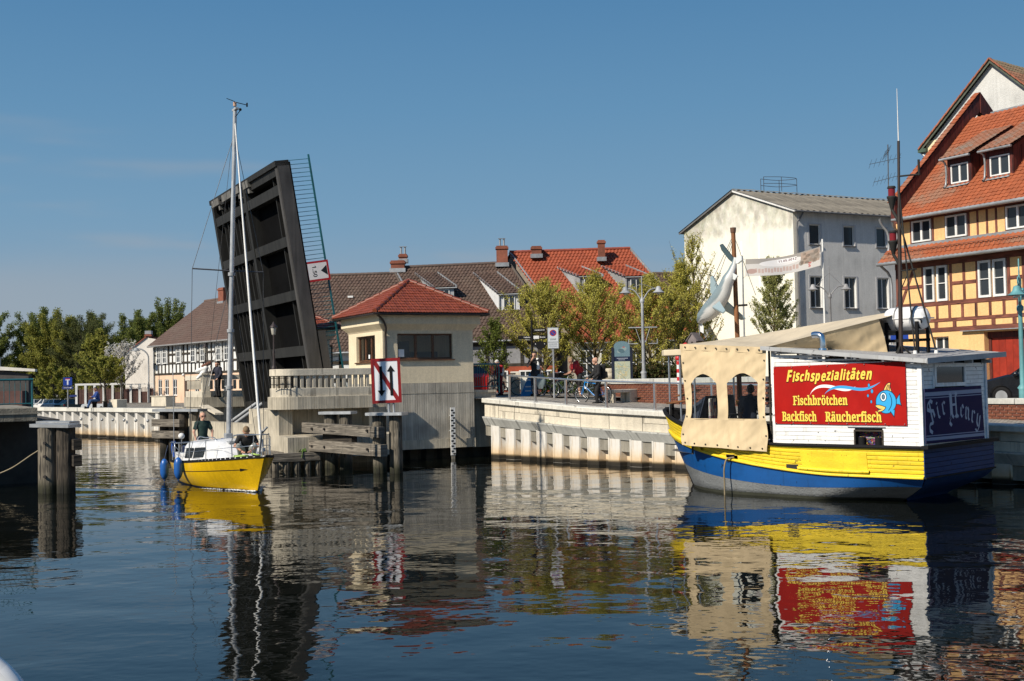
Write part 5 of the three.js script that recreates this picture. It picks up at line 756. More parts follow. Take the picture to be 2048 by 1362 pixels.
const lind = { bark: twigBark, clear: 0.9, rt: 0.085, nb: 54, sub: 12, fine: 8, leafSize: 0.066, cols: spring, per: 1, spread: 0.10, dens: 1.7, up: 1.0, shape: egg, gap: 0.05, twig: 1.15 };
tree('street_tree', 'yellow-green street tree left, behind the fingerpost and parking sign', 'tree', 1.55, 2.36, 58, { ...lind, h: 5.35, rad: 2.1, seed: 11 }, SG);
tree('street_tree', 'yellow-green street tree behind the cyclists, in front of the red roof', 'tree', 4.05, 2.36, 58.5, { ...lind, h: 5.7, rad: 2.15, seed: 12 }, SG);
tree('street_tree', 'yellow-green street tree behind the double-armed lamp post', 'tree', 6.7, 2.36, 58, { ...lind, h: 5.6, rad: 1.95, seed: 13 }, SG);
tree('street_tree', 'yellow-green street tree at the corner of the cream gable', 'tree', 8.5, 2.36, 60, { ...lind, h: 6.4, rad: 1.8, seed: 14 }, SG);
tree('tall_tree', 'tall loose tree with bare shoots in front of the cream apartment gable', 'tree', 9.75, 2.36, 64, { bark: twigBark, h: 8.3, rad: 1.75, clear: 1.3, rt: 0.1, nb: 34, sub: 9, fine: 3, leafSize: 0.075, cols: spring, per: 1, spread: 0.06, up: 1.5, shape: egg, seed: 21, gap: 0.2, twig: 1.3 });
tree('cone_tree', 'slim cone-shaped tree with sparse leaves before the apartment building', 'tree', 13.6, 2.1, 62, { bark: twigBark, h: 6.95, rad: 1.5, clear: 2.0, rt: 0.07, nb: 52, sub: 10, fine: 4, leafSize: 0.07, cols: [[0.40, 0.42, 0.16], [0.48, 0.48, 0.2], [0.32, 0.34, 0.12]], per: 2, spread: 0.07, up: 1.15, shape: cone, seed: 22, gap: 0.15 });
tree('sapling', 'small sapling right of the keeper house door', 'tree', -0.85, 2.4, 56.5, { h: 3.4, rad: 0.75, clear: 0.7, rt: 0.04, nb: 24, sub: 8, fine: 2, leafSize: 0.085, cols: [[0.13, 0.17, 0.03], [0.17, 0.2, 0.04]], per: 2, spread: 0.08, up: 1.1, shape: egg, seed: 23 });
// left bank
const BG = 'big trees beyond the left bank';
const big = { clear: 3.2, rt: 0.30, nb: 30, sub: 15, fine: 4, fork: 1, leafSize: 0.16, per: 4, spread: 0.34, up: 0.8, dens: 1.0, shape: (f) => 0.45 + 0.62 * Math.sin(Math.PI * clamp(f * 0.86 + 0.1)), twig: 1.2 };
[[-66, 150, 11.3, 4.0, mid], [-61.0, 154, 11.3, 3.4, mid], [-57.6, 150, 10.7, 3.3, yel], [-54.6, 153, 10.4, 3.0, mid], [-53.4, 148, 10.3, 3.3, dk, 0.42], [-56.0, 160, 11.0, 3.4, dk, 0.42], [-55.2, 166, 8.6, 2.6, dk, 0.45], [-51.0, 166, 10.6, 3.0, mid], [-47.9, 154, 10.8, 3.0, mid], [-44.8, 156, 12.4, 3.3, mid], [-41.2, 156, 10.9, 2.9, mid], [-37.6, 158, 11.6, 3.2, yel], [-72, 156, 11.6, 4, mid]].forEach(([x, d, h, rad, cols, gp = 0.22], i) => {
  const lab = ['leafy dark green tree at the far left edge of the photo', 'rounded green tree second from the left edge', 'green tree above the white-edged shed', 'yellowish green tree between the shed and the dead-end sign', 'sparse dark tree with visible limbs above the dead-end sign', 'sparse tree standing behind the dark limbed tree', 'thin dark tree at the gap in the treetops', 'pale tree at the back of the treetop gap', 'green tree right of the gap in the treetops', 'tallest round tree beside the brown house roof', 'green tree touching the left slope of the brown house roof', 'pale tree half behind the brown house roof', 'outermost tree beyond the left border'][i];
  tree('broadleaf_tree', lab, 'tree', x, 1.82, d, { ...big, h, rad, cols, seed: 40 + i, gap: gp, leafSize: gp > 0.3 ? 0.13 : 0.165 }, BG);
});
tree('young_tree', 'tall yellow-green young tree left of the white annexe gable', 'tree', -37.8, 1.82, 110, { h: 6.6, rad: 2.1, clear: 1.4, rt: 0.1, nb: 34, sub: 10, fine: 4, leafSize: 0.17, cols: yel, per: 2, spread: 0.15, up: 1.0, shape: egg, seed: 61 });
tree('young_tree', 'lower yellow-green tree in front of the pillar wall', 'tree', -32.6, 1.85, 96, { h: 3.5, rad: 1.7, clear: 1.2, rt: 0.1, nb: 26, sub: 9, fine: 4, leafSize: 0.13, cols: yel, per: 2, spread: 0.1, up: 0.9, shape: egg, seed: 62 });
tree('cherry_tree', 'white blossoming tree against the white annexe wall', 'tree', -32.9, 1.85, 101, { h: 4.7, rad: 1.7, clear: 1.2, rt: 0.07, nb: 30, sub: 9, fine: 3, leafSize: 0.12, cols: [[0.75, 0.72, 0.68], [0.8, 0.78, 0.74], [0.6, 0.58, 0.5]], per: 1, spread: 0.08, up: 1.4, shape: egg, seed: 63, twig: 1.2 });
[[-57.5, 138, 5.0, 2.7], [-52.6, 137, 5.2, 2.8], [-48.0, 137, 4.8, 2.6], [-44.2, 136, 4.2, 2.3]].forEach(([x, d, h, rad], i) => tree('bush', ['yellow-green bush beside the dark shed', 'yellow-green bush behind the dead-end sign', 'yellow-green bush left of the pillar wall', 'small bush right of the dark green car'][i], 'bush', x, 0.7, d, { h, rad, clear: 0.3, rt: 0.08, nb: 30, sub: 9, fine: 4, leafSize: 0.17, cols: yel, per: 2, spread: 0.16, up: 0.8, shape: egg, seed: 70 + i }, 'bushes between the shed and the pillar wall'));
function bank(name, label, pts, size, cols, r) { const m = new THREE.Mesh(leaves(pts, size, cols, r, 1, 0.1), leafMat); m.name = numbered(name); m.userData = { kind: 'stuff', label, category: 'undergrowth' }; m.castShadow = m.receiveShadow = true; scene.add(m); return m; }
{ const r = rng(91), pts = []; for (let i = 0; i < 26000; i++) { const x = lerp(-90, -28, r()), top = 3.4 + 3.2 * fbm(x * 0.22, 3.3, 0, 0, 3); pts.push([x, 1.8 + top * Math.pow(r(), 0.8), -(166 + 7 * r())]); } bank('woodland_edge', 'dark undergrowth below the big trees on the left bank', pts, 0.55, dk, r); }
{ const r = rng(92), pts = []; for (let i = 0; i < 15000; i++) { const x = lerp(4.2, 11.5, r()), top = 0.9 + 0.75 * fbm(x * 0.7, 8.1, 0, 0, 3); pts.push([x, 2.34 + top * Math.pow(r(), 0.7), -(56 + 1.6 * r() + x * 0.1)]); } bank('hedge', 'low brown and green shrubs behind the brick wall and map board', pts, 0.14, [[0.06, 0.07, 0.02], [0.09, 0.10, 0.025], [0.13, 0.09, 0.04], [0.04, 0.05, 0.018]], r); }
{ const r = rng(93), pts = []; for (let i = 0; i < 2500; i++) { const x = lerp(0.8, 4.2, r()); pts.push([x, 2.36 + 0.75 * Math.pow(r(), 0.8) * (0.5 + vnoise(x * 3, 1)), -(57.5 + r())]); } bank('low_shrubs', 'low green shrubs at the foot of the street trees', pts, 0.12, [[0.08, 0.13, 0.025], [0.06, 0.1, 0.02]], r); }

// ------------------------------------------------------------------ snack boat (x forward, z to the far side)
const FB = [9.45, 0, -27.8], FT = frameTurn(-0.722, 0.692);
const fbw = (x, y, z) => { const c = Math.cos(FT), s = Math.sin(FT); return [FB[0] + c * x + s * z, y, FB[2] - s * x + c * z]; };
{
  const t = thing('snack_boat', 'yellow and blue old wooden boat with white cabin, beige awning and red fish banner', 'boat', FB, FT);
  const yel = M([0.81, 0.585, 0.02], 0.5, { map: T.oldpaint, ...bmp(T.grain, 0.004) }), blu = M([0.003, 0.075, 0.27], 0.5, { map: T.oldpaint }), blu2 = M([0.004, 0.040, 0.14], 0.7, { map: T.oldpaint, phys: { specularIntensity: 0.4 } }), gry = M([0.19, 0.20, 0.205], 0.65, { map: T.oldpaint, ...bmp(T.grain, 0.01) }), wht = M([0.84, 0.84, 0.83], 0.55, { map: T.oldpaint, ...bmp(T.woodBump, 0.004) }), blk = mat.black;
  const yR = (x) => 1.33 + 0.85 * Math.pow(Math.max(0, (x - 3.6) / 5.15), 1.7), yY = (x) => 0.62 + 0.95 * Math.pow(Math.max(0, (x - 2.2) / 6.5), 1.6), yB = (x) => 0.41 - 0.12 * sstep(0, 3.4, x) + 0.50 * Math.pow(Math.max(0, (x - 3.2) / 5.3), 1.7);
  // levels: -1 keel, 0 water, 1 blue lower edge, 2 yellow lower edge, 3 rail
  const XS = (l) => l >= 2 ? 0 : l >= 1 ? lerp(0.16, 0, l - 1) : l >= 0 ? lerp(0.95, 0.16, l) : lerp(1.6, 0.75, l + 1), stem = (y) => 7.72 + 1.03 * clamp((y + 0.2) / 2.4);
  const half = (s, l) => { const f = Math.min(1, Math.pow(Math.max(0, 1 - Math.pow(clamp((s - 0.54) / 0.46), 2.1)), l >= 2 ? 0.62 : lerp(0.95, 0.62, clamp((l + 1) / 3)))); const st = lerp(l >= 2 ? 0.985 : l >= 1 ? lerp(0.90, 0.985, l - 1) : l >= 0 ? lerp(0.60, 0.90, l) : lerp(0.1, 0.62, l + 1), 1, sstep(0, 0.3, s)); const m = l >= 2 ? 1 : l >= 1 ? lerp(0.985, 1, l - 1) : l >= 0 ? lerp(0.94, 0.985, l) : lerp(0.25, 0.94, l + 1); return 2.02 * f * st * m; };
  const yl = (x, l) => l >= 2 ? lerp(yY(x), yR(x), l - 2) : l >= 1 ? lerp(yB(x), yY(x), l - 1) : l >= 0 ? lerp(0, yB(x), l) : lerp(-0.6, 0, l + 1);
  const P = (s, l, side, out = 0) => { const x0 = XS(l); let x = lerp(x0, 8.6, s); let y = yl(x, l); x = lerp(x0, stem(y), s); y = yl(x, l); return [x, y, 2 + side * (half(s, l) + out)]; };
  const skin = (l0, l1, side, n = 1, out = 0) => grid(44, n, (u, v) => P(u, lerp(l0, l1, v), side, out));
  for (const sd of [-1, 1]) {
    mesh('bottom', skin(-1, 1, sd, 4), gry, t); mesh('blue_band', skin(1, 2, sd, 3, 0.004), blu, t); mesh('waterline_scum', grid(44, 1, (u, v) => { const l = v * (0.055 + 0.04 * fbm(u * 30, 1.3, 0, 0, 3)) / yB(u * 8); return P(u, l * 1.0, sd, 0.006); }), mm([0.045, 0.048, 0.03], 0.8), t); mesh('bulwark_backing', skin(2, 3, sd, 3, -0.02), blk, t);
    const n = 7; for (let i = 0; i < n; i++) { const a = 2 + i / n, b = 2 + (i + 1) / n, prof = [[a + 0.005, -0.009], [a + 0.014, 0.004], [b - 0.014, 0.004], [b - 0.006, -0.009]]; mesh('hull_plank', grid(44, 3, (u, v) => { const q = prof[Math.round(v * 3)]; return P(u, q[0], sd, q[1] + (i % 3) * 0.001); }), yel, t); }
    mesh('rubbing_strake', grid(44, 4, (u, v) => { const k = [[1.93, 0.0], [1.95, 0.05], [2.0, 0.06], [2.07, 0.05], [2.09, 0.0]][Math.round(v * 4)]; return P(u, k[0], sd, k[1]); }), yel, t);
    mesh('rail_cap', grid(44, 4, (u, v) => { const k = [[2.96, 0.0], [2.96, 0.06], [3.07, 0.06], [3.07, -0.12], [2.96, -0.12]][Math.round(v * 4)]; return P(u, k[0], sd, k[1]); }), blk, t);
  }
  mesh('inner_bulwark', [skin(1.6, 3, -1, 2, -0.08), skin(1.6, 3, 1, 2, -0.08)], blk, t);
  mesh('hull_patch', [grid(6, 3, (u, v) => { const p = P(lerp(0.17, 0.385, u), lerp(2.18, 2.80, v), -1, 0.022); return p; }), grid(6, 1, (u, v) => P(lerp(0.17, 0.385, u), 2.18, -1, v * 0.022)), grid(1, 3, (u, v) => P(0.17, lerp(2.18, 2.80, v), -1, u * 0.022))], yel, t);
  mesh('patch_batten', grid(6, 4, (u, v) => { const k = [[2.10, 0.0], [2.10, 0.065], [2.2, 0.065], [2.22, 0.0], [2.2, 0]][Math.round(v * 4)]; return P(lerp(0.165, 0.40, u), k[0], -1, k[1]); }), yel, t);
  mesh('bow_batten', grid(6, 4, (u, v) => { const k = [[2.02, 0.05], [2.06, 0.09], [2.2, 0.09], [2.26, 0.02], [2.2, 0.0]][Math.round(v * 4)]; return P(lerp(0.76, 0.97, u), k[0], -1, k[1]); }), yel, t);
  mesh('stem_post', Array.from({ length: 8 }, (_, i) => { const a = P(1, -0.6 + i * 0.45, -1), b = P(1, -0.6 + (i + 1.03) * 0.45, -1); return beam(a, b, 0.1, 0.12, [1, 0, 0]); }), blk, t);
  // transom of boards
  const tz = (l) => half(0, l); for (let i = 0; i < 6; i++) { const a = 2 + i / 6 + 0.012, b = 2 + (i + 1) / 6 - 0.006; mesh('transom_board', hexa([[-0.02, yl(0, a), 2 - tz(a)], [-0.02, yl(0, a), 2 + tz(a)], [0.03, yl(0, a), 2 + tz(a)], [0.03, yl(0, a), 2 - tz(a)], [-0.02, yl(0, b), 2 - tz(b)], [-0.02, yl(0, b), 2 + tz(b)], [0.03, yl(0, b), 2 + tz(b)], [0.03, yl(0, b), 2 - tz(b)]]), blu2, t); }
  mesh('transom_backing', grid(2, 5, (u, v) => { const l = lerp(1.9, 3, v); return [0.012, yl(0, l), 2 + (u * 2 - 1) * tz(l) * 0.99]; }), blk, t);
  mesh('counter', grid(10, 8, (u, v) => { const l = lerp(-1, 2, v), p = P(0, l, -1); return [p[0] - 0.02 + 0.0, p[1], 2 + (u * 2 - 1) * half(0, l)]; }), blu2, t);
  mesh('transom_strake', [beam([-0.04, 0.635, -0.0], [-0.04, 0.635, 4.0], 0.04, 0.035), beam([-0.06, 1.35, -0.05], [-0.06, 1.35, 4.05], 0.16, 0.08)], blk, t);
  mesh('deck', grid(30, 6, (u, v) => { const p = P(u, 2.2, -1, -0.05); return [p[0], Math.min(p[1] + 0.05, 1.0), lerp(p[2], 4 - p[2], v)]; }), M([0.2, 0.19, 0.18], 0.8, { map: T.wood }), t);
  for (const [x, y, w] of [[5.22, 0.95, 0.34], [3.43, 0.76, 0.30]]) { const h = mesh('hawse_hole', [boxb(x - w / 2 - 0.02, x + w / 2 + 0.02, y - 0.09, y + 0.09, -0.03 + (x > 5 ? 0.04 : 0.0), 0.1)], mat.timberDark, t); mesh('hole', boxb(x - w / 2, x + w / 2, y - 0.07, y + 0.07, -0.034 + (x > 5 ? 0.04 : 0.0), 0.0), mat.darkIn, h); }  // hull is uncut: a dark box paints the shade inside each hawse frame
  // cabin: boards on the side and on the stern, corner posts
  const top = (x, z) => 3.375 + 0.10 * x + 0.035 * z, ZB = 3.66;
  for (let i = 0; i < 24; i++) { const a = 1.37 + i * 0.102, b = a + 0.094; const parts = a < 1.69 ? [[0.09, 1.0], [1.72, 3.92]] : [[0.09, 3.92]]; for (const [x0, x1] of parts) { const hi = (x) => Math.min(b, top(x, 0) - 0.03); if (hi(x1) <= a + 0.01) continue; const xs = hi(x0) > a + 0.01 ? x0 : (a + 0.04 - 3.375) / 0.1; if (xs > x1 - 0.1) continue; mesh('cabin_board', poly([[xs, a], [x1, a], [x1, hi(x1)], [xs, Math.max(a + 0.01, hi(xs))]], 0.03, 0.02 + (i % 3) * 0.002), wht, t); } }
  for (let i = 0; i < 21; i++) { const a = 1.37 + i * 0.102, b = a + 0.094; const inW = b > 2.76 && a < 3.28; for (const [z0, z1] of inW ? [[0.12, 0.70], [2.45, 3.58]] : [[0.12, 3.58]]) { if (b > top(0, z0) - 0.06) continue; mesh('cabin_board', boxb(0.0 + (i % 3) * 0.002, 0.032, a, b, z0, z1), M2white, t); } }
  for (const g of [boxb(0.06, 3.9, 1.0, 3.3, 0.06, 0.08), boxb(0.045, 0.065, 1.0, 3.3, 0.08, 0.72), boxb(0.045, 0.065, 1.0, 3.3, 2.43, 3.6), boxb(0.045, 0.065, 1.0, 2.76, 0.72, 2.43), boxb(0.06, 3.9, 1.0, 3.45, 3.62, 3.66), boxb(3.86, 3.9, 1.0, 3.6, 0.1, 1.2), boxb(3.86, 3.9, 1.0, 3.6, 2.6, 3.6)].slice(1)) mesh('cabin_shell', g, blk, t);
  mesh('cabin_lining', [boxb(0.07, 1.0, 1.0, 3.36, 0.055, 0.07), boxb(1.72, 3.9, 1.0, 3.4, 0.055, 0.07), boxb(1.0, 1.72, 1.76, 3.36, 0.055, 0.07)], blk, t);
  mesh('corner_post', boxb(-0.012, 0.09, 1.34, 3.36, 0.0, 0.115), wht, t); mesh('corner_post', boxb(-0.03, 0.06, 1.36, 3.48, 3.58, 3.68), M([0.66, 0.72, 0.78], 0.6, { map: T.oldpaint }), t); mesh('corner_post', boxb(3.9, 3.98, 1.34, 3.72, 0.01, 0.09), wht, t);
  const wf = mesh('stern_window', [boxb(-0.02, 0.05, 2.74, 2.83, 0.70, 2.45), boxb(-0.02, 0.05, 3.21, 3.30, 0.70, 2.45), boxb(-0.02, 0.05, 2.83, 3.21, 0.70, 0.79), boxb(-0.02, 0.05, 2.83, 3.21, 2.36, 2.45)], M2white, t); mesh('pane', boxb(0.01, 0.016, 2.83, 3.21, 0.79, 2.36), mat.pane, wf);
  mesh('window_post', boxb(-0.03, 0.0, 2.72, 3.0, 0.60, 0.635), M([0.85, 0.85, 0.85], 0.5), t);
  // serving hatch
  const goods = print(128, 96, (x, w, h) => { const r = rng(8), cs = ['#1f5d2c', '#7a1f5a', '#a83a2a', '#2a3a86', '#b0a040', '#20202a', '#46265a']; for (let i = 0; i < 500; i++) { x.fillStyle = cs[Math.floor(r() * cs.length)]; x.fillRect(r() * w, r() * h, 3 + r() * 6, 2 + r() * 5); } x.fillStyle = '#c9c3b0'; x.fillRect(0, 44, w, 3); });
  const ht = mesh('hatch', [boxb(0.98, 1.02, 1.36, 1.74, 0.0, 0.3), boxb(1.70, 1.74, 1.36, 1.74, 0.0, 0.3), boxb(1.02, 1.70, 1.70, 1.74, 0.0, 0.3)], mat.timberDark, t); mesh('curtain', at(panel(0.68, 0.36), 1.36, 1.53, 0.16, 0, Math.PI), M([1, 1, 1], 0.8, { map: goods }), ht, { keep: true }); for (const x of [1.15, 1.58]) mesh('gas_bottle', cyl(0.085, 0.085, 0.2, x, 1.36, 0.1), blk, ht); mesh('hatch_awning_rail', [boxb(0.92, 1.9, 1.80, 1.815, -0.01, 0.02)], mat.zinc, ht);
  // roof of grey boards
  const rfM = M([0.47, 0.47, 0.475], 0.8, { map: T.roofing, ...bmp(T.grain, 0.01) }), nr = 14; for (let i = 0; i < nr; i++) { const z0 = lerp(-0.16, 4.4, i / nr), z1 = lerp(-0.16, 4.4, (i + 1) / nr) - 0.008; const q = (x, z, d) => [x, top(x, z) + d, z], d = (i % 2) * 0.004; mesh('roof_board', hexa([q(-0.22, z0, 0.0), q(4.16, z0, 0.0), q(4.16, z1, 0.0), q(-0.22, z1, 0.0), q(-0.22, z0, 0.035 + d), q(4.16, z0, 0.035 + d), q(4.16, z1, 0.035 + d), q(-0.22, z1, 0.035 + d)]), rfM, t); }
  const fasc = M([0.40, 0.41, 0.42], 0.7, { map: T.oldpaint }); mesh('fascia', beam([-0.24, top(-0.24, -0.16) - 0.0, -0.175], [4.17, top(4.17, -0.16) - 0.0, -0.175], 0.025, 0.1), fasc, t); mesh('fascia', beam([-0.235, top(0, -0.16) - 0.02, -0.17], [-0.235, top(0, 4.4) - 0.02, 4.41], 0.03, 0.13), fasc, t); mesh('fascia', beam([-0.24, top(-.24, 4.4), 4.41], [4.17, top(4.17, 4.4), 4.41], 0.025, 0.1), fasc, t);
  for (let i = 0; i < 6; i++) mesh('rafter_end', boxb(0.1 + i * 0.72, 0.17 + i * 0.72, top(0.1 + i * 0.72, 0) - 0.09, top(0.1 + i * 0.72, 0) - 0.005, -0.15, 0.0), fasc, t); for (let i = 0; i < 4; i++) mesh('rafter_end', boxb(-0.2, 0.0, top(0, 1) - 0.12, top(0, 1) - 0.03, 0.2 + i * 1.1, 0.27 + i * 1.1), fasc, t);
  mesh('stack', [tube([[2.68, 3.6, 0.32], [2.68, 3.92, 0.32], [2.73, 4.04, 0.32], [2.87, 4.08, 0.32], [2.95, 4.07, 0.32]], 0.085, 12, 24), cyl(0.13, 0.12, 0.05, 2.68, top(2.68, 0.32) + 0.03, 0.32)], mat.chrome, t);
  // awning and side curtain with two clear windows
  const tarp = M([0.74, 0.60, 0.40], 0.85, { map: T.tarp, ...bmp(T.tarpBump, 0.10) }), tarpTop = M([0.60, 0.53, 0.42], 0.85, { map: T.tarp, ...bmp(T.tarpBump, 0.06) });
  const eave = (x) => x > 4.1 ? [lerp(3.80, 3.97, (x - 4.1) / 2.6), -0.06] : [lerp(4.42, 3.80, (x - 1.5) / 2.6), lerp(0.95, -0.06, (x - 1.5) / 2.6)], ridge = (x) => lerp(4.66, 4.12, (x - 1.5) / 5.3);
  const aw = mesh('awning', [grid(30, 10, (u, v) => { const x = lerp(1.5, 6.75, u), e = eave(x), s = 0.055 * Math.sin(v * Math.PI) * Math.sin(u * 9) + 0.014 * Math.sin(u * 31 + v * 5) * Math.sin(v * Math.PI); return [x, lerp(e[0], ridge(x), v) - 0.05 * Math.sin(v * Math.PI) + s, lerp(e[1], 2.1, v)]; }), grid(30, 8, (u, v) => { const x = lerp(1.5, 6.75, u); return [x, lerp(ridge(x), x > 4.1 ? 3.85 : 4.1, v) - 0.05 * Math.sin(v * Math.PI), lerp(2.1, 4.0, v)]; })], tarpTop, t);
  mesh('awning_valance', [grid(24, 3, (u, v) => { const x = lerp(4.08, 6.74, u), e = eave(x); return [x, e[0] + 0.01 - v * 0.16, e[1] - 0.03 - 0.01 * Math.sin(u * 30)]; })], tarp, t);
  mesh('awning_side', grid(24, 6, (u, v) => { const x = lerp(1.5, 4.05, u), e = eave(x); return [x, lerp(top(x, e[1]) + 0.04, e[0], v), e[1] + 0.05 * Math.sin(v * Math.PI) * Math.sin(u * 7 + 1) + 0.03 + 0.42 * (1 - v) * sstep(0.0, 0.5, 1 - u)]; }), tarp, t);
  mesh('awning_front', tris([[[6.75, 3.97, -0.06], [6.75, 3.9, 4.0], [6.75, ridge(6.75), 2.1]]]), tarp, t);
  const wins = [[4.30, 5.27], [5.58, 6.45]], cz = (x, y) => -0.085 - 0.07 * sstep(1.9, 1.2, y) - 0.04 * Math.sin(x * 5.2 + y) * sstep(3.6, 2.4, y) - 0.012 * Math.sin(x * 19 + 2.2 * Math.sin(y * 2.6)) * sstep(3.9, 3.3, y) - 0.008 * Math.sin(x * 8 - y * 4) * sstep(1.9, 1.5, y) - 0.010 * sstep(1.6, 1.15, y) * Math.sin(x * 9);
  const edgeL = (y) => 4.10 + 0.06 * Math.sin((y - 1.2) * 1.6) - 0.11 * sstep(2.2, 1.2, y) + 0.1 * sstep(1.6, 1.1, y), edgeR = (y) => 6.66 + 0.05 * Math.sin(y * 2) + 0.10 * sstep(2.2, 1.7, y) - 0.08 * sstep(1.5, 1.2, y);
  const xs = []; for (let i = 0; i <= 52; i++) xs.push(i / 52); const wy0 = 1.98, arch = (x, w) => 2.90 + 0.26 * (1 - Math.pow(Math.abs((x - (w[0] + w[1]) / 2) / ((w[1] - w[0]) / 2)), 1.8)) ;
  const cols = [...new Set([4.1, 6.66, ...wins.flat(), ...Array.from({ length: 60 }, (_, i) => 4.1 + i * 2.56 / 60)].map((q) => +q.toFixed(4)))].sort((a, b) => a - b), cq = [], film = [[], []];
  const warp = (x, y) => { const u = (x - 4.1) / 2.56; return [lerp(edgeL(y), edgeR(y), u), y, 0]; }, pt = (x, y) => { const p = warp(x, y); return [p[0], y, cz(p[0], y)]; };
  for (let i = 0; i < cols.length - 1; i++) { const a = cols[i], b = cols[i + 1], w = wins.findIndex((q) => a >= q[0] - 1e-6 && b <= q[1] + 1e-6), bot = (x) => 1.15 + 0.045 * (x - 4.1), tp = (x) => lerp(3.79, 3.96, (x - 4.1) / 2.6); const band = (list, f0, f1, n) => { for (let k = 0; k < n; k++) { const y = (x, q) => lerp(f0(x), f1(x), q / n); list.push(...quad(pt(a, y(a, k)), pt(b, y(b, k)), pt(b, y(b, k + 1)), pt(a, y(a, k + 1)))); } };
    if (w < 0) band(cq, bot, tp, 22); else { const ar = (x) => arch(x, wins[w]); band(cq, bot, () => wy0, 8); band(cq, ar, tp, 7); band(film[w], () => wy0, ar, 6); } }
  const smoothTri = (l) => { const g = tris(l); const m = mergeVertices(g.deleteAttribute('normal') && g, 1e-4); m.computeVertexNormals(); return m; };
  const cu = mesh('side_curtain', smoothTri(cq), tarp, t); const filmM = new THREE.MeshPhysicalMaterial({ color: 0xe8ecec, roughness: 0.06, transmission: 1, thickness: 0, ior: 1.35, side: THREE.DoubleSide });
  for (const f of film) mesh('clear_window', smoothTri(f).translate(0, 0, 0.004), filmM, cu);
  const gr = geo(cyl(0.022, 0.022, 0.02, 0, -0.01, 0, 8).rotateX(Math.PI / 2)), gm = mm([0.06, 0.05, 0.04], 0.5); for (let i = 0; i < 8; i++) { const x = lerp(4.25, 6.55, i / 7); for (const y of [1.22 + 0.045 * (x - 4.1)]) { const p = pt(x, y); share('grommet', gr, gm, cu, [p[0], p[1], p[2] - 0.008]); } share('grommet', gr, gm, cu, [x, lerp(3.79, 3.96, (x - 4.1) / 2.6) - 0.06, -0.115]); } for (let i = 0; i < 5; i++) for (const x of [4.15, 6.6]) { const p = pt(x, 1.55 + i * 0.48); share('grommet', gr, gm, cu, [p[0], p[1], p[2] - 0.008]); }
  // inside: posts, counters
  for (const [x, z] of [[4.1, 0.12], [6.6, 0.2], [4.1, 3.7], [6.6, 3.6], [5.4, 3.75]]) mesh('awning_post', bar([x, 1.0, z], [x, 3.75, z], 0.03), mat.timberDark, t);
  mesh('side_bench', boxb(4.4, 6.5, 2.35, 2.43, 3.6, 3.75), mat.timberDark, t);
  // wheel shelter at the bow
  mesh('bow_roof', new THREE.ExtrudeGeometry(new THREE.Shape([[7.0, 0.95], [8.1, 1.05], [8.5, 1.5], [8.6, 2.0], [8.5, 2.5], [8.1, 2.95], [7.0, 3.05]].map((p) => new THREE.Vector2(p[0], p[1]))), { depth: 0.13, bevelSize: 0.02, bevelThickness: 0.02, bevelSegments: 2 }).rotateX(Math.PI / 2).translate(0, 3.85, 0), M([0.66, 0.56, 0.40], 0.7, { map: T.oldpaint }), t);
  for (const [x, z] of [[7.05, 1.0], [8.35, 1.6], [7.6, 1.1], [7.05, 2.95], [8.3, 2.5]]) mesh('roof_post', bar([x, 1.4, z], [x, 3.72, z], 0.03), mat.steel, t);
  mesh('bow_bench', [beam([7.1, 2.45, 1.05], [8.1, 2.35, 1.25], 0.28, 0.05), beam([7.3, 2.72, 1.5], [8.0, 2.55, 1.6], 0.3, 0.04)], M([0.30, 0.13, 0.055], 0.5, { map: T.wood }), t);
  mesh('bow_hood', [hexa([[7.0, 1.5, 0.9], [8.0, 1.75, 1.3], [8.0, 1.75, 2.7], [7.0, 1.5, 3.1], [6.9, 2.55, 1.3], [7.5, 2.3, 1.6], [7.5, 2.3, 2.4], [6.9, 2.55, 2.7]])], M([0.02, 0.03, 0.06], 0.7, { map: T.tarp }), t);
  mesh('bollard', [cyl(0.05, 0.05, 0.3, 8.3, 2.0, 1.6), cyl(0.05, 0.05, 0.3, 8.45, 2.02, 1.85), bar([8.2, 2.22, 1.45], [8.55, 2.25, 2.0], 0.03)], blk, t);
  const bh = thing('bird_house', 'small grey bird house on the bow roof of the snack boat', 'bird house', fbw(7.15, 3.86, 1.2), FT); mesh('body', poly([[-0.14, 0], [0.14, 0], [0.14, 0.25], [0, 0.42], [-0.14, 0.25]], 0.26, -0.13), mm([0.26, 0.22, 0.22]), bh); mesh('roof', [beam([0, 0.46, 0.0], [-0.2, 0.22, 0.0], 0.025, 0.32, [0, 0, 1]).translate(0, 0, 0), beam([0, 0.46, 0.0], [0.2, 0.22, 0.0], 0.025, 0.32, [0, 0, 1])], mm([0.2, 0.17, 0.17]), bh); mesh('entrance', at(cyl(0.035, 0.035, 0.01, 0, 0, 0), 0, 0.18, -0.13, Math.PI / 2), mat.darkIn, bh);
  const lb = thing('red_cap_light', 'small red lamp housing at the edge of the bow roof', 'lamp', fbw(7.5, 3.865, 1.25), FT); mesh('lens', lathe([[0, 0.2], [0.08, 0.16], [0.13, 0.02], [0, 0]], 10), mat.signRed, lb); mesh('base', cyl(0.14, 0.14, 0.03, 0, -0.0, 0), mat.zinc, lb);
  const fl = thing('boat_pennant', 'small faded pennant on a staff at the bow roof', 'flag', fbw(7.25, 3.87, 1.6), FT); mesh('staff', bar([0, 0, 0], [0.02, 0.95, 0], 0.012), mat.zinc, fl); mesh('cloth', grid(6, 4, (u, v) => [0.02 - 0.16 * u, 0.88 - v * 0.38 * (1 - u * 0.5) - 0.25 * u, 0.03 * Math.sin(u * 6)]), M([0.65, 0.66, 0.66], 0.8), fl);
}

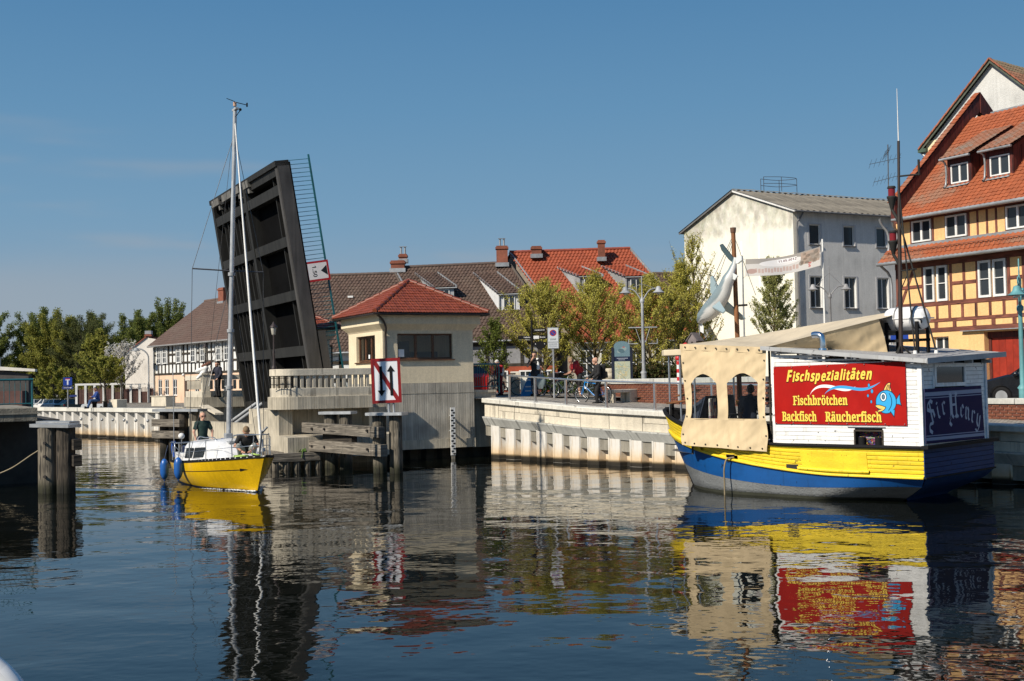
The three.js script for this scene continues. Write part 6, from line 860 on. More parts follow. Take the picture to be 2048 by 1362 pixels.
// ---- printed things on the boat
{
  const outlineText = (x, s, px, py, size, sx, font, it = 0) => { x.save(); x.translate(px, py); x.transform(sx, 0, -it, 1, 0, 0); x.font = font.replace('$', size); x.lineJoin = 'round'; x.lineWidth = size * 0.13; x.strokeStyle = '#40140c'; x.fillStyle = '#f3cb55'; x.strokeText(s, size * 0.03, size * 0.03); x.fillText(s, 0, 0); x.lineWidth = size * 0.035; x.strokeStyle = '#f3cb55'; x.strokeText(s, 0, 0); x.restore(); };
  const W = 1536, Hh = 640, pic = print(W, Hh, (x, w, h) => {
    x.fillStyle = '#a0120c'; x.fillRect(0, 0, w, h); const r = rng(3); for (let i = 0; i < 160; i++) { x.fillStyle = `rgba(${r() < 0.5 ? '90,0,0' : '220,60,40'},0.03)`; x.beginPath(); x.ellipse(r() * w, r() * h, 60 + r() * 150, 20 + r() * 40, r() * 3, 0, 7); x.fill(); }
    const word = 'Fischspezialitäten', ys = [0, 6, -4, 3, -5, 4, 0, 5, -3, 4, -4, 3, -2, 4, -5, 3, -4, 2]; let px = 150; x.font = 'bold 150px sans-serif'; for (let i = 0; i < word.length; i++) { const c = word[i], wd = x.measureText(c).width * 0.70; outlineText(x, c, px, 168 + ys[i], i === 0 ? 172 : 142 + (i % 3) * 6, 0.70, 'bold $px sans-serif', 0.20); px += (wd + (i === 0 ? 14 : 2)) * 1.06; x.font = 'bold 150px sans-serif'; }
    const wave = (pts, wd, c) => { x.fillStyle = c; x.beginPath(); x.moveTo(...pts[0]); x.bezierCurveTo(...pts[1], ...pts[2], ...pts[3]); x.bezierCurveTo(...pts[4], ...pts[5], ...pts[6]); x.bezierCurveTo(pts[5][0], pts[5][1] + wd, pts[4][0], pts[4][1] + wd, pts[3][0], pts[3][1] + wd); x.bezierCurveTo(pts[2][0], pts[2][1] + wd, pts[1][0], pts[1][1] + wd, ...pts[0]); x.fill(); };
    wave([[440, 330], [500, 190], [620, 200], [760, 235], [860, 262], [930, 262], [980, 240]], 34, '#e9e9ea');
    wave([[612, 322], [690, 210], [820, 220], [930, 240], [1060, 268], [1140, 260], [1266, 196]], 32, '#3d9bd4');
    for (const [a, b, c] of [[1132, 232, 15], [1165, 292, 17], [1118, 338, 13], [1154, 400, 13]]) { x.fillStyle = '#3d9bd4'; x.strokeStyle = '#123'; x.lineWidth = 4; x.beginPath(); x.ellipse(a, b, c * 0.85, c * 1.3, 0, 0, 7); x.fill(); x.stroke(); }
    const ser = 'bold $px serif';
    outlineText(x, 'Fischbrötchen', 232, 430, 136, 0.66, ser); outlineText(x, 'Backfisch', 92, 606, 138, 0.63, ser); outlineText(x, 'Räucherfisch', 616, 606, 138, 0.70, ser);
    // fish
    x.lineWidth = 7; x.strokeStyle = '#0d1a2a'; x.fillStyle = '#edc36a'; x.beginPath(); x.moveTo(1290, 290); x.quadraticCurveTo(1330, 190, 1372, 214); x.quadraticCurveTo(1352, 250, 1392, 318); x.fill(); x.stroke(); for (let i = 0; i < 3; i++) { x.beginPath(); x.moveTo(1318 + i * 18, 285); x.lineTo(1340 + i * 12, 228); x.stroke(); }
    x.fillStyle = '#38a0d6'; x.beginPath(); x.moveTo(1416, 400); x.quadraticCurveTo(1450, 340, 1472, 320); x.quadraticCurveTo(1462, 380, 1482, 440); x.quadraticCurveTo(1450, 420, 1416, 430); x.fill(); x.stroke();
    x.beginPath(); x.ellipse(1316, 402, 112, 118, 0.1, 0, 7); x.fill(); x.stroke(); x.beginPath(); x.moveTo(1360, 498); x.lineTo(1400, 556); x.lineTo(1410, 480); x.fill(); x.stroke(); x.beginPath(); x.moveTo(1352, 316); x.quadraticCurveTo(1410, 410, 1340, 490); x.stroke();
    x.fillStyle = '#dfe9ee'; x.beginPath(); x.ellipse(1288, 352, 34, 44, 0, 0, 7); x.fill(); x.stroke(); x.fillStyle = '#5a7d92'; x.beginPath(); x.ellipse(1288, 352, 15, 24, 0, 0, 7); x.fill(); x.stroke();
    x.fillStyle = '#edc36a'; x.beginPath(); x.moveTo(1192, 440); x.quadraticCurveTo(1230, 420, 1312, 456); x.quadraticCurveTo(1290, 508, 1212, 504); x.quadraticCurveTo(1216, 488, 1258, 476); x.quadraticCurveTo(1222, 474, 1192, 440); x.fill(); x.stroke();
  });
  const b = thing('fish_banner', 'large red banner with yellow lettering and a blue fish on the white cabin', 'banner', fbw(0, 0, 0), FT);
  const g = grid(40, 16, (u, v) => { const x = lerp(3.90, 0.37, u), y = lerp(lerp(1.86, 1.85, u), lerp(3.30, 3.355, u), v) ; return [x, y, -0.0 - 0.012 - 0.010 * Math.abs(Math.sin(u * 13 + v * 2)) * Math.sin(v * Math.PI)]; });
  mesh('cloth', g, M([1, 1, 1], 0.6, { map: pic, phys: { specularIntensity: 0.35 } }), b, { keep: true }); const gr = geo(sph(0.014, 0, 0, 0, 6)); for (let i = 0; i < 8; i++) { share('eyelet', gr, mat.zinc, b, [lerp(3.86, 0.42, i / 7), lerp(3.27, 3.32, i / 7), -0.028]); share('eyelet', gr, mat.zinc, b, [lerp(3.86, 0.42, i / 7), 1.885, -0.028]); }
  // name board with broken script letters drawn as with a broad pen
  const L = { S: [[[0.72, 0.80], [0.56, 0.96], [0.30, 0.92], [0.20, 0.74], [0.36, 0.60], [0.62, 0.48], [0.66, 0.22], [0.42, 0.04], [0.12, 0.12]], [[0.46, 0.94], [0.40, 0.06]], [[0.1, 0.12], [0.02, -0.1], [0.18, -0.28]]], i: [[[0.02, 0.54], [0.14, 0.64], [0.14, 0.12], [0.26, 0.02]], [[0.10, 0.86], [0.18, 0.80]]], r: [[[0.02, 0.54], [0.14, 0.64], [0.14, 0.10], [0.26, 0.02]], [[0.16, 0.52], [0.30, 0.66], [0.42, 0.56]]], H: [[[0.02, 0.90], [0.16, 0.99], [0.30, 0.90], [0.30, 0.10], [0.42, 0.0]], [[0.18, 0.92], [0.18, 0.12], [0.06, 0.02]], [[0.30, 0.52], [0.70, 0.52]], [[0.58, 0.92], [0.70, 0.99], [0.84, 0.90]], [[0.70, 0.94], [0.70, 0.10], [0.84, 0.0]], [[0.58, 0.08], [0.70, 0.0]], [[0.16, 0.0], [0.02, -0.18], [0.18, -0.30]]], e: [[[0.12, 0.12], [0.12, 0.50], [0.28, 0.64], [0.42, 0.48], [0.16, 0.30]], [[0.12, 0.12], [0.26, 0.0], [0.42, 0.12]]], n: [[[0.02, 0.54], [0.13, 0.64], [0.13, 0.10], [0.22, 0.02]], [[0.14, 0.50], [0.32, 0.65], [0.44, 0.50], [0.44, 0.12], [0.55, 0.02]]], y: [[[0.02, 0.56], [0.13, 0.64], [0.13, 0.20], [0.28, 0.04], [0.42, 0.18]], [[0.42, 0.64], [0.42, 0.02], [0.28, -0.26], [0.06, -0.18]]] };
  const pic2 = print(1024, 416, (x, w, h) => {
    x.fillStyle = '#0d0b44'; x.fillRect(0, 0, w, h); x.fillStyle = '#9a9db0'; x.fillRect(0, 26, w, 30); x.fillRect(0, 66, w, 7); x.fillRect(0, h - 46, w, 30 - 6); x.fillRect(0, h - 62, w, 7);
    x.fillStyle = '#b4b6c2'; const nib = (q, nx, ny) => { for (let i = 0; i < q.length - 1; i++) { const [a, b] = [q[i], q[i + 1]]; x.beginPath(); x.moveTo(a[0] - nx, a[1] - ny); x.lineTo(a[0] + nx, a[1] + ny); x.lineTo(b[0] + nx, b[1] + ny); x.lineTo(b[0] - nx, b[1] - ny); x.fill(); x.beginPath(); x.moveTo(b[0] - nx, b[1] - ny); x.lineTo(b[0] + nx, b[1] + ny); x.lineTo(b[0] + nx + 2, b[1] + ny + 2); x.lineTo(b[0] - nx + 2, b[1] - ny + 2); x.fill(); } };
    const place = [['S', 55, 300, 190, -0.42], ['i', 205, 238, 150, -0.3], ['r', 285, 212, 150, -0.22], ['H', 400, 236, 190, -0.04], ['e', 590, 228, 150, 0.12], ['n', 672, 246, 150, 0.22], ['r', 778, 272, 150, 0.32], ['y', 862, 302, 160, 0.40]];
    for (const [c, px, py, s, a] of place) { x.save(); x.translate(px, py); x.rotate(a); for (const st of L[c]) nib(st.map((p) => [p[0] * s, -p[1] * s]), s * 0.060, -s * 0.046); x.restore(); }
  });
  const n = thing('name_board', 'dark blue name board reading Sir Henry on the stern of the boat', 'sign', fbw(0, 0, 0), FT);
  mesh('board', hexa([[-0.05, 1.43, 0.06], [-0.03, 1.43, 0.06], [-0.03, 1.40, 3.36], [-0.05, 1.40, 3.36], [-0.05, 2.70, 0.06], [-0.03, 2.70, 0.06], [-0.03, 2.73, 3.24], [-0.05, 2.73, 3.24]]), M([0.02, 0.02, 0.07], 0.5), n);
  mesh('face', grid(2, 2, (u, v) => [-0.054, lerp(lerp(1.43, 1.40, u), lerp(2.70, 2.73, u), v), lerp(0.06, lerp(3.36, 3.24, v), u)]), M([1, 1, 1], 0.75, { map: pic2, phys: { specularIntensity: 0.3 } }), n, { keep: true });
}
{ // life raft, mast, shark, ropes
  const r = thing('life_raft', 'white life raft canister on a black stand on the boat cabin roof', 'life raft', fbw(1.26, 3.57, 2.0), FT);
  mesh('canister', [lathe([[0, -0.58], [0.12, -0.57], [0.24, -0.50], [0.29, -0.40], [0.30, 0], [0.29, 0.40], [0.24, 0.50], [0.12, 0.57], [0, 0.58]], 24).rotateZ(Math.PI / 2).translate(0, 0.87, 0), boxb(-0.58, 0.58, 0.855, 0.885, -0.315, 0.315)], mat.whiteGloss, r);
  for (const x of [-0.27, 0.2]) mesh('strap', new THREE.TorusGeometry(0.302, 0.018, 6, 28).rotateY(Math.PI / 2).translate(x, 0.87, 0), mm([0.25, 0.25, 0.26]), r);
  mesh('marking', at(cyl(0.055, 0.055, 0.01, 0, 0, 0), -0.46, 0.78, -0.235, Math.PI / 2 - 0.3, -0.4), mat.black, r);
  for (const [x, z] of [[-0.4, -0.3], [0.4, -0.3], [-0.4, 0.3], [0.4, 0.3]]) { mesh('leg', boxb(x - 0.035, x + 0.035, 0, 0.78, z - 0.035, z + 0.035), mat.black, r); }
  mesh('stand_rail', [boxb(-0.45, 0.45, 0.28, 0.35, -0.33, -0.27)], mat.black, r); mesh('stand_rail', boxb(-0.45, 0.45, 0.30, 0.37, 0.27, 0.33), mat.black, r); mesh('cradle', [boxb(-0.42, -0.36, 0.6, 0.72, -0.33, 0.33)], mat.black, r); mesh('cradle', boxb(0.36, 0.42, 0.6, 0.72, -0.33, 0.33), mat.black, r);
  const pl = print(128, 128, (x) => { x.fillStyle = '#1b3d94'; x.fillRect(0, 0, 128, 128); x.fillStyle = '#e4e6ea'; x.font = 'bold 96px sans-serif'; x.textAlign = 'center'; x.fillText('P', 60, 98); });
  const ps = thing('parking_plate', 'blue parking sign seen under the life raft', 'sign', [14.05, 1.9, -43.5], -0.3); mesh('post', cyl(0.035, 0.035, 2.9, 0, 0, -0.04), mat.zinc, ps); mesh('plate', box(0.62, 0.62, 0.02, 0, 2.62, 0), mat.zinc, ps); mesh('face', panel(0.62, 0.62, 0, 2.62, 0.013), M([1, 1, 1], 0.4, { map: pl }), ps, { keep: true });
  const m = thing('signal_mast', 'black signal mast with red lamps and white whip antenna on the cabin roof', 'mast', fbw(1.05, 3.53, 1.2), FT); const k = mat.blackSteel;
  mesh('pole', [bar([0, 0, 0], [-0.06, 3.6, 0], 0.055, 8, 0.05), bar([-0.06, 3.6, 0], [-0.1, 5.25, 0], 0.035, 8)], mm([0.045, 0.03, 0.025], 0.5), m); mesh('foot', [bar([0, 0.25, 0], [0.2, 0.0, 0.1], 0.025), bar([0, 0.25, 0], [-0.2, 0, 0.1], 0.025), bar([0, 0.25, 0], [0, 0, -0.2], 0.025)], k, m);
  mesh('whip_antenna', bar([-0.1, 5.2, 0], [-0.1, 6.55, 0], 0.016, 6, 0.006), mat.white, m); mesh('antenna_sleeve', bar([-0.1, 4.9, 0], [-0.1, 5.25, 0], 0.028), k, m);
  mesh('cross_arm', [bar([-0.1, 4.38, 0], [-0.62, 4.36, 0], 0.022), bar([-0.6, 4.34, 0], [-0.6, 4.72, 0], 0.03)], k, m);
  for (const y of [3.55, 2.45]) { const l = mesh('lamp_bracket', [lathe([[0.03, 0], [0.10, 0.28], [0.12, 0.32], [0.12, 0.36], [0, 0.36]], 12).translate(0.12, y, 0), bar([-0.03, y - 0.25, 0], [0.12, y + 0.02, 0], 0.04)], k, m); mesh('red_lamp', [cyl(0.085, 0.085, 0.2, 0.12, y + 0.36, 0)], M([0.18, 0.012, 0.015], 0.2), l); mesh('lamp_cap', cyl(0.11, 0.09, 0.05, 0.12, y + 0.56, 0), k, l); }
  mesh('stay', bar([-0.05, 3.3, 0], [-1.05, 0.05, -0.35], 0.022), k, m); mesh('stay', bar([-0.08, 4.0, 0], [-0.62, 0.0, -0.55], 0.02), k, m); mesh('stay_brace', bar([-0.02, 2.05, 0], [-0.55, 2.05, -0.2], 0.018), k, m); mesh('stay_brace', bar([0, 1.5, 0], [-0.28, 1.95, -0.1], 0.014), k, m); for (const p of [[-1.05, 0.05, -0.35], [-0.62, 0, -0.55]]) mesh('deck_eye', cyl(0.05, 0.04, 0.08, p[0], 0.0, p[2]), mat.white, m);
  for (let i = 0; i < 6; i++) mesh('cable', tube([[-0.03, 0.4 + i * 0.55, 0.06], [0.06, 0.6 + i * 0.55, 0.08], [-0.05, 0.8 + i * 0.55, 0.06]], 0.008, 5, 8), k, m);
  // wooden post and the shark
  const w = thing('shark_post', 'brown wooden post rising through the awning of the boat', 'post', fbw(6.15, 0, 1.9), FT); mesh('shaft', [bar([0, 1.0, 0], [0.1, 7.2, 0], 0.075, 10, 0.062)], M([0.32, 0.135, 0.05], 0.7, { map: T.woodV }), w); mesh('collar', cyl(0.075, 0.085, 0.14, 0.1, 7.1, 0), M([0.12, 0.06, 0.035], 0.7), w); mesh('side_arm', bar([0.0, 5.05, 0], [-0.28, 5.05, 0.02], 0.03), k, w);
  const s = thing('shark_figure', 'large grey and white shark figure hanging head down from the boat post', 'shark figure', fbw(0, 0, 1.55), FT);
  const cl = new THREE.CatmullRomCurve3([[7.28, 4.62, 0], [7.07, 4.78, 0], [6.74, 5.03, 0], [6.42, 5.40, 0], [6.20, 5.82, 0], [6.10, 6.16, 0.1], [6.08, 6.38, 0.15]].map(P2)), prof = [[0, 0.015], [0.04, 0.10], [0.14, 0.20], [0.30, 0.27], [0.45, 0.255], [0.62, 0.19], [0.78, 0.11], [0.9, 0.065], [1, 0.055]];
  const rad = (u) => { let i = 0; while (i < prof.length - 2 && prof[i + 1][0] < u) i++; const t = clamp((u - prof[i][0]) / (prof[i + 1][0] - prof[i][0])); return lerp(prof[i][1], prof[i + 1][1], t * t * (3 - 2 * t)); };
  const g = grid(36, 26, (a, v) => { const u = clamp(v, 0.001, 0.999), c = cl.getPoint(u), tg = cl.getTangent(u), dor = V3(-tg.y, tg.x, 0).normalize().multiplyScalar(1), th = a * 2 * Math.PI, R = rad(u); let belly = Math.cos(th); const mouth = (u > 0.09 && u < 0.17 && belly < -0.55) ? 0.8 : 1; const o = dor.multiplyScalar(Math.cos(th) * R * 0.95 * mouth).add(V3(0, 0, Math.sin(th) * R * 0.9)); return [c.x + o.x * -1, c.y + o.y * -1, c.z + o.z]; });
  { const n = g.attributes.position.count, cc = new Float32Array(n * 3); for (let i = 0; i < n; i++) { const a = (i % 37) / 36, v = Math.floor(i / 37) / 26, th = a * 2 * Math.PI, d = Math.cos(th) + 0.28 * Math.sin(v * 16) * 0.5 + 0.12; const wv = sstep(-0.05, 0.06, d); const grey = [0.26, 0.34, 0.37], wh = [0.78, 0.78, 0.76]; for (let q = 0; q < 3; q++) cc[i * 3 + q] = lerp(wh[q], grey[q], wv); } g.setAttribute('color', new THREE.BufferAttribute(cc, 3)); }
  mesh('body', g, M([0.88, 0.88, 0.88], 0.45, { vertexColors: true, map: T.mottle }), s, { keep: true });
  const gy = M([0.26, 0.34, 0.37], 0.4), fin = (pts, z, th, m2) => mesh('fin', poly(pts, th, z - th / 2, [], 0.008), m2, s);
  fin([[6.55, 5.56], [6.73, 5.90], [6.79, 5.87], [6.80, 5.44], [6.68, 5.34]], 0, 0.05, gy);
  fin([[6.08, 6.32], [6.24, 6.52], [6.46, 6.78], [6.53, 6.76], [6.48, 6.62], [6.25, 6.34], [6.12, 6.24]], 0.12, 0.05, M([0.045, 0.075, 0.085], 0.4)); fin([[6.10, 6.30], [5.95, 6.40], [5.84, 6.37], [5.84, 6.28], [5.97, 6.2], [6.09, 6.2]], 0.14, 0.06, M([0.62, 0.66, 0.66], 0.4));
  mesh('fin', hexa([[6.75, 5.02, -0.2], [6.5, 5.15, -0.2], [6.12, 4.88, -0.5], [6.2, 4.82, -0.5], [6.75, 5.06, -0.22], [6.5, 5.2, -0.22], [6.12, 4.92, -0.52], [6.2, 4.86, -0.52]]).translate(-0.12, -0.03, 0), gy, s); mesh('fin', hexa([[6.75, 5.02, 0.2], [6.5, 5.15, 0.2], [6.2, 4.7, 0.6], [6.35, 4.68, 0.6], [6.75, 5.06, 0.2], [6.5, 5.2, 0.2], [6.2, 4.74, 0.6], [6.35, 4.72, 0.6]]).translate(-0.12, -0.03, 0), gy, s); fin([[6.24, 5.86], [6.0, 5.74], [5.9, 5.84], [6.1, 5.95]], 0.0, 0.04, M([0.6, 0.63, 0.63], 0.4));
  for (const z of [-1, 1]) { mesh('eye', sph(0.022, 7.04, 4.86, z * 0.13, 8), mat.black, s); for (let i = 0; i < 4; i++) mesh('gill', tube([[6.81 - i * 0.05, 5.17 + i * 0.035, z * 0.205], [6.76 - i * 0.05, 5.07 + i * 0.035, z * 0.225], [6.68 - i * 0.05, 4.99 + i * 0.035, z * 0.215]], 0.008, 4, 6), mat.greyPaint, s); }
  mesh('mouth', tube([[7.09, 4.70, -0.10], [6.97, 4.70, -0.13], [6.89, 4.78, -0.15]], 0.012, 5, 10), mm([0.1, 0.05, 0.05]), s);
  const lines = [[[6.22, 7.08, 0.35], [7.28, 4.9, 0]], [[6.22, 7.05, 0.35], [6.6, 5.6, -0.1]], [[6.22, 7.0, 0.35], [5.6, 5.3, 0.4]], [[6.2, 7.0, 0.35], [6.3, 6.5, 0.2]]]; for (const [a, b] of lines) mesh('rope', bar(a, b, 0.008, 4), mm([0.2, 0.18, 0.14]), s);
  const rp = thing('mooring_rope', 'frayed light rope hanging from the yellow hull into the water', 'rope', fbw(0, 0, 0), FT); mesh('strand', tube([[5.16, 0.97, -0.0], [5.3, 0.93, -0.12], [5.36, 0.7, -0.16], [5.38, 0.3, -0.14], [5.38, -0.3, -0.14]], 0.022, 6, 24), mm([0.36, 0.29, 0.18], 0.9), rp);
  // seats and tables under the awning
  const chk = print(64, 64, (x) => { const r = rng(4), cs = ['#b23a34', '#e8e4da', '#3a4a7a', '#e8e4da', '#c9b6a0']; for (let i = 0; i < 8; i++) for (let j = 0; j < 8; j++) { x.fillStyle = cs[Math.floor(r() * 5)]; x.fillRect(i * 8, j * 8, 8, 8); } });
  const cm = M([1, 1, 1], 0.8, { map: chk });
  for (const [x, z, l] of [[6.05, 0.75, 'chair cushion with red, white and blue checks behind the left curtain window'], [4.45, 0.6, 'low checked cushion behind the right curtain window']]) { const c = thing('checked_chair', l, 'chair', fbw(x, 1.0, z), FT + 0.3); const h = x > 5 ? 1.42 : 1.0; mesh('backrest', new RoundedBoxGeometry(0.06, 0.75, 0.55, 2, 0.03).translate(0.22, h - 0.3, 0), cm, c, { keep: true }); mesh('seat', new RoundedBoxGeometry(0.45, 0.08, 0.55, 2, 0.03).translate(0, h - 0.62, 0), cm, c, { keep: true }); for (const [a, b] of [[-0.18, -0.22], [0.2, -0.22], [-0.18, 0.22], [0.2, 0.22]]) mesh('leg', bar([a, 0, b], [a, h - 0.64, b], 0.018), mat.timberDark, c); }
  const tb = thing('snack_table', 'dark table under the awning with a flower pot', 'table', fbw(6.0, 1.0, 2.3), FT); mesh('top', rbox(-0.6, 0.6, 0.98, 1.03, -0.45, 0.45), mat.timberDark, tb); for (const [a, b] of [[-0.5, -0.38], [0.5, -0.38], [-0.5, 0.38], [0.5, 0.38]]) mesh('leg', boxb(a - 0.03, a + 0.03, 0, 0.98, b - 0.03, b + 0.03), mat.timberDark, tb);
  const fp = thing('flower_pot', 'dark pot of yellow flowers on the table behind the left curtain window', 'flower pot', fbw(6.25, 2.03, 2.2), FT); mesh('pot', lathe([[0.1, 0], [0.15, 0.2], [0.15, 0.24], [0, 0.24]], 12), mat.black, fp); const q = rng(6), pts = []; for (let i = 0; i < 80; i++) pts.push([(q() - .5) * 0.3, 0.24 + q() * 0.14, (q() - .5) * 0.3]); const bl = new THREE.Mesh(leaves(pts, 0.07, [[0.75, 0.5, 0.02], [0.1, 0.2, 0.03]], q, 1, 0.02), leafMat); bl.name = 'blooms'; fp.add(bl);
}

// ------------------------------------------------------------------ yellow sailing yacht (x forward, z towards the camera side)
const SBx = 0.5, SBd = -0.866, ST = frameTurn(SBx, SBd), SB = [-10.45, 0, -40.06];
const sbw = (x, y, z) => { const c = Math.cos(ST), s = Math.sin(ST); x *= 1.08; z *= 1.08; return [SB[0] + c * x + s * z, y, SB[2] - s * x + c * z]; };
{
  const t = thing('sailing_yacht', 'yellow sailing yacht with white cabin motoring through the open bridge', 'sailing boat', SB, ST); t.scale.set(1.08, 1.03, 1.08);
  const yel = M([0.80, 0.49, 0.010], 0.22, { map: T.plaster }), wh = mat.whiteGloss, L = 5.5;
  const deckY = (s) => 0.60 + 0.42 * Math.pow(s, 1.5) + 0.03 * (1 - s), bowX = (y) => L + 0.62 * Math.max(-0.3, y), sternX = (y) => -0.35 * clamp(y / 0.6, 0, 1);
  const hw = (s) => 1.13 * (s < 0.42 ? lerp(0.74, 1, Math.sin(s / 0.42 * Math.PI / 2)) : Math.pow(Math.max(0, 1 - Math.pow((s - 0.42) / 0.58, 2.0)), 0.78));
  const H = (s, v, side, out = 0) => { const yd = deckY(s), y = lerp(yd, -0.35, v), x = lerp(sternX(y), bowX(y), s); const fl = Math.pow(1 - Math.pow(v, 2.2) * 0.85, 0.62), bowF = lerp(1, lerp(1, 0.35, v), sstep(0.55, 1, s)); return [x, y, side * (hw(s) * fl * bowF + out)]; };
  for (const sd of [1, -1]) { mesh('hull_side', grid(40, 12, (u, v) => H(u, v, sd)), yel, t); mesh('cove_line', grid(40, 1, (u, v) => H(lerp(0, 0.92, u), lerp(0.245, 0.262, v), sd, 0.004)), mat.black, t); mesh('boot_stripe', grid(40, 1, (u, v) => H(u, lerp((deckY(u) - 0.05) / (deckY(u) + 0.35), (deckY(u) + 0.02) / (deckY(u) + 0.35), v), sd, 0.004)), M([0.02, 0.03, 0.07], 0.4), t);
    mesh('toe_rail', Array.from({ length: 34 }, (_, i) => { const a = H(i / 34, 0, sd, -0.01), b = H((i + 0.62) / 34, 0, sd, -0.01); return beam([a[0], a[1] + 0.03, a[2]], [b[0], b[1] + 0.03, b[2]], 0.03, 0.05); }), mat.black, t, { kind: 'stuff' }); mesh('rail_base', grid(40, 1, (u, v) => { const p = H(u, 0, sd, 0.008); return [p[0], p[1] - 0.02 + v * 0.035, p[2]]; }), mat.black, t); }
  mesh('arrow', hexaThin(H, 0.93), mat.black, t);
  mesh('transom', grid(8, 6, (u, v) => { const a = H(0, v, 1); return [a[0], a[1], a[2] * (1 - 2 * u)]; }), yel, t);
  mesh('deck', grid(30, 6, (u, v) => { const a = H(u, 0, 1); return [a[0], a[1] - 0.0 + 0.04 * Math.sin(v * Math.PI), a[2] * (1 - 2 * v)]; }), M([0.72, 0.73, 0.70], 0.6, { map: T.plaster }), t);
  // cabin trunk
  const cw = (s) => 0.82 * (1 - 0.42 * Math.pow(s, 2.5)), cx = (s) => lerp(1.15, 4.35, s), ch = (s) => 0.66 * (1 - 0.08 * s) * Math.pow(Math.max(0, 1 - Math.pow(clamp((s - 0.55) / 0.45), 2.4)), 0.8), sec = [[1.08, 0], [1.0, 0.35], [0.94, 0.75], [0.82, 0.95], [0.5, 1.04], [0, 1.08], [-0.5, 1.04], [-0.82, 0.95], [-0.94, 0.75], [-1.0, 0.35], [-1.08, 0]];
  const yb = (x) => 0.585 + 0.42 * Math.pow(clamp(x / 6), 1.5) + 0.02;
  mesh('cabin', grid(24, 10, (u, v) => { const q = sec[Math.round(v * 10)], x = cx(u); return [x, yb(x) + q[1] * ch(u), q[0] * cw(u)]; }), wh, t); mesh('cabin_back', grid(4, 10, (u, v) => { const q = sec[Math.round(v * 10)]; return [1.15 - 0.001, yb(1.15) + q[1] * ch(0) * u, q[0] * cw(0)]; }), wh, t);
  const win = (x0, x1) => { const f = (x) => clamp((x - 1.15) / 3.2); return grid(6, 3, (u, v) => { const x = lerp(x0, x1, u) + 0.05 * (v - .5), s = f(x), h = lerp(0.22, 0.70, v); return [x, yb(x) + h * ch(s), (lerp(1.022, 0.962, v) + 0.012) * cw(s)]; }); };
  for (const [a, b] of [[1.38, 2.12], [2.22, 3.05]]) { const w = mesh('cabin_window', win(a, b), mat.pane, t); mesh('cabin_window', win(a, b).applyMatrix4(new THREE.Matrix4().makeScale(1, 1, -1)), mat.pane, t); }
  mesh('coaming', [rbox(-0.2, 1.16, 0.6, 0.92, 0.60, 0.74, 0.04), rbox(-0.2, 1.16, 0.6, 0.92, -0.74, -0.60, 0.04)], wh, t); mesh('cockpit_floor', boxb(-0.25, 1.14, 0.42, 0.46, -0.55, 0.55), M([0.3, 0.2, 0.1], 0.7, { map: T.wood }), t);
  mesh('companion_hatch', rbox(1.2, 1.9, 1.28, 1.34, -0.3, 0.3), wh, t); mesh('fore_hatch', rbox(3.45, 3.85, 1.3, 1.38, -0.25, 0.25), mat.greyPaint, t); for (let i = 0; i < 6; i++) mesh('deck_vent', rbox(2.2 + i * 0.2, 2.32 + i * 0.2, 1.325, 1.345, 0.40, 0.47, 0.008), mat.timberDark, t);
  for (const z of [0.5, -0.5]) mesh('grab_rail', tube([[1.5, 1.25, z], [1.6, 1.42, z], [2.4, 1.45, z], [3.2, 1.44, z * 0.9], [3.3, 1.28, z * 0.9]], 0.014, 6, 30), mat.steel, t);
  for (const [x, z] of [[1.0, -0.2], [0.9, 0.25]]) mesh('winch', cyl(0.05, 0.04, 0.1, x, 0.8, z > 0 ? 0.6 : -0.6), mat.steel, t); for (const [x, z] of [[2.0, -0.3], [2.3, -0.32]]) mesh('blue_bag', rbox(x, x + 0.22, 1.32, 1.40, z, z + 0.25, 0.03), M([0.02, 0.05, 0.3], 0.7), t);
  // mast, boomless, with furled foresail, shrouds and spreaders
  const mx = 2.95, mt = [3.12, 11.35, -0.26], mb = [mx, 1.3, 0], mp = (f) => [0, 1, 2].map((k) => lerp(mb[k], mt[k], f));
  mesh('mast', bar(mb, mt, 0.074, 14, 0.058), mm([0.66, 0.67, 0.68], 0.35, { metalness: 0.35 }), t); mesh('mast_foot', [cyl(0.13, 0.12, 0.07, mx, 1.29, 0), rbox(mx - 0.1, mx + 0.1, 1.36, 1.58, -0.11, 0.11, 0.03)], mat.zinc, t);
  for (const f of [0.16, 0.33, 0.5]) { const p = mp(f); mesh('mast_band', at(cyl(0.105, 0.105, 0.10, 0, 0, 0), ...p), mat.greyPaint, t); }
  const sp = mp(0.515), s1 = [sp[0] - 0.1, sp[1] + 0.05, 0.98], s2 = [sp[0] - 0.1, sp[1], -1.1]; mesh('spreader', bar(sp, s1, 0.022), mm([0.1, 0.1, 0.11]), t); mesh('spreader', bar(sp, s2, 0.022), mm([0.1, 0.1, 0.11]), t);
  const wire = (n, a, b, r = 0.0085) => mesh(n, bar(a, b, r, 5), mm([0.16, 0.16, 0.165], 0.4, { metalness: 0.5 }), t);
  const top = mp(0.93); wire('shroud', top, s1); wire('shroud', s1, [2.8, 0.72, 1.08]); wire('shroud', top, s2); wire('shroud', s2, [2.8, 0.72, -1.08]); wire('lower_shroud', mp(0.5), [2.5, 0.72, 1.05]); wire('lower_shroud', mp(0.5), [2.5, 0.72, -1.05]); wire('backstay', mp(0.99), [-0.2, 0.75, 0.0], 0.006); wire('halyard', mp(0.95), [mx - 0.1, 1.3, 0.1], 0.007); wire('halyard', mp(0.95), [mx + 0.1, 1.3, -0.08], 0.007);
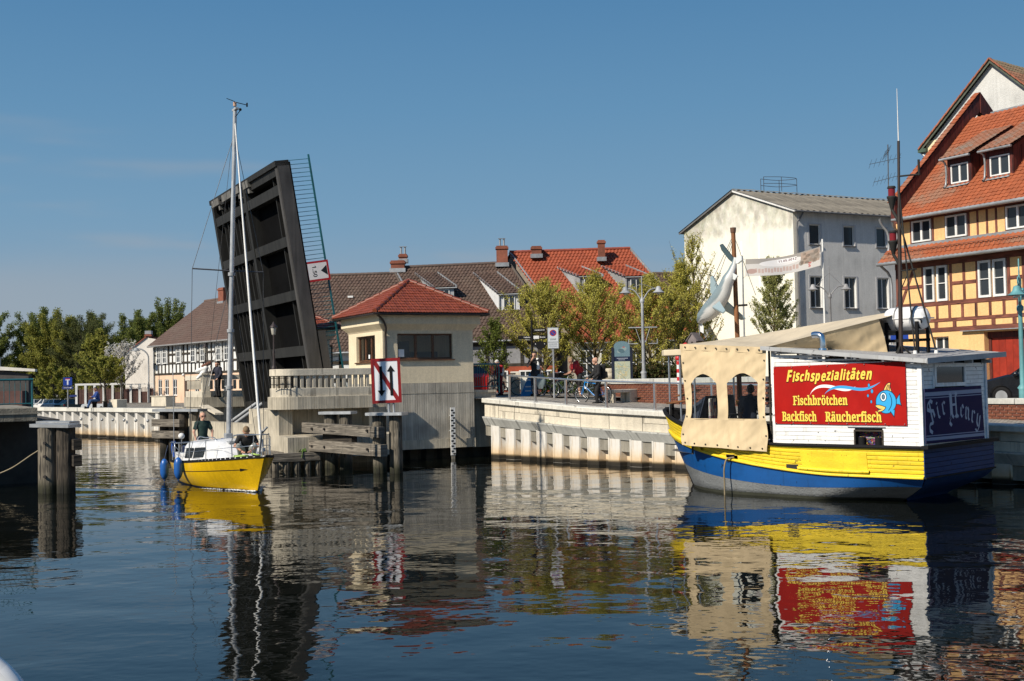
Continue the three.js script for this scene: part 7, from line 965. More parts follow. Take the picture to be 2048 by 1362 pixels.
  const fs = mp(0.975), bw = [5.92, 1.22, 0]; mesh('furled_foresail', [bar([0, 1, 2].map((k) => lerp(bw[k], fs[k], 0.02)), [0, 1, 2].map((k) => lerp(bw[k], fs[k], 0.42)), 0.036, 10, 0.034), bar([0, 1, 2].map((k) => lerp(bw[k], fs[k], 0.42)), fs, 0.034, 10, 0.018)], mat.white, t); mesh('furler_drum', [at(cyl(0.11, 0.11, 0.1, 0, 0, 0), bw[0], bw[1] - 0.06, 0), at(cyl(0.06, 0.05, 0.22, 0, 0, 0), bw[0] - 0.01, bw[1] + 0.06, 0)], mat.white, t); mesh('tack_shackle', bar([bw[0], 0.98, 0], [bw[0], 1.18, 0], 0.02), mat.steel, t);
  const mh = mp(1); mesh('masthead', [rbox(mh[0] - 0.14, mh[0] + 0.2, mh[1], mh[1] + 0.07, mh[2] - 0.05, mh[2] + 0.05, 0.01), bar([mh[0], mh[1], mh[2]], [mh[0], mh[1] + 0.16, mh[2]], 0.02)], mat.greyPaint, t); mesh('tricolour_lamp', [cyl(0.05, 0.05, 0.12, mh[0], mh[1] + 0.14, mh[2])], M([0.5, 0.3, 0.2], 0.4), t); mesh('wind_vane', [bar([mh[0] - 0.05, mh[1] + 0.28, mh[2]], [mh[0] - 0.34, mh[1] + 0.30, mh[2] - 0.45], 0.012), boxb(mh[0] - 0.36, mh[0] - 0.30, mh[1] + 0.24, mh[1] + 0.36, mh[2] - 0.48, mh[2] - 0.45), bar([mh[0], mh[1] + 0.28, mh[2]], [mh[0] + 0.2, mh[1] + 0.30, mh[2] + 0.3], 0.01), bar([mh[0], mh[1] - 0.2, mh[2]], [mh[0] + 0.5, mh[1] - 0.1, mh[2]], 0.012), sph(0.045, mh[0] + 0.5, mh[1] - 0.07, mh[2], 8)], mat.black, t);
  // rails
  const st = (x, z) => mesh('stanchion', bar([x, 0.6 + 0.42 * Math.pow(clamp(x / 6), 1.5), z], [x, 1.22 + 0.42 * Math.pow(clamp(x / 6), 1.5), z], 0.014, 6), mat.steel, t); for (const [x, s] of [[1.2, 0.97], [2.7, 1.06], [3.9, 0.92]]) for (const q of [1, -1]) st(x, s * q);
  for (const q of [1, -1]) for (const h of [0.6, 0.32]) mesh('lifeline', tube([[-0.2, 0.62 + h, q * 0.82], [1.2, 0.65 + h, q * 0.97], [2.7, 0.74 + h, q * 1.06], [3.9, 0.83 + h, q * 0.92], [5.1, 0.95 + h, q * 0.5]], 0.007, 5, 30), mat.steel, t);
  mesh('pulpit', [tube([[5.0, 0.94, 0.52], [5.05, 1.55, 0.5], [5.7, 1.62, 0.26], [6.15, 1.64, 0.0], [5.7, 1.62, -0.26], [5.05, 1.55, -0.5], [5.0, 0.94, -0.52]], 0.016, 6, 44), bar([5.75, 1.0, 0.2], [5.85, 1.62, 0.18], 0.014, 6), bar([5.75, 1.0, -0.2], [5.85, 1.62, -0.18], 0.014, 6), tube([[5.02, 1.25, 0.5], [5.8, 1.32, 0.2], [5.8, 1.32, -0.2], [5.02, 1.25, -0.5]], 0.012, 5, 24)], mat.steel, t);
  mesh('pushpit', [tube([[0.5, 0.62, 0.9], [0.45, 1.2, 0.9], [-0.3, 1.2, 0.8], [-0.42, 1.2, 0], [-0.3, 1.2, -0.8], [0.45, 1.2, -0.9], [0.5, 0.62, -0.9]], 0.016, 6, 44), bar([-0.28, 0.6, 0.78], [-0.3, 1.2, 0.78], 0.014, 6), bar([-0.28, 0.6, -0.78], [-0.3, 1.2, -0.78], 0.014, 6), bar([-0.35, 0.6, 0.3], [-0.3, 1.2, 0.78], 0.012, 6)], mat.steel, t);
  mesh('anchor', [bar([6.05, 1.1, 0.1], [6.35, 1.75, 0.12], 0.03), bar([6.3, 1.7, 0.1], [6.42, 1.85, 0.0], 0.03)], mat.zinc, t); mesh('outboard', [rbox(-0.62, -0.4, 0.75, 1.1, 0.1, 0.4, 0.05), boxb(-0.55, -0.47, 0.0, 0.75, 0.2, 0.3)], M([0.02, 0.03, 0.09], 0.4), t); mesh('radar_ball', sph(0.1, -0.1, 1.42, 0.55, 12), mat.white, t); mesh('ball_staff', bar([-0.1, 0.8, 0.55], [-0.1, 1.35, 0.55], 0.015), mat.steel, t);
  mesh('staff', bar([-0.2, 0.9, 0.75], [-0.25, 3.6, 0.75], 0.012, 5), mat.greyPaint, t); mesh('staff', bar([0.5, 0.9, -0.7], [0.9, 3.3, -0.75], 0.012, 5), mat.greyPaint, t); mesh('coiled_line', [new THREE.TorusGeometry(0.18, 0.03, 6, 20).rotateX(Math.PI / 2).translate(4.95, 1.0, 0.25), new THREE.TorusGeometry(0.13, 0.025, 6, 20).rotateX(1.3).translate(5.2, 1.03, -0.1)].flat(), M([0.35, 0.5, 0.12], 0.8), t, { kind: 'stuff' });
  mesh('life_sling', [tube([[-0.3, 0.75, 0.72], [-0.34, 1.05, 0.75], [-0.3, 1.25, 0.74]], 0.06, 8, 10)], M([0.02, 0.08, 0.35], 0.6), t);
  const fe = (x, y, z, lab, tilt) => { const p = sbw(x, y, z), f = thing('fender', lab, 'fender', p, ST, 'blue fenders on the yacht'); f.rotation.z = 0; mesh('body', lathe([[0, -0.36], [0.05, -0.35], [0.1, -0.27], [0.135, -0.16], [0.14, 0.12], [0.1, 0.24], [0.045, 0.31], [0, 0.32]], 16), M([0.015, 0.10, 0.36], 0.35), f); mesh('eye', [new THREE.TorusGeometry(0.035, 0.018, 6, 12).translate(0, -0.37, 0)], M([0.01, 0.05, 0.2], 0.4), f); mesh('lanyard', bar([0, 0.3, 0], [0.0, 0.75, -0.12], 0.012, 5), mm([0.04, 0.06, 0.12]), f); return f; };
  fe(0.15, 0.44, 1.14, 'blue fender nearest the stern of the yellow yacht'); fe(2.3, 0.60, 1.27, 'blue fender below the cabin windows of the yellow yacht');
  // foam at the stem
  const q = rng(31), foam = []; for (let i = 0; i < 260; i++) { const s = q(), sd = q() < 0.6 ? 1 : -1, x = 5.62 - s * 2.2, p = H(clamp((x) / 5.6), (deckY(clamp(x / 5.6))) / (deckY(clamp(x / 5.6)) + 0.35), sd, 0.03 + 0.16 * q() * (0.3 + s)); const r = 0.008 + 0.022 * q() * (1 - s); foam.push(new THREE.IcosahedronGeometry(r, 0).translate(p[0] + 0.05, 0.02 + 0.03 * q() * (1 - s), p[2])); }
  const fm = mesh('bow_foam', foam, M([0.7, 0.72, 0.72], 0.5), null, { kind: 'stuff' }); fm.position.set(...SB); fm.rotation.y = ST; fm.scale.set(1.08, 1, 1.08); fm.userData = { kind: 'stuff', label: 'thin line of foam where the yacht stem cuts the water', category: 'foam' };
}
function hexaThin(H, s) { const a = H(s - 0.03, 0.22, 1, 0.006), b = H(s - 0.03, 0.287, 1, 0.006), c = H(s + 0.015, 0.2535, 1, 0.006); return tris([[a, b, c]]); }

// ------------------------------------------------------------------ timber dolphins, signs and posts in the water
function pileGeo(r, y0, y1, seed) { const q = rng(seed), n = 14, o = []; const g = grid(n, 22, (u, v) => { const a = u * 2 * Math.PI, k = r * (1 + 0.10 * (fbm(Math.cos(a) * 2 + seed, v * 3, 0, 0, 3) - 0.5) + 0.05 * Math.sin(a * 5 + seed)); return [Math.cos(a) * k, lerp(y0, y1, v), Math.sin(a) * k]; }); o.push(g, new THREE.CircleGeometry(r, 14).rotateX(-Math.PI / 2).translate(0, y1 - 0.01, 0)); const q2 = geo(o), p = q2.attributes.position, c = new Float32Array(p.count * 3); for (let i = 0; i < p.count; i++) { const y = p.getY(i) + 0.12 * (fbm(p.getX(i) * 9 + seed, p.getZ(i) * 9, 0, 0, 3) - 0.5), w = sstep(0.55, 0.12, y), d = 0.85 + 0.3 * fbm(p.getX(i) * 14, y * 2 + seed, 0, 0, 3); c[i * 3] = lerp(1, 0.16, w) * d; c[i * 3 + 1] = lerp(1, 0.19, w) * d; c[i * 3 + 2] = lerp(1, 0.11, w) * d; } q2.setAttribute('color', new THREE.BufferAttribute(c, 3)); return q2; }
const wetTimber = M([0.31, 0.28, 0.235], 0.9, { map: T.woodV, ...bmp(T.woodBumpV, 0.03), vertexColors: true }), wetDark = M([0.12, 0.10, 0.08], 0.9, { map: T.woodV, ...bmp(T.woodBumpV, 0.03), vertexColors: true });
const pileV = [pileGeo(0.235, -0.7, 2.0, 1), pileGeo(0.225, -0.7, 2.0, 2), pileGeo(0.245, -0.7, 1.98, 3)];
const boltG = geo(cyl(0.045, 0.045, 0.06, 0, 0, 0, 8).rotateX(Math.PI / 2)), boltM = mm([0.05, 0.04, 0.035], 0.6);
{
  const t = thing('timber_dolphin', 'weathered timber dolphin with two long beams below the no passing sign', 'dolphin');
  const ps = [[-4.62, 41.35], [-4.05, 41.15], [-6.72, 44.2], [-6.15, 44.0]]; ps.forEach(([x, d], i) => share('pile', pileV[i % 3], wetTimber, t, [x, 0, -d], [0, i * 1.3, 0]));
  mesh('cap_board', beam([-4.98, 2.03, -41.32], [-3.70, 2.03, -40.95], 0.62, 0.10), mat.zinc, t); mesh('cap_board', beam([-7.05, 2.03, -44.2], [-5.82, 2.03, -43.85], 0.6, 0.10), mat.zinc, t);
  mesh('cross_beam', beam([-7.75, 1.50, -44.6], [-4.48, 1.42, -40.72], 0.26, 0.36), mat.timber, t); mesh('cross_beam', beam([-7.70, 0.86, -44.5], [-4.40, 0.80, -40.68], 0.28, 0.40), mat.timber, t); mesh('cross_beam', beam([-6.9, 1.18, -44.0], [-5.6, 1.14, -42.2], 0.22, 0.24), mat.timberDark, t);
  for (const f of [0.32, 0.87, 0.15]) for (const y of [1.47, 0.83]) share('bolt', boltG, boltM, t, [lerp(-7.75, -4.48, f) - 0.1, y, -lerp(44.6, 40.72, f) + 0.09], [0, -0.87, 0]);
  const l = thing('timber_dolphin', 'pair of thick old piles with grey cap boards at the left edge', 'dolphin'); const big = [pileGeo(0.30, -0.8, 1.98, 7), pileGeo(0.27, -0.8, 1.95, 9)];
  share('pile', big[0], wetTimber, l, [-13.98, 0, -36.15]); share('pile', big[1], wetDark, l, [-13.42, 0, -36.0]); share('pile', pileV[0], wetDark, l, [-14.1, 0, -36.9]);
  mesh('cap_board', beam([-14.42, 2.02, -36.3], [-13.05, 2.0, -35.75], 0.55, 0.10), mat.zinc, l); mesh('cap_board', beam([-14.5, 2.09, -36.9], [-13.35, 2.07, -36.55], 0.5, 0.09), mat.zinc, l);
  for (const y of [1.46, 0.98]) mesh('fender_beam', beam([-13.9, y, -37.2], [-12.95, y - 0.02, -35.7], 0.24, 0.32), mat.timberDark, l); for (const y of [0.5, 1.1, 1.5]) share('bolt', boltG, boltM, l, [-13.98, y, -35.84]);
  const f = thing('timber_dolphin', 'timber dolphin behind the yacht, in front of the far white wall', 'dolphin'); [[-16.5, 56.9], [-15.95, 56.4], [-15.4, 56.1], [-14.8, 55.7]].forEach(([x, d], i) => share('pile', pileV[i % 3], i === 3 ? wetTimber : wetDark, f, [x, 0, -d], [0, i, 0])); mesh('cap_board', beam([-16.9, 2.0, -57.0], [-14.3, 2.0, -55.3], 0.6, 0.12), mat.zinc, f); for (const y of [1.42, 0.88]) mesh('cross_beam', beam([-17.0, y, -56.8], [-15.3, y, -55.4], 0.26, 0.34), mat.timber, f);
  // no passing sign
  const s = thing('no_passing_sign', 'red framed no passing sign with two black arrows and a red diagonal', 'sign', [-4.23, 0, -40.95], 0.10);
  mesh('post', [cyl(0.05, 0.05, 0.5, 0.05, 1.95, -0.06), cyl(0.05, 0.05, 0.5, 0.25, 1.95, -0.06)][0], mat.zinc, s); mesh('post', cyl(0.04, 0.04, 0.5, 0.22, 1.95, -0.06), mat.zinc, s); s.rotation.z = 0.028;
  const red = mm([0.40, 0.02, 0.02], 0.45); mesh('board', boxb(-0.5, 0.5, 2.40, 3.93, -0.02, 0.0), M([0.80, 0.81, 0.84], 0.5), s);
  for (const b of [[-0.5, -0.40, 2.40, 3.93], [0.40, 0.5, 2.40, 3.93], [-0.40, 0.40, 2.40, 2.5], [-0.40, 0.40, 3.83, 3.93]]) mesh('frame', boxb(b[0], b[1], b[2], b[3], 0.0, 0.012), red, s);
  const arrow = (x, up) => poly(up ? [[x - 0.045, 2.66], [x + 0.045, 2.66], [x + 0.045, 3.48], [x + 0.13, 3.48], [x, 3.68], [x - 0.13, 3.48], [x - 0.045, 3.48]] : [[x - 0.045, 3.66], [x - 0.045, 2.84], [x - 0.13, 2.84], [x, 2.64], [x + 0.13, 2.84], [x + 0.045, 2.84], [x + 0.045, 3.66]], 0.004, 0.0125);
  mesh('diagonal_bar', poly([[-0.398, 3.828], [-0.30, 3.828], [0.398, 2.60], [0.398, 2.502], [0.30, 2.502], [-0.398, 3.72]], 0.006, 0.001), red, s); mesh('arrow', arrow(-0.17, false), mat.black, s); mesh('arrow', arrow(0.17, true), mat.black, s);
  // tide gauge
  const g = thing('water_gauge', 'narrow white water level gauge with black teeth on the concrete base', 'gauge', brg(2.82, 0, -0.28), BT); mesh('board', boxb(-0.10, 0.10, 0.15, 2.05, -0.02, 0.02), mat.white, g); mesh('backing', boxb(-0.07, 0.07, -0.6, 0.148, -0.03, 0.01), mat.concreteDark, g); for (let i = 0; i < 18; i++) mesh('tooth', boxb(i % 2 ? -0.09 : -0.01, i % 2 ? 0.02 : 0.09, 0.18 + i * 0.102, 0.235 + i * 0.102, 0.02, 0.026), mat.black, g); for (let i = 0; i < 3; i++) mesh('bracket', boxb(-0.04, 0.04, 0.5 + i * 0.6, 0.55 + i * 0.6, -0.3, -0.02), mat.zinc, g);
  const tr = thing('teal_railing', 'teal bar railing right of the keeper house', 'railing', BR, BT); mesh('handrail', bar([3.95, 3.78, -0.35], [5.25, 3.78, -0.35], 0.03), mat.teal, tr); mesh('lower_rail', bar([3.95, 2.86, -0.35], [5.25, 2.86, -0.35], 0.02), mat.teal, tr); for (let i = 0; i < 12; i++) mesh('baluster', bar([4.02 + i * 0.11, 2.86, -0.35], [4.02 + i * 0.11, 3.78, -0.35], 0.011, 5), mat.teal, tr); for (const x of [3.97, 5.23]) mesh('post', bar([x, 2.6, -0.35], [x, 3.78, -0.35], 0.03), mat.teal, tr);
}
function lantern(name, label, pos, h) { const t = thing(name, label, 'street lamp', pos, 0, undefined); const m = mm([0.045, 0.03, 0.028], 0.5); mesh('column', lathe([[0.10, 0], [0.10, 0.1], [0.055, 0.18], [0.04, h * 0.35], [0.055, h * 0.37], [0.032, h * 0.42], [0.026, h - 0.5], [0.05, h - 0.48], [0, h - 0.46]], 10), m, t); mesh('lantern_glass', lathe([[0.07, h - 0.46], [0.115, h - 0.18], [0.02, h - 0.16]], 6), M([0.35, 0.33, 0.28], 0.3), t); mesh('lantern_hood', lathe([[0.15, h - 0.19], [0.13, h - 0.14], [0.05, h - 0.05], [0.03, h], [0, h + 0.04]], 6), m, t); return t; }
lantern('balcony_lantern', 'dark old-style lantern on the corner of the bridge balcony', brg(-4.35, 3.66, 0.0), 1.78);
lantern('parapet_lantern', 'dark old-style lantern on the far parapet pillar beside the man', brg(-3.0, 3.76, 17.4), 1.5);
function bellLamp(name, label, pos, turn, h, arm, m, o = {}) {
  const t = thing(name, label, 'street lamp', pos, turn); const ya = h - (o.drop || 1.1);
  mesh('column', lathe([[0.17, 0], [0.17, 0.25], [0.12, 0.32], [0.11, 0.9], [0.15, 0.95], [0.075, 1.05], [0.06, ya - 0.4], [0.10, ya - 0.36], [0.10, ya - 0.25], [0.05, ya - 0.2], [0.022, ya], [0.02, h], [0, h + 0.03]], 12), m, t);
  for (const s of [-1, 1]) { mesh('arm', tube([[0, ya - 0.35, 0], [s * 0.12, ya - 0.12, 0], [s * arm * 0.5, ya + 0.18, 0], [s * arm, ya + 0.26, 0]], 0.03, 7, 20), m, t); mesh('stay', bar([0, h - 0.3, 0], [s * arm * 0.8, ya + 0.25, 0], 0.008, 4), m, t); const b = mesh('bell_shade', lathe([[0.02, 0.16], [0.09, 0.13], [0.12, 0.02], [0.18, -0.06], [0.28, -0.12], [0.26, -0.13], [0.1, -0.03], [0, 0]], 14).translate(s * arm, ya + 0.18, 0), o.shade || m, t); mesh('bulb_glass', sph(0.09, s * arm, ya + 0.06, 0, 10), M([0.6, 0.6, 0.58], 0.2), b); }
  if (o.planter) { for (const s of [-1, 1]) mesh('planter_bracket', [bar([0, ya - 1.45, 0], [s * 0.62, ya - 1.45, 0], 0.03), bar([s * 0.1, ya - 2.1, 0], [s * 0.3, ya - 1.5, 0], 0.015), bar([s * 0.22, ya - 2.15, 0], [s * 0.62, ya - 2.15, 0], 0.02), bar([s * 0.62, ya - 2.15, 0], [s * 0.62, ya - 1.95, 0], 0.02)], m, t); }
  if (o.scroll) { const sc = []; for (let i = 0; i < 6; i++) sc.push(new THREE.TorusGeometry(0.11, 0.02, 5, 14).translate((i % 3 - 1) * 0.26, ya + 0.28 + Math.floor(i / 3) * 0.22, 0)); mesh('scroll_ornament', sc, m, t, { kind: 'stuff' }); }
  return t;
}
bellLamp('double_arm_lamp', 'grey double-armed street lamp on the square before the trees', [5.68, 2.36, -52], 0, 5.1, 0.72, mat.greyPaint, { planter: true, drop: 0.75 });
bellLamp('double_arm_lamp', 'grey double-armed street lamp in front of the apartment building', [15.95, 2.0, -60], 0.1, 6.45, 0.85, mm([0.30, 0.30, 0.31], 0.5), { drop: 1.2, shade: mm([0.42, 0.42, 0.43], 0.5) });
{ const l = bellLamp('teal_lamp', 'pale teal ornamental street lamp at the right edge of the photo', [15.02, 1.62, -35.4], 1.05, 4.75, 0.62, mat.tealLight, { drop: 1.15, scroll: true }); }
{
  const f = thing('banner_mast', 'white flag mast before the apartment building', 'mast', [15.66, 2.1, -60]); mesh('shaft', bar([0, 0, 0], [0, 7.75, 0], 0.06, 8, 0.045), mat.white, f); const f2 = thing('banner_mast', 'thin grey mast behind the shark figure', 'mast', [11.62, 2.1, -60]); mesh('shaft', bar([0, 0, 0], [0, 7.0, 0], 0.05, 8, 0.04), mat.greyPaint, f2);
  const pic = print(768, 208, (x, w, h) => { x.fillStyle = '#d8d5d2'; x.fillRect(0, 0, w, h); x.fillStyle = '#a9a39d'; x.fillRect(0, 0, w, 62); x.fillStyle = '#efeceb'; x.beginPath(); x.ellipse(w * 0.48, 66, w * 0.30, 40, 0, 0, 7); x.fill(); x.fillStyle = '#b9a394'; x.fillRect(w - 190, 12, 180, 130); const r = rng(9); for (let i = 0; i < 40; i++) { const k = r() * 90; x.fillStyle = `rgba(${95 + k},${84 + k},${74 + k},0.5)`; x.beginPath(); x.ellipse(w - 185 + r() * 170, 20 + r() * 110, 10 + r() * 14, 10 + r() * 18, 0, 0, 7); x.fill(); } x.fillStyle = '#fff'; x.fillRect(w * 0.44, 30, 200, 44); x.fillStyle = '#5a2030'; x.font = 'bold 38px sans-serif'; x.fillText('11.05.2012', w * 0.455, 66); x.fillStyle = '#c9b2aa'; for (let i = 0; i < 14; i++) { x.fillRect(90 + i * 34, 118 + (i % 3) * 5, 26, 50); } x.fillStyle = '#b89c96'; x.beginPath(); x.ellipse(60, 150, 50, 30, 0, 0, 7); x.fill(); x.fillStyle = '#c0251f'; x.font = 'bold 50px sans-serif'; x.fillText('S', w - 118, 190); x.fillRect(w - 118, 140, 30, 8); });
  const b = thing('street_banner', 'pale festival banner dated 11.05.2012 hung between two masts', 'banner'); mesh('cloth', grid(24, 6, (u, v) => { const sag = Math.sin(u * Math.PI); return [lerp(11.75, 15.5, u), lerp(lerp(8.05, 8.52, u), lerp(8.90, 9.46, u), v) - 0.16 * sag, -60 + 0.22 * Math.sin(u * 7 + v)]; }), M([1, 1, 1], 0.8, { map: pic }), b, { keep: true }); for (const [p, q] of [[[11.75, 8.9, -60], [11.62, 8.95, -60]], [[11.75, 8.05, -60], [11.62, 7.95, -60]], [[15.5, 9.46, -60], [15.66, 9.6, -60]], [[15.5, 8.52, -60], [15.66, 8.2, -60]]]) mesh('cord', bar(p, q, 0.01, 4), mat.greyPaint, b);
  const tv = thing('tv_antenna', 'roof television antenna left of the signal mast', 'antenna', [20.95, 12.6, -66]); const k = mm([0.10, 0.10, 0.105], 0.5); mesh('mast', bar([0, 0, 0], [0.05, 3.1, 0], 0.03), k, tv); for (const [y, a] of [[2.3, -1], [1.3, -0.8], [2.75, 0.2]]) { const g = [bar([-1.0 * Math.abs(a), y - 0.28, 0], [0.75 * Math.abs(a), y + 0.06, 0], 0.014, 5)]; for (let i = 0; i < 7; i++) { const x = (-0.95 + i * 0.27) * Math.abs(a), yy = y - 0.27 + i * 0.055; g.push(bar([x, yy - 0.2, -0.3], [x, yy + 0.2, 0.3], 0.008, 4)); } mesh('aerial', g, k, tv); }
}

// ------------------------------------------------------------------ brick walls, benches and signs on the promenade
const brickG = [0, 1, 2].map((i) => geo(new RoundedBoxGeometry(0.236, 0.072, 0.1, 1, 0.006)));
function brickWall(label, path, y0f, y1, capH, t0, t1) { // bricks one by one between t0 and t1 along the path
  const t = thing('brick_wall', label, 'wall'); const L = pathLen(path);
  mesh('core', sweep(path.map((p) => [p[0], p[1], 0]), [[-0.3, 1.3], [-0.035, 1.3], [-0.035, y1 - 0.005], [-0.3, y1 - 0.005]]), mat.mortar, t);
  let s = 0, i = 0; while (s < L - 0.05) { const w = Math.min(1.5, L - s), pa = pathAt(path, s + 0.006, s + w - 0.006).map((p) => [p[0], p[1], y1]); mesh('cap_stone', sweep(pa, [[-0.36, 0], [0.05, 0], [0.05, capH - 0.02], [0.03, capH], [-0.36, capH]]), mat.lip, t); s += w; }
  const rest = [[], [], []]; let n = 0; const P = (q) => pathAt(path, q, q + 0.01);
  for (let row = 0; ; row++) { const y = y1 - 0.045 - row * 0.09; let any = false; for (let q = 0.01 + (row % 2) * 0.125; q < L - 0.13; q += 0.25) { const a = P(q)[0], b = P(q + 0.12).pop(); if (y < a[2] - 0.05) continue; any = true; const dx = b[0] - a[0], dd = b[1] - a[1], ang = Math.atan2(dd, dx), k = Math.floor(rnd() * 3); const x = a[0] + Math.cos(ang) * 0.12, d = a[1] + Math.sin(ang) * 0.12; const nx = Math.sin(ang) * -0.035 * -1, nd = Math.cos(ang) * 0.035; const px = x - Math.sin(ang) * 0.05, pz = -(d + Math.cos(ang) * 0.05) ; const off = rr(-0.003, 0.003);
      if (q >= t0 && q <= t1 && n < 300) { share('brick', brickG[k], mat.brick[k], t, [px + Math.sin(ang) * off, y, pz + off], [0, ang, 0]); n++; } else rest[k].push(X4(px, y, pz, 0, ang, 0)); } if (!any || row > 14) break; }
  rest.forEach((r, k) => { if (r.length) inst('brick_courses', brickG[k], mat.brick[k], r, t); });
  return t;
}
brickWall('low red brick wall with grey stone cap behind the man with the blue bicycle', [[3.4, 50.55, 2.40], [5.0, 46.95, 2.12], [6.2, 45.4, 2.05], [9.0, 42.9, 1.97]], 0, 2.86, 0.19, 0.3, 7);
brickWall('low red brick wall with grey cap in front of the black car', [[9.4, 42.1, 1.95], [12.4, 37.3, 1.72], [15.4, 33.6, 1.6], [23, 26, 1.5]], 0, 2.12, 0.16, 7.0, 11.2);
{
  const b = thing('concrete_bench', 'concrete bench block with a slab seat beside the brick wall', 'bench', [4.28, 2.13, -47.0], 0.75); mesh('block', rbox(0.15, 0.75, 0, 0.52, -0.25, 0.25, 0.02), mat.concretePale, b); mesh('seat_slab', rbox(-0.75, 0.148, 0.40, 0.52, -0.25, 0.25, 0.02), mat.concretePale, b); mesh('end_support', rbox(-0.75, -0.6, 0, 0.398, -0.2, 0.2, 0.02), mat.concrete, b);
  const fo = thing('round_plinth', 'round stepped pale stone plinth left of the map board', 'plinth', [4.46, 2.36, -54.6]); for (const [r, y] of [[0.62, 0], [0.52, 0.42], [0.4, 0.72], [0.24, 0.98]]) mesh('step', lathe([[0, y], [r, y], [r, y + 0.3], [r - 0.03, y + 0.33], [0, y + 0.33]].map((p) => [p[0], p[1] * 0.9]), 22), mat.concretePale, fo);
  const fp = thing('fingerpost', 'black fingerpost with four arms in front of the street trees', 'signpost', [0.9, 2.38, -54]); mesh('post', [cyl(0.055, 0.045, 3.4, 0, 0, 0)], mat.black, fp);
  const strokes = (parent, x0, x1, y, z, q) => { for (let x = x0; x < x1; x += 0.05) mesh('lettering', boxb(x, x + 0.018 + 0.02 * q(), y - 0.022, y + 0.022 + (q() > 0.7 ? 0.015 : 0), z, z + 0.003), mat.white, parent); }; const q = rng(15);
  for (const [y, s, l] of [[2.94, 1, 0.68], [2.62, 1, 0.72], [2.32, 1, 0.70], [2.62, -1, 0.66]]) { const a = mesh('arm', [poly(s > 0 ? [[0.05, y - 0.08], [l - 0.06, y - 0.08], [l, y], [l - 0.06, y + 0.08], [0.05, y + 0.08]] : [[-0.05, y - 0.08], [-0.05, y + 0.08], [-l + 0.06, y + 0.08], [-l, y], [-l + 0.06, y - 0.08]], 0.03, -0.015)], mat.black, fp); if (y !== 2.62 || s < 0) strokes(a, s > 0 ? 0.14 : -0.36, s > 0 ? 0.56 : -0.1, y, 0.016, q); else { mesh('white_label', [boxb(0.07, 0.32, y - 0.07, y + 0.07, 0.016, 0.02)], mat.white, a); strokes(a, 0.36, 0.6, y, 0.016, q); } }
  mesh('round_plate', at(cyl(0.2, 0.2, 0.02, 0, 0, 0, 20), 0.36, 2.26, 0, Math.PI / 2), mat.black, fp);
  const pk = print(160, 320, (x, w, h) => { x.fillStyle = '#c9cdd0'; x.fillRect(0, 0, w, h); x.strokeStyle = '#6c7174'; x.lineWidth = 5; x.strokeRect(4, 4, w - 8, 216); x.strokeRect(4, 226, w - 8, h - 230); x.fillStyle = '#a5222a'; x.beginPath(); x.arc(80, 82, 50, 0, 7); x.fill(); x.fillStyle = '#27408f'; x.beginPath(); x.arc(80, 82, 38, 0, 7); x.fill(); x.strokeStyle = '#a5222a'; x.lineWidth = 12; x.beginPath(); x.moveTo(52, 54); x.lineTo(108, 110); x.stroke(); x.fillStyle = '#3c4145'; x.font = 'bold 34px sans-serif'; x.textAlign = 'center'; x.fillText('ZONE', 80, 192); for (const y of [246, 264, 290]) for (let i = 0; i < 8; i++) x.fillRect(22 + i * 15, y, 11, 9); });
  const p = thing('parking_zone_sign', 'grey no parking zone sign on a steel post by the fingerpost', 'sign', [1.68, 2.33, -49], 0.06); mesh('post', cyl(0.035, 0.035, 2.9, 0, 0, -0.03), mat.zinc, p); mesh('plate', boxb(-0.23, 0.23, 2.02, 2.88, 0, 0.015), mat.zinc, p); mesh('face', panel(0.45, 0.85, 0, 2.45, 0.018), M([1, 1, 1], 0.45, { map: pk }), p, { keep: true });
  const mpic = print(256, 512, (x, w, h) => { x.fillStyle = '#6d8892'; x.fillRect(0, 0, w, 190); x.fillStyle = '#8fa0a0'; x.beginPath(); x.ellipse(128, 110, 80, 30, -0.3, 0, 7); x.fill(); x.fillStyle = '#56707a'; x.beginPath(); x.ellipse(120, 120, 54, 26, 0.2, 0, 7); x.fill(); x.fillStyle = '#b2504a'; x.fillRect(140, 70, 34, 12); x.fillStyle = '#1a2440'; x.fillRect(0, 190, w, 58); x.fillStyle = '#b9bec8'; for (let i = 0; i < 15; i++) x.fillRect(44 + i * 12, 206, 8, 10); for (let i = 0; i < 9; i++) x.fillRect(70 + i * 12, 226, 8, 8); x.fillStyle = '#b9bfa8'; x.fillRect(0, 248, w, h - 248); const r = rng(12); for (let i = 0; i < 70; i++) { x.strokeStyle = ['#8f9c84', '#c8b98c', '#8aa0a8', '#d8d6c4'][Math.floor(r() * 4)]; x.lineWidth = 2 + r() * 5; x.beginPath(); x.moveTo(r() * w, 255 + r() * 250); x.lineTo(r() * w, 255 + r() * 250); x.stroke(); } x.fillStyle = '#1a2440'; x.fillRect(0, h - 8, w, 8); });
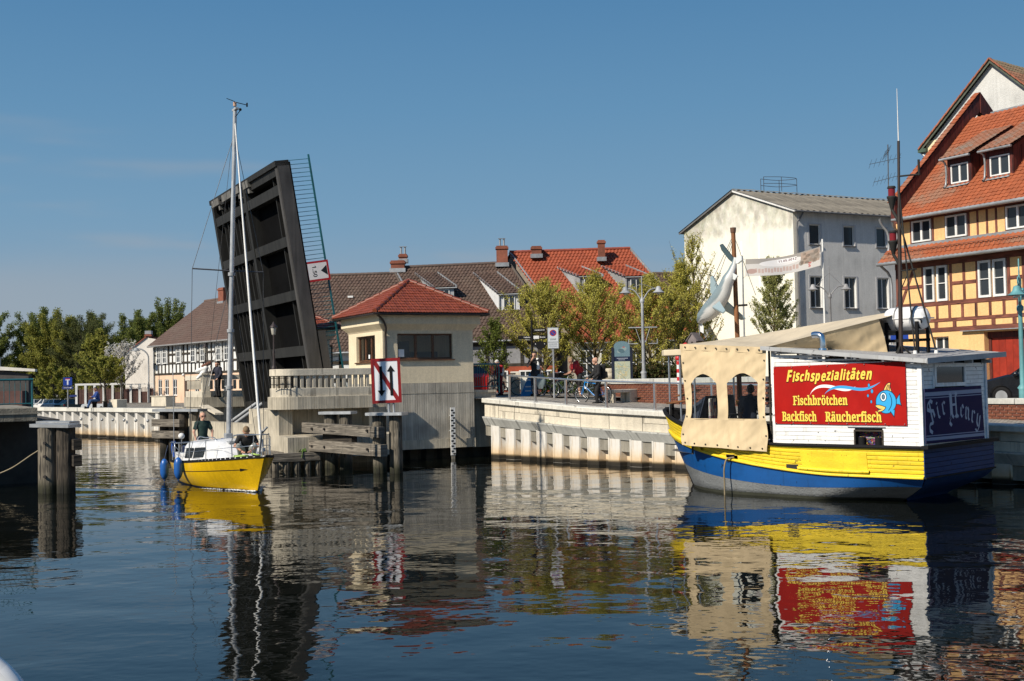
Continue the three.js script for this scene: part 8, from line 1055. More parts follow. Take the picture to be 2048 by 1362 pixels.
  const m = thing('map_board', 'dark framed town map board with arched picture top', 'sign', [4.93, 2.36, -54], 0.05); for (const x of [-0.42, 0.42]) mesh('post', boxb(x - 0.05, x + 0.05, 0, 2.1, -0.05, 0.05), mm([0.02, 0.025, 0.05], 0.5), m); const ar = []; for (let i = 0; i <= 10; i++) { const a = i / 10 * Math.PI; ar.push([0.37 * Math.cos(a), 2.18 + 0.22 * Math.sin(a)]); } mesh('panel', poly([[-0.37, 0.45], [0.37, 0.45], ...ar], 0.04, -0.02), mm([0.05, 0.06, 0.09], 0.5), m); const fg = new THREE.ShapeGeometry(new THREE.Shape([[-0.36, 0.5], [0.36, 0.5], ...ar.map((a) => [a[0] * 0.97, a[1] - 0.01])].map((k) => new THREE.Vector2(k[0], k[1])))); { const a = fg.attributes.position, uv = fg.attributes.uv; for (let i = 0; i < a.count; i++) uv.setXY(i, a.getX(i) / 0.72 + 0.5, (a.getY(i) - 0.5) / 1.9); } mesh('face', fg.translate(0, 0, 0.024), M([1, 1, 1], 0.4, { map: mpic }), m, { keep: true });
  const af = thing('street_easel', 'blue and white advertising board leaning on the promenade railing side', 'sign board', [0.72, 2.40, -51.6], -0.5); for (const s of [1, -1]) mesh('board', hexa([[-0.32, 0, s * 0.3], [0.3, 0, s * 0.3], [0.3, 0, s * 0.26], [-0.32, 0, s * 0.26], [0.02, 1.0, s * 0.03], [0.28, 1.0, s * 0.03], [0.28, 1.0, s * 0.005], [0.02, 1.0, s * 0.005]]), M([0.02, 0.27, 0.62], 0.5, { map: T.mottle }), af); for (const y of [0.2, 0.38, 0.66]) mesh('white_print', boxb(-0.1, 0.18, y, y + 0.05, 0.29 - y * 0.26, 0.3 - y * 0.26), mat.white, af); mesh('prop_pole', bar([0.75, 0, 0.05], [0.35, 1.25, -0.1], 0.02), mm([0.4, 0.33, 0.22]), af);
  const wc = thing('pale_pillar', 'tall pale stone pillar behind the promenade railing', 'pillar', [0.1, 2.40, -54]); mesh('shaft', rbox(-0.22, 0.22, 0, 1.0, -0.22, 0.22, 0.02), mat.concretePale, wc); mesh('top', rbox(-0.2, 0.2, 1.0, 1.08, -0.2, 0.2, 0.02), mat.cap, wc);
  const wb = thing('pale_box', 'low pale utility box beside the blue advertising board', 'utility box', [0.62, 2.40, -53.5]); mesh('cabinet', rbox(-0.28, 0.28, 0, 0.82, -0.25, 0.25, 0.03), mat.creamWhite, wb); mesh('lid', rbox(-0.3, 0.3, 0.82, 0.88, -0.27, 0.27, 0.02), mat.creamWhite, wb);
  const rb = thing('lifebuoy_post', 'red and white striped post with a round top beside the bow roof', 'post', [6.25, 2.2, -45.2]); mesh('pole', cyl(0.07, 0.07, 0.9, 0, 0.6, 0), mat.white, rb); for (const y of [0.75, 1.05, 1.35]) mesh('red_band', cyl(0.074, 0.074, 0.14, 0, y, 0), mat.signRed, rb); mesh('round_top', sph(0.12, 0, 1.6, 0, 12), mat.signRed, rb); mesh('foot', cyl(0.05, 0.05, 0.6, 0, 0, 0), mat.zinc, rb);
}
{ // left foreground abutment with its teal railing
  const AP = [-15.05, 0, -38], a = thing('bridge_abutment', 'concrete bridge abutment at the left edge with overhanging slab, its shade put into the wall colour', 'abutment', AP, BT); mesh('deck_slab', rbox(-14, 0, 2.10, 2.53, -9, 0, 0.02), M([0.30, 0.285, 0.25], 0.9, { map: T.smooth, ...bmp(T.grain, 0.01) }), a); mesh('wall', boxb(-14, 0.9, -0.8, 2.09, -8.5, -2.2), mm([0.06, 0.055, 0.048], 0.95), a); mesh('slab_edge', boxb(-14, 0.03, 2.33, 2.37, 0.0, 0.03), mat.concreteDark, a);  // near-black wall colour stands for the shade under the overhanging slab
  const r = thing('teal_railing', 'teal railing on the concrete bridge abutment at the left edge', 'railing', AP, BT); mesh('handrail', bar([-14, 3.42, -0.2], [-0.1, 3.42, -0.2], 0.035), mat.teal, r); mesh('lower_rail', bar([-14, 2.66, -0.2], [-0.1, 2.66, -0.2], 0.02), mat.teal, r); for (let x = -8; x < -0.1; x += 0.16) mesh('baluster', bar([x, 2.66, -0.2], [x, 3.42, -0.2], 0.009, 4), mat.teal, r); for (const x of [-0.13, -2.8, -5.4]) mesh('post', bar([x, 2.5, -0.2], [x, 3.42, -0.2], 0.025), mat.teal, r);
  const rp = thing('slack_rope', 'slack pale rope hanging in the shadow under the left abutment', 'rope'); mesh('strand', tube([[-17.5, 0.6, -38], [-16.6, 0.42, -37.9], [-15.8, 0.62, -37.6], [-14.9, 1.1, -37.2], [-14.2, 1.4, -36.6]], 0.02, 5, 24), mm([0.32, 0.27, 0.18]), rp);
  const w = thing('boat_rail', 'white rail end of the near boat in the bottom left corner', 'rail'); mesh('tube', tube([[-1.55, 2.75, -2.62], [-1.17, 2.53, -2.6], [-1.085, 2.45, -2.6], [-1.04, 2.3, -2.6]], 0.03, 10, 24), mat.whiteGloss, w);
  const s = thing('dead_end_sign', 'blue dead end sign with white T on the far left bank', 'sign', [-28.62, 1.86, -77.2], 0.25); mesh('post', cyl(0.04, 0.04, 1.95, 0, 0, -0.03), mat.zinc, s); const ts = print(128, 128, (x) => { x.fillStyle = '#1d3f9a'; x.fillRect(0, 0, 128, 128); x.fillStyle = '#e6e8ee'; x.fillRect(53, 44, 22, 72); x.fillRect(30, 30, 68, 14); x.fillStyle = '#c02028'; x.fillRect(30, 18, 68, 14); }); mesh('plate', boxb(-0.27, 0.27, 1.45, 1.98, 0, 0.015), M([0.02, 0.06, 0.3], 0.5), s); mesh('face', panel(0.53, 0.52, 0, 1.715, 0.018), M([1, 1, 1], 0.5, { map: ts }), s, { keep: true }); mesh('sub_plate', boxb(-0.33, 0.33, 1.22, 1.4, 0, 0.015), M([0.03, 0.05, 0.2], 0.5), s); mesh('arrow', poly([[-0.24, 1.30], [0.15, 1.30], [0.15, 1.26], [0.26, 1.31], [0.15, 1.36], [0.15, 1.325], [-0.24, 1.325]], 0.004, 0.016), mat.white, s); mesh('sub_plate', boxb(0.1, 0.55, 0.72, 0.85, 0, 0.015), M([0.03, 0.05, 0.2], 0.5), s);
  const b1 = thing('concrete_block', 'low concrete planter block beside the sitting man in blue', 'planter', [-25.2, 1.82, -76.6], -0.8); mesh('block', rbox(-0.55, 0.55, 0, 0.55, -0.35, 0.35, 0.03), mat.concretePale, b1); mesh('soil', boxb(-0.45, 0.45, 0.54, 0.56, -0.25, 0.25), mat.timberDark, b1); const b2 = thing('concrete_block', 'long low concrete block before the pink house', 'planter', [-23.3, 1.82, -80], -0.8); mesh('block', rbox(-1.0, 1.0, 0, 0.65, -0.35, 0.35, 0.03), mat.concretePale, b2); mesh('rim', rbox(-1.05, 1.05, 0.65, 0.7, -0.4, 0.4, 0.01), mat.concretePale, b2);
  const bn = thing('metal_bench', 'small bench under the sitting man in blue', 'bench', [-26.25, 1.82, -76.2], -0.3); mesh('seat', boxb(-0.4, 0.5, 0.42, 0.46, -0.2, 0.22), mat.timberDark, bn); for (const x of [-0.35, 0.45]) mesh('leg', boxb(x - 0.03, x + 0.03, 0, 0.42, -0.18, 0.2), mat.black, bn);
}

// ------------------------------------------------------------------ cars
function car(name, label, pos, turn, paint, o = {}) {
  const t = thing(name, label, 'car', pos, turn, o.group); const L = o.L || 4.2, W = 1.72, wag = o.wagon ? 1 : 0, hL = L / 2, wr = 0.31, wx = [hL * 0.64, -hL * 0.60];
  const arch = (x) => { const r = []; for (let i = 0; i <= 8; i++) { const a = Math.PI - i / 8 * Math.PI; r.push([x - Math.cos(a) * -0.37, 0.3 + Math.sin(a) * 0.36]); } return r; };
  const low = [[-hL, 0.32], ...arch(wx[1]).map((p) => p), ...arch(wx[0]), [hL - 0.05, 0.30], [hL, 0.55], [hL - 0.12, 0.74], [hL - 0.9, 0.93], [-hL + 0.12, 0.98], [-hL, 0.85]];
  mesh('body', poly(low, W - 0.16, -(W - 0.16) / 2, [], 0.06), paint, t);
  const f0 = hL - 0.95, f1 = hL - 1.65, r1 = -hL + (wag ? 0.35 : 0.75), r0 = -hL + 0.12, yb = 0.93, yt = 1.44, wb = W / 2 - 0.08, wt = W / 2 - 0.26;
  const prof = [[f0, yb, wb], [lerp(f0, f1, 0.55), lerp(yb, yt, 0.62), lerp(wb, wt, 0.62)], [f1, yt - 0.02, wt], [(f1 + r1) / 2, yt + 0.04, wt], [r1, yt - 0.03, wt], [r0, yb, wb]];
  mesh('roof', grid(20, 4, (u, v) => { const q = u * 2 + 1, x = lerp(f1 + 0.05, r1 - 0.05, u), z = (v - 0.5) * 2 * (wt + 0.02); return [x, yt + 0.03 - 0.05 * Math.pow(2 * v - 1, 2) - 0.06 * Math.pow(2 * u - 1, 2), z]; }), paint, t);
  const gl = mat.pane; mesh('windscreen', tris(quad([f0, yb, -wb], [f0, yb, wb], [f1, yt - 0.03, wt], [f1, yt - 0.03, -wt])), gl, t); mesh('rear_window', tris(quad([r0, yb, wb], [r0, yb, -wb], [r1, yt - 0.04, -wt], [r1, yt - 0.04, wt])), gl, t);
  for (const s of [-1, 1]) { const P = (x, y) => [x, y, s * lerp(wb, wt, (y - yb) / (yt - yb))]; mesh('side_window', tris([...quad(P(f0, yb), P(r0, yb), P(r1, yt - 0.04), P(f1, yt - 0.03))]), gl, t); const pl = []; for (const x of [0.15, -hL * 0.45]) pl.push(beam(P(x, yb), P(x - 0.05, yt), 0.03, 0.09, [1, 0, 0])); pl.push(beam(P(f0, yb), P(f1, yt), 0.06, 0.07), beam(P(r0, yb), P(r1, yt), 0.07, 0.1)); for (const p of pl) mesh('pillar', p, paint, t); mesh('mirror', sph(0.09, f0 - 0.25, 1.0, s * (W / 2 + 0.05), 8), paint, t); mesh('door_handle', boxb(-0.25, -0.1, 0.8, 0.83, s * (W / 2 - 0.005), s * (W / 2 + 0.02)), paint, t); mesh('headlight', sph(0.12, hL - 0.13, 0.64, s * 0.62, 10), mat.chrome, t); mesh('tail_light', boxb(-hL - 0.005, -hL + 0.15, 0.72, 0.92, s * (W / 2 - 0.2), s * (W / 2 - 0.02)), mat.signRed, t);
    for (const x of wx) { const w = mesh('wheel', new THREE.TorusGeometry(wr - 0.08, 0.085, 10, 22).translate(x, wr, s * (W / 2 - 0.12)), mat.black, t); mesh('rim', [at(cyl(0.2, 0.2, 0.1, 0, -0.05, 0, 16), x, wr, s * (W / 2 - 0.10), Math.PI / 2)], mat.zinc, w); } }
  mesh('number_plate', boxb(hL - 0.01, hL + 0.012, 0.45, 0.56, -0.26, 0.26), mat.white, t); mesh('underbody', boxb(-hL + 0.1, hL - 0.1, 0.2, 0.42, -0.6, 0.6), mat.darkIn, t);
  return t;
}
const paintM = (c) => M(c, 0.22, { phys: { clearcoat: 1, clearcoatRoughness: 0.05 } });
car('parked_car', 'black hatchback parked behind the brick wall at the right edge', [16.75, 1.97, -37.35], frameTurn(-0.72, 0.69), paintM([0.008, 0.009, 0.012]), { L: 3.9 });
const CG = 'cars parked on the left bank';
car('parked_car', 'white estate car parked on the left bank below the dead end sign', [-48.2, 0.62, -125], frameTurn(-0.75, 0.66), paintM([0.8, 0.8, 0.8]), { wagon: 1, L: 4.6, group: CG });
car('parked_car', 'dark green car parked right of the dead end sign', [-45.0, 0.62, -124], frameTurn(0.6, 0.8), paintM([0.012, 0.035, 0.035]), { group: CG });
car('parked_car', 'dark blue car parked at the far left behind the teal railing', [-52.6, 0.62, -124], frameTurn(-0.9, 0.4), paintM([0.012, 0.018, 0.035]), { group: CG });
car('parked_car', 'silver car half hidden behind the white estate car', [-51.2, 0.62, -129], frameTurn(-0.6, 0.8), paintM([0.35, 0.4, 0.42]), { group: CG });
car('parked_car', 'grey car behind the sitting man in blue', [-39.8, 0.75, -116], frameTurn(-0.8, 0.6), paintM([0.4, 0.42, 0.44]), { wagon: 1, group: CG });
car('parked_car', 'small red car behind the teal railing by the keeper house', [-1.55, 2.40, -59], 1.35, paintM([0.45, 0.02, 0.02]), { L: 3.8 });

// ------------------------------------------------------------------ people (facing +z, their left is +x)
const sc3 = (a, k) => a.map((v) => v * k), ad3 = (a, b, f = 1) => a.map((v, i) => v + b[i] * f), lp3 = (a, b, t) => a.map((v, i) => lerp(v, b[i], t));
const headG = blob([[[0, 0.035, -0.02], [0, 0.03, 0.015], 0.088, 0.086], [[0, -0.03, 0.02], [0, -0.075, 0.05], 0.062, 0.042], [[0, 0.008, 0.092], [0, -0.028, 0.112], 0.009, 0.015], [[0.084, -0.02, -0.01], [0.092, 0.02, -0.02], 0.012], [[-0.084, -0.02, -0.01], [-0.092, 0.02, -0.02], 0.012], [[-0.03, 0.028, 0.085], [0.03, 0.028, 0.085], 0.012], [[-0.018, -0.062, 0.088], [0.018, -0.062, 0.088], 0.009]], 0.007, 0.02);
const handG = blob([[[0, 0, 0], [0, -0.07, 0], 0.022, 0.03], [[-0.022, -0.075, 0], [-0.028, -0.115, 0.012], 0.0085], [[-0.028, -0.115, 0.012], [-0.026, -0.14, 0.03], 0.008, 0.007], [[-0.008, -0.08, 0], [-0.010, -0.125, 0.012], 0.009], [[-0.010, -0.125, 0.012], [-0.009, -0.155, 0.034], 0.0085, 0.007], [[0.008, -0.08, 0], [0.009, -0.122, 0.012], 0.009], [[0.009, -0.122, 0.012], [0.008, -0.15, 0.033], 0.008, 0.007], [[0.023, -0.074, 0], [0.027, -0.106, 0.012], 0.008], [[0.027, -0.106, 0.012], [0.026, -0.128, 0.028], 0.0075, 0.006], [[0.022, -0.025, 0.008], [0.05, -0.055, 0.02], 0.011, 0.0095], [[0.05, -0.055, 0.02], [0.052, -0.085, 0.036], 0.009, 0.008]], 0.006, 0.008);
function person(label, pos, turn, o) {
  const t = thing('person', label, 'person', pos, turn, undefined); const k = (o.h || 1.75) / 1.75; t.scale.setScalar(k);
  const J = { hip: [0, 0.94, 0], neck: [0, 1.50, 0], head: [0, 1.64, 0.03], shL: [0.185, 1.42, 0], shR: [-0.185, 1.42, 0], elL: [0.24, 1.14, -0.03], elR: [-0.24, 1.14, -0.03], wrL: [0.25, 0.89, 0.05], wrR: [-0.25, 0.89, 0.05], hiL: [0.095, 0.92, 0], hiR: [-0.095, 0.92, 0], knL: [0.10, 0.50, 0.02], knR: [-0.10, 0.50, 0.02], anL: [0.105, 0.09, -0.03], anR: [-0.105, 0.09, -0.03], toL: [0.12, 0.04, 0.15], toR: [-0.12, 0.04, 0.15], nod: 0, yaw: 0, ...o.j };
  const ms = lp3(J.shL, J.shR, 0.5), chest = lp3(ms, J.hip, 0.2), waist = lp3(J.hip, ms, 0.32), ax = ad3(J.shL, J.shR, -1);
  const bone = { spine: [chest, waist, 0.115, 0.115], ribL: [ad3(chest, ax, 0.16), ad3(waist, ax, 0.11), 0.105, 0.10], ribR: [ad3(chest, ax, -0.16), ad3(waist, ax, -0.11), 0.105, 0.10], pel: [ad3(J.hip, ax, 0.17), ad3(J.hip, ax, -0.17), 0.108, 0.108], low: [waist, J.hip, 0.115, 0.118], trap: [J.neck, ad3(ms, [0, -0.03, 0]), 0.06, 0.10], shl: [ms, J.shL, 0.075, 0.062], shr: [ms, J.shR, 0.075, 0.062], nk: [ad3(J.neck, [0, -0.04, 0]), lp3(J.neck, J.head, 0.6), 0.058, 0.052] };
  const arms = [], legs = [], shoes = [], clothArm = [], clothLeg = [];
  for (const s of ['L', 'R']) { const sh = J['sh' + s], el = J['el' + s], wr = J['wr' + s], hi = J['hi' + s], kn = J['kn' + s], an = J['an' + s], to = J['to' + s]; arms.push([sh, el, 0.052, 0.041], [el, wr, 0.041, 0.027]); legs.push([hi, kn, 0.085, 0.056], [kn, lp3(kn, an, 0.35), 0.054, 0.057], [lp3(kn, an, 0.35), an, 0.057, 0.036]); legs.push([an, ad3(an, [0, -0.05, -0.03]), 0.036, 0.032]); shoes.push([ad3(an, [0, -0.035, -0.04]), to, 0.042, 0.036]);
    const sl = o.sleeve ?? 0.55; if (sl <= 1) clothArm.push([sh, lp3(sh, el, sl), 0.056, 0.056 - 0.008 * sl]); else clothArm.push([sh, el, 0.056, 0.047], [el, lp3(el, wr, sl - 1), 0.047, 0.036]); const tl = o.trouser ?? 2; if (tl <= 1) clothLeg.push([hi, lp3(hi, kn, tl), 0.09, 0.07]); else clothLeg.push([hi, kn, 0.09, 0.062], [kn, lp3(kn, an, tl - 1), 0.062, 0.05]); }
  const body = blob([...Object.values(bone), ...arms, ...legs], 0.018, 0.035), parts = [body];
  const hq = new THREE.Quaternion().setFromEuler(new THREE.Euler(J.nod, J.yaw, 0, 'YXZ')), hm = new THREE.Matrix4().compose(P2(J.head), hq, V3(1.06, 1.1, 1.06)); parts.push(headG.clone().applyMatrix4(hm));
  for (const s of ['L', 'R']) { const d = P2(J['wr' + s]).sub(P2(J['el' + s])).normalize(), q = new THREE.Quaternion().setFromUnitVectors(V3(0, -1, 0), d); parts.push(handG.clone().applyMatrix4(new THREE.Matrix4().compose(P2(J['wr' + s]), q, V3(s === 'L' ? 1 : -1, 1, 1)))); if (s === 'R') { const g = parts[parts.length - 1]; const ix = g.index.array; for (let i = 0; i < ix.length; i += 3) { const a = ix[i]; ix[i] = ix[i + 1]; ix[i + 1] = a; } g.computeVertexNormals(); } }
  mesh('body', parts, o.skin || mat.skin, t);
  const hp = (x, y, z) => { const v = V3(x, y, z).applyMatrix4(hm); return [v.x, v.y, v.z]; };
  for (const s of [-1, 1]) mesh('eye', sph(0.011, ...hp(s * 0.033, 0.012, 0.088), 8), mat.black, t); mesh('mouth', bar(hp(-0.022, -0.058, 0.094), hp(0.022, -0.058, 0.094), 0.0045, 5), mm([0.25, 0.08, 0.07]), t);
  if (o.glasses) mesh('sunglasses', [bar(hp(-0.06, 0.012, 0.092), hp(-0.015, 0.012, 0.102), 0.017), bar(hp(0.06, 0.012, 0.092), hp(0.015, 0.012, 0.102), 0.017), bar(hp(0.088, 0.018, 0), hp(0.06, 0.014, 0.09), 0.005), bar(hp(-0.088, 0.018, 0), hp(-0.06, 0.014, 0.09), 0.005)], mat.black, t);
  if (o.hair) mesh(o.cap ? 'cap' : 'hair', blob([[[0, 0.062, -0.035], [0, 0.062, 0.012], 0.087, 0.08], [[0, 0.01, -0.05], [0, 0.03 - (o.long || 0) * 0.3, -0.06], 0.078, 0.07], ...(o.cap ? [[[-0.05, 0.062, 0.09], [0.05, 0.062, 0.12], 0.014]] : [])], 0.01, 0.02).applyMatrix4(hm), o.hair, t);
  mesh(o.topName || 'shirt', blob([bone.spine, bone.ribL, bone.ribR, bone.low, bone.shl, bone.shr, [lp3(J.neck, ms, 0.5), ms, 0.065, 0.09], ...(o.longTop ? [bone.pel] : []), ...clothArm], 0.016, 0.03, o.bulk || 0.016), o.top, t);
  mesh(o.legName || 'trousers', blob([bone.pel, [ad3(J.hip, [0, 0.05, 0]), J.hip, 0.115, 0.115], ...clothLeg], 0.016, 0.03, 0.014), o.legs, t);
  for (let i = 0; i < 2; i++) mesh('shoe', blob([shoes[i]], 0.012, 0.02, 0.008), o.shoe || mat.black, t);
  for (const [n, b, m, g] of o.extra || []) mesh(n, blob(b(J, bone), 0.016, 0.02, g || 0.02), m, t);
  return t;
}
const cloth = (c, r = 0.85) => M(c, r, { map: T.mottle });
const faceTo = (x, z) => Math.atan2(x, z); // turn that makes a figure look along (x, z)
const navy = cloth([0.02, 0.025, 0.04]), blackC = cloth([0.013, 0.013, 0.015]);
person('man in black and white sports shirt holding a hand to his face by the railing', [0.95, 2.41, -50.7], faceTo(-0.35, 0.9), { h: 1.84, skin: mat.skin, hair: mat.hairDark, top: blackC, legs: navy, sleeve: 0.6, trouser: 1.5, j: { elR: [-0.27, 1.20, 0.12], wrR: [-0.08, 1.44, 0.17], nod: 0.1, knL: [0.12, 0.5, 0.04], anL: [0.15, 0.09, 0] }, extra: [['white_panel', (J) => [[lp3(J.shL, J.neck, 0.4), [0.16, 1.1, 0.06], 0.05, 0.04]], mat.white, 0.026], ['red_sleeve', (J) => [[lp3(J.shL, J.elL, 0.12), lp3(J.shL, J.elL, 0.42), 0.05, 0.045]], cloth([0.45, 0.02, 0.03]), 0.022]] });
{ const b = thing('plastic_bag', 'pale translucent carrier bag in the hand of the man in black and white', 'bag', [1.17, 2.98, -50.55]); mesh('bag', grid(16, 10, (u, v) => { const a = u * 2 * Math.PI, r = 0.05 + 0.14 * Math.sin(Math.PI * clamp(v * 0.86 + 0.07)); return [Math.cos(a) * r * 1.15, 0.35 - v * 0.62, Math.sin(a) * r * 0.6 + 0.02 * Math.sin(u * 20)]; }), new THREE.MeshPhysicalMaterial({ color: 0x9fb0b4, roughness: 0.5, transmission: 0.5, thickness: 0, side: THREE.DoubleSide }), b); mesh('handle', bar([0, 0.33, 0], [0, 0.46, 0], 0.012, 5), mat.white, b); }
person('cyclist with red top, black shorts and bare legs bending over a bicycle', [2.75, 2.31, -50.0], faceTo(-1, 0.15), { h: 1.72, skin: mat.skinTan, hair: mat.hairBlond, top: cloth([0.42, 0.015, 0.025]), legs: blackC, sleeve: 0.5, trouser: 0.85, legName: 'shorts', j: { hip: [0, 0.95, -0.05], neck: [0, 1.45, 0.22], head: [0, 1.56, 0.32], nod: 0.5, shL: [0.18, 1.38, 0.18], shR: [-0.18, 1.38, 0.18], elL: [0.23, 1.12, 0.26], elR: [-0.23, 1.12, 0.26], wrL: [0.2, 1.02, 0.48], wrR: [-0.2, 1.02, 0.48], hiL: [0.095, 0.92, -0.05], hiR: [-0.095, 0.92, -0.05], knL: [0.1, 0.5, 0.03], knR: [-0.1, 0.5, -0.03], anL: [0.1, 0.09, -0.04], anR: [-0.1, 0.09, -0.12], toL: [0.11, 0.04, 0.13], toR: [-0.11, 0.04, 0.06] } });
person('bald man in black clothes pushing the blue bicycle along the promenade', [3.30, 2.10, -46.25], faceTo(-1, 0.25), { h: 1.80, skin: mat.skin, top: blackC, topName: 'jacket', legs: blackC, sleeve: 1.95, longTop: 1, j: { neck: [0, 1.49, 0.06], head: [0, 1.62, 0.11], shL: [0.19, 1.41, 0.04], shR: [-0.19, 1.41, 0.04], elL: [0.25, 1.15, 0.08], elR: [-0.25, 1.15, 0.1], wrL: [0.24, 0.98, 0.28], wrR: [-0.22, 1.0, 0.32], knL: [0.1, 0.5, 0.12], anL: [0.1, 0.09, 0.10], toL: [0.11, 0.04, 0.27], knR: [-0.1, 0.5, -0.02], anR: [-0.1, 0.1, -0.16], toR: [-0.11, 0.04, 0.0], nod: 0.12 } });
person('grey haired person in red jacket and red trousers behind the teal railing', [-0.58, 2.41, -53.8], faceTo(-0.8, 0.5), { h: 1.6, skin: mat.skin, hair: mat.hairGrey, top: cloth([0.46, 0.015, 0.025]), topName: 'jacket', legs: cloth([0.36, 0.02, 0.03]), sleeve: 1.9, longTop: 1, j: { neck: [0, 1.48, 0.07], head: [0, 1.6, 0.14], nod: 0.5, elL: [0.26, 1.16, 0.1], wrL: [0.12, 1.02, 0.3], elR: [-0.26, 1.16, 0.1], wrR: [-0.12, 1.02, 0.3] }, extra: [['white_panel', (J) => [[[0.17, 1.3, -0.04], [0.15, 1.05, -0.03], 0.06, 0.06]], mat.white, 0.03]] });
person('man in dark clothes standing at the far bridge parapet by the lantern', brg(-2.45, 2.53, 17.1), faceTo(-0.6, 0.8), { h: 1.78, skin: mat.skin, hair: mat.hairDark, top: cloth([0.02, 0.022, 0.04]), topName: 'jacket', legs: cloth([0.022, 0.02, 0.02]), sleeve: 1.9, longTop: 1, bulk: 0.03, j: { elR: [-0.27, 1.2, 0.1], wrR: [-0.12, 1.3, 0.28], elL: [0.28, 1.16, 0.02], wrL: [0.22, 0.95, 0.18] } });
{ const f = thing('rolled_flags', 'white and brown cloth bundle on the parapet pillar left of the dark man', 'cloth', brg(-3.1, 3.765, 17.3)); mesh('white_cloth', blob([[[-0.35, 0.1, 0], [0.1, 0.25, 0], 0.1, 0.14], [[-0.3, -0.25, 0.1], [0.05, 0.1, 0], 0.07, 0.13]], 0.02, 0.05), mat.white, f); mesh('brown_cloth', blob([[[-0.05, 0.35, 0.02], [0.3, 0.5, 0], 0.08, 0.1]], 0.02, 0.05), cloth([0.2, 0.08, 0.05]), f); const s = thing('thin_staff', 'thin pale staff held slanting by the man at the far parapet', 'staff', brg(-2.75, 3.1, 17.0)); mesh('shaft', bar([-0.12, 0.0, 0.25], [0.32, 2.05, 0.1], 0.014, 5), mat.white, s); }
person('person in blue jacket and blue trousers sitting on the far left bank', [-26.35, 1.83, -76.1], faceTo(-0.8, 0.55), { h: 1.75, skin: mat.skinTan, hair: blackC, cap: 1, top: cloth([0.02, 0.07, 0.30]), topName: 'jacket', legs: cloth([0.03, 0.09, 0.24]), sleeve: 1.95, longTop: 1, j: { hip: [0, 0.54, -0.05], neck: [0, 1.06, 0.05], head: [0, 1.19, 0.1], shL: [0.185, 0.98, 0.03], shR: [-0.185, 0.98, 0.03], elL: [0.22, 0.74, 0.16], elR: [-0.22, 0.74, 0.16], wrL: [0.05, 0.74, 0.34], wrR: [-0.05, 0.72, 0.34], hiL: [0.1, 0.52, 0], hiR: [-0.1, 0.52, 0], knL: [0.13, 0.50, 0.42], knR: [-0.13, 0.48, 0.42], anL: [0.15, 0.1, 0.62], anR: [-0.12, 0.09, 0.55], toL: [0.17, 0.06, 0.80], toR: [-0.13, 0.04, 0.73], nod: 0.15 } });
person('bald man with sunglasses and dark green polo shirt steering the yacht', sbw(0.72, 0.46, 0.12), ST + Math.PI / 2, { h: 1.76, skin: mat.skin, glasses: 1, top: cloth([0.008, 0.035, 0.03]), topName: 'polo_shirt', legs: cloth([0.03, 0.06, 0.13]), sleeve: 0.62, longTop: 1, j: { elL: [0.3, 1.16, 0.04], wrL: [0.27, 0.92, 0.16], elR: [-0.3, 1.16, 0.04], wrR: [-0.27, 0.92, 0.16] } });
person('fair haired man in black T-shirt crouching on the yacht foredeck, head bent', sbw(4.72, 0.97, 0.02), ST + Math.PI / 2 - 0.35, { h: 1.78, skin: mat.skinTan, hair: M([0.17, 0.11, 0.055], 0.8), top: blackC, topName: 'tshirt', legs: cloth([0.30, 0.32, 0.30]), sleeve: 0.6, longTop: 1, j: { hip: [0, 0.22, -0.22], neck: [0, 0.66, 0.06], head: [0, 0.75, 0.17], nod: 0.75, shL: [0.2, 0.60, 0.02], shR: [-0.2, 0.60, 0.02], elL: [0.33, 0.34, 0.1], elR: [-0.33, 0.34, 0.1], wrL: [0.13, 0.2, 0.3], wrR: [-0.13, 0.2, 0.3], hiL: [0.1, 0.2, -0.2], hiR: [-0.1, 0.2, -0.2], knL: [0.22, 0.34, 0.18], knR: [-0.22, 0.34, 0.18], anL: [0.2, 0.08, -0.08], anR: [-0.2, 0.08, -0.08], toL: [0.22, 0.04, 0.08], toR: [-0.22, 0.04, 0.08] } });
person('guest in dark jacket sitting behind the right curtain window, seen from behind', fbw(5.3, 1.48, 1.05), FT + 0.35, { h: 1.8, skin: mat.skin, hair: mat.hairDark, top: cloth([0.012, 0.018, 0.04]), topName: 'jacket', legs: navy, sleeve: 1.95, longTop: 1, bulk: 0.03, j: { hip: [0, 0.5, -0.05], neck: [0, 1.04, 0.03], head: [0, 1.18, 0.07], yaw: 0.5, shL: [0.195, 0.95, 0], shR: [-0.195, 0.95, 0], elL: [0.26, 0.70, 0.1], elR: [-0.26, 0.70, 0.1], wrL: [0.15, 0.68, 0.34], wrR: [-0.15, 0.68, 0.34], hiL: [0.1, 0.48, 0], hiR: [-0.1, 0.48, 0], knL: [0.13, 0.48, 0.42], knR: [-0.13, 0.48, 0.42], anL: [0.14, 0.09, 0.44], anR: [-0.14, 0.09, 0.44], toL: [0.15, 0.04, 0.6], toR: [-0.15, 0.04, 0.6] } });
{ const s = thing('wooden_stool', 'dark stool under the guest behind the right curtain window', 'stool', fbw(5.3, 1.0, 1.05), FT); mesh('seat', cyl(0.2, 0.2, 0.05, 0, 0.84, 0, 16), mat.timberDark, s); for (const a of [0.6, 2.2, 3.8, 5.4]) mesh('leg', bar([Math.cos(a) * 0.18, 0, Math.sin(a) * 0.18], [Math.cos(a) * 0.14, 0.84, Math.sin(a) * 0.14], 0.02), mat.timberDark, s); }
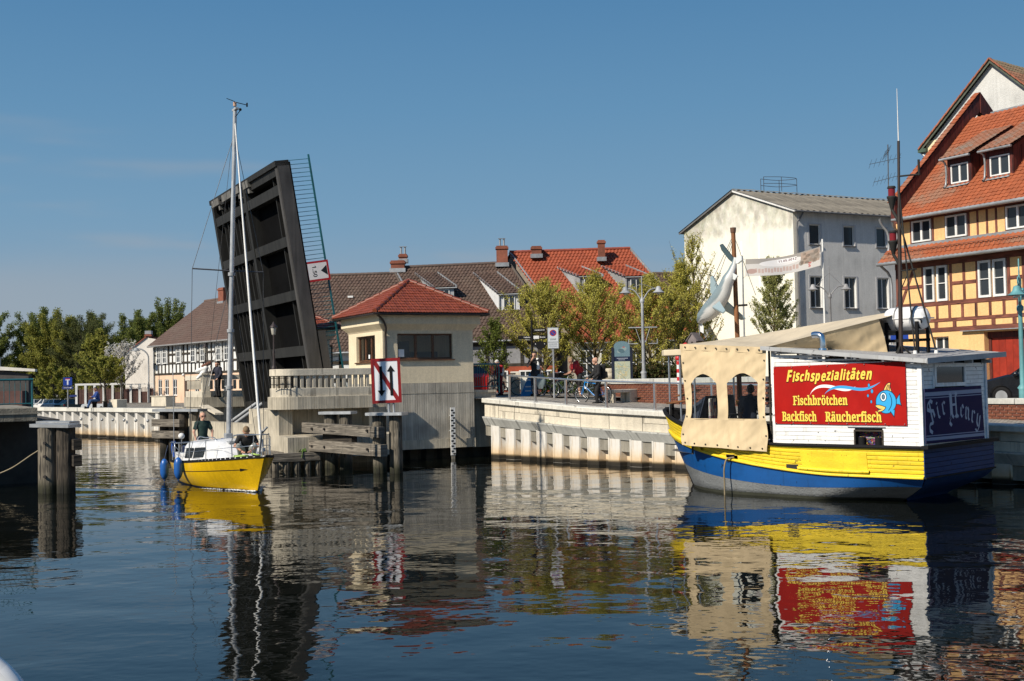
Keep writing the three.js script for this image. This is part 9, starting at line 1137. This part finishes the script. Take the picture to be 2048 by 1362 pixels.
function backpack(label, pos, turn, lean, m, m2) { const t = thing('backpack', label, 'backpack', pos, turn); t.rotation.order = 'YXZ'; t.rotation.x = lean; mesh('main_bag', new RoundedBoxGeometry(0.32, 0.50, 0.20, 4, 0.08), m, t); mesh('front_pocket', new RoundedBoxGeometry(0.26, 0.25, 0.08, 3, 0.035).translate(0, -0.1, -0.12), m2, t); mesh('top_flap', new RoundedBoxGeometry(0.29, 0.12, 0.22, 3, 0.05).translate(0, 0.25, -0.01), m2, t); for (const x of [-0.12, 0.12]) mesh('shoulder_strap', tube([[x, 0.22, 0.08], [x, 0.26, 0.2], [x, 0.1, 0.3], [x, -0.12, 0.2], [x, -0.2, 0.08]], 0.02, 6, 16), m2, t); return t; }
backpack('red backpack on the cyclist bending over a bicycle', [2.73, 3.55, -50.02], faceTo(-1, 0.15), 0.42, cloth([0.5, 0.03, 0.025]), cloth([0.4, 0.02, 0.02]));
backpack('black backpack on the bald man pushing the blue bicycle', [3.47, 3.32, -46.29], faceTo(-1, 0.25), 0.12, cloth([0.012, 0.012, 0.014]), cloth([0.02, 0.02, 0.022]));

// ------------------------------------------------------------------ bicycles (x forward)
const wheelParts = (() => { const ty = geo(new THREE.TorusGeometry(0.335, 0.019, 7, 36)), rim = geo(new THREE.TorusGeometry(0.312, 0.011, 6, 36)), sp = []; for (let i = 0; i < 18; i++) { const a = i / 18 * 2 * Math.PI; sp.push(bar([0, 0, (i % 2 - 0.5) * 0.05], [Math.cos(a) * 0.31, Math.sin(a) * 0.31, 0], 0.0022, 3)); } return [ty, rim, geo([...sp, cyl(0.02, 0.02, 0.08, 0, -0.04, 0).rotateX(Math.PI / 2)])]; })();
function bicycle(label, pos, turn, paint, o = {}) {
  const t = thing('bicycle', label, 'bicycle', pos, turn, 'bicycles on the promenade'); t.rotation.order = 'YXZ'; t.rotation.x = o.lean || 0; const r = 0.354;
  for (const [x, st] of [[-0.52, 0], [0.54, o.steer || 0]]) { const w = share('wheel', wheelParts[0], mat.black, t, [x, r, 0], [0, st, 0]); share('rim', wheelParts[1], mat.steel, w); share('spokes', wheelParts[2], mat.steel, w); }
  const bb = [-0.08, 0.29, 0], seat = [-0.25, 0.80, 0], hd = [0.37, 0.83, 0], hb = [0.41, 0.70, 0];
  mesh('frame', [bar(bb, seat, 0.017), bar(bb, hb, 0.021), bar(o.low ? lp3(bb, seat, 0.5) : lp3(bb, seat, 0.9), o.low ? hb : hd, 0.017), bar(hb, ad3(hd, [0, 0.04, 0]), 0.022), ...[-0.055, 0.055].flatMap((z) => [bar(bb, [-0.52, r, z], 0.010), bar(lp3(bb, seat, 0.88), [-0.52, r, z], 0.009)])], paint, t);
  mesh('fork', [-0.05, 0.05].map((z) => bar([0.42, 0.68, z * 0.6], [0.54, r, z], 0.013)), paint, t); mesh('seat_post', bar(seat, [-0.285, 0.93, 0], 0.014), mat.steel, t); mesh('saddle', blob([[[-0.38, 0.965, 0.05], [-0.16, 0.965, 0], 0.035, 0.02], [[-0.38, 0.965, -0.05], [-0.16, 0.965, 0], 0.035, 0.02]], 0.01, 0.02), mat.black, t);
  mesh('handlebar', [bar(hd, [0.35, 1.02, 0], 0.014), tube([[0.22, 1.03, 0.29], [0.34, 1.06, 0.2], [0.38, 1.04, 0], [0.34, 1.06, -0.2], [0.22, 1.03, -0.29]], 0.012, 6, 20)], mat.steel, t); for (const z of [0.29, -0.29]) mesh('grip', bar([0.24, 1.035, z * 0.97], [0.14, 1.02, z * 1.03], 0.018), mat.black, t);
  mesh('chainring', at(cyl(0.095, 0.095, 0.008, 0, -0.004, 0, 20), bb[0], bb[1], 0.06, Math.PI / 2), mat.blackSteel, t); mesh('crank', [bar([bb[0], bb[1], 0.07], [bb[0] + 0.12, bb[1] - 0.12, 0.08], 0.01), bar([bb[0], bb[1], -0.07], [bb[0] - 0.12, bb[1] + 0.12, -0.08], 0.01), bar([bb[0], bb[1], -0.07], [bb[0], bb[1], 0.07], 0.02)], mat.steel, t); for (const s of [1, -1]) mesh('pedal', boxb(bb[0] + s * 0.12 - 0.045, bb[0] + s * 0.12 + 0.045, bb[1] - s * 0.12 - 0.012, bb[1] - s * 0.12 + 0.012, s > 0 ? 0.085 : -0.17, s > 0 ? 0.17 : -0.085), mat.black, t);
  for (const x of [-0.52, 0.54]) mesh('mudguard', new THREE.TorusGeometry(0.372, 0.014, 5, 20, 2.3).rotateZ(0.45).translate(x, r, 0), o.guard || paint, t); if (o.rack) { mesh('rack', [boxb(-0.78, -0.36, 0.76, 0.775, -0.06, 0.06), bar([-0.7, 0.76, 0.06], [-0.52, r, 0.07], 0.007), bar([-0.7, 0.76, -0.06], [-0.52, r, -0.07], 0.007)], mat.black, t); }
  if (o.basket) mesh('basket', rbox(0.44, 0.72, 0.78, 1.02, -0.16, 0.16, 0.03), mat.blackSteel, t);
  return t;
}
const bp = (c) => M(c, 0.3, {});
bicycle('bright blue bicycle pushed by the bald man in black', [3.10, 2.13, -46.5], Math.PI - 0.68, bp([0.01, 0.20, 0.55]), { rack: 1, guard: mat.black });
bicycle('silver and green bicycle held by the cyclist with the red backpack', [2.10, 2.33, -49.75], Math.PI + 0.75, bp([0.35, 0.45, 0.40]), { basket: 1, steer: 0.2, guard: mat.black });
bicycle('dark bicycle standing left of the cyclist with the red backpack', [1.62, 2.36, -50.9], Math.PI + 0.35, bp([0.03, 0.05, 0.10]), { rack: 1, low: 1, lean: 0.08 });
bicycle('dark bicycle beside the person in the red jacket', [-0.28, 2.41, -53.7], Math.PI - 0.15, bp([0.02, 0.09, 0.10]), { rack: 1, low: 1 });
bicycle('white bicycle behind the blue bicycle', [3.1, 2.34, -51.4], Math.PI + 0.9, bp([0.5, 0.55, 0.55]), { steer: -0.3 });
renderer.render(scene, camera);
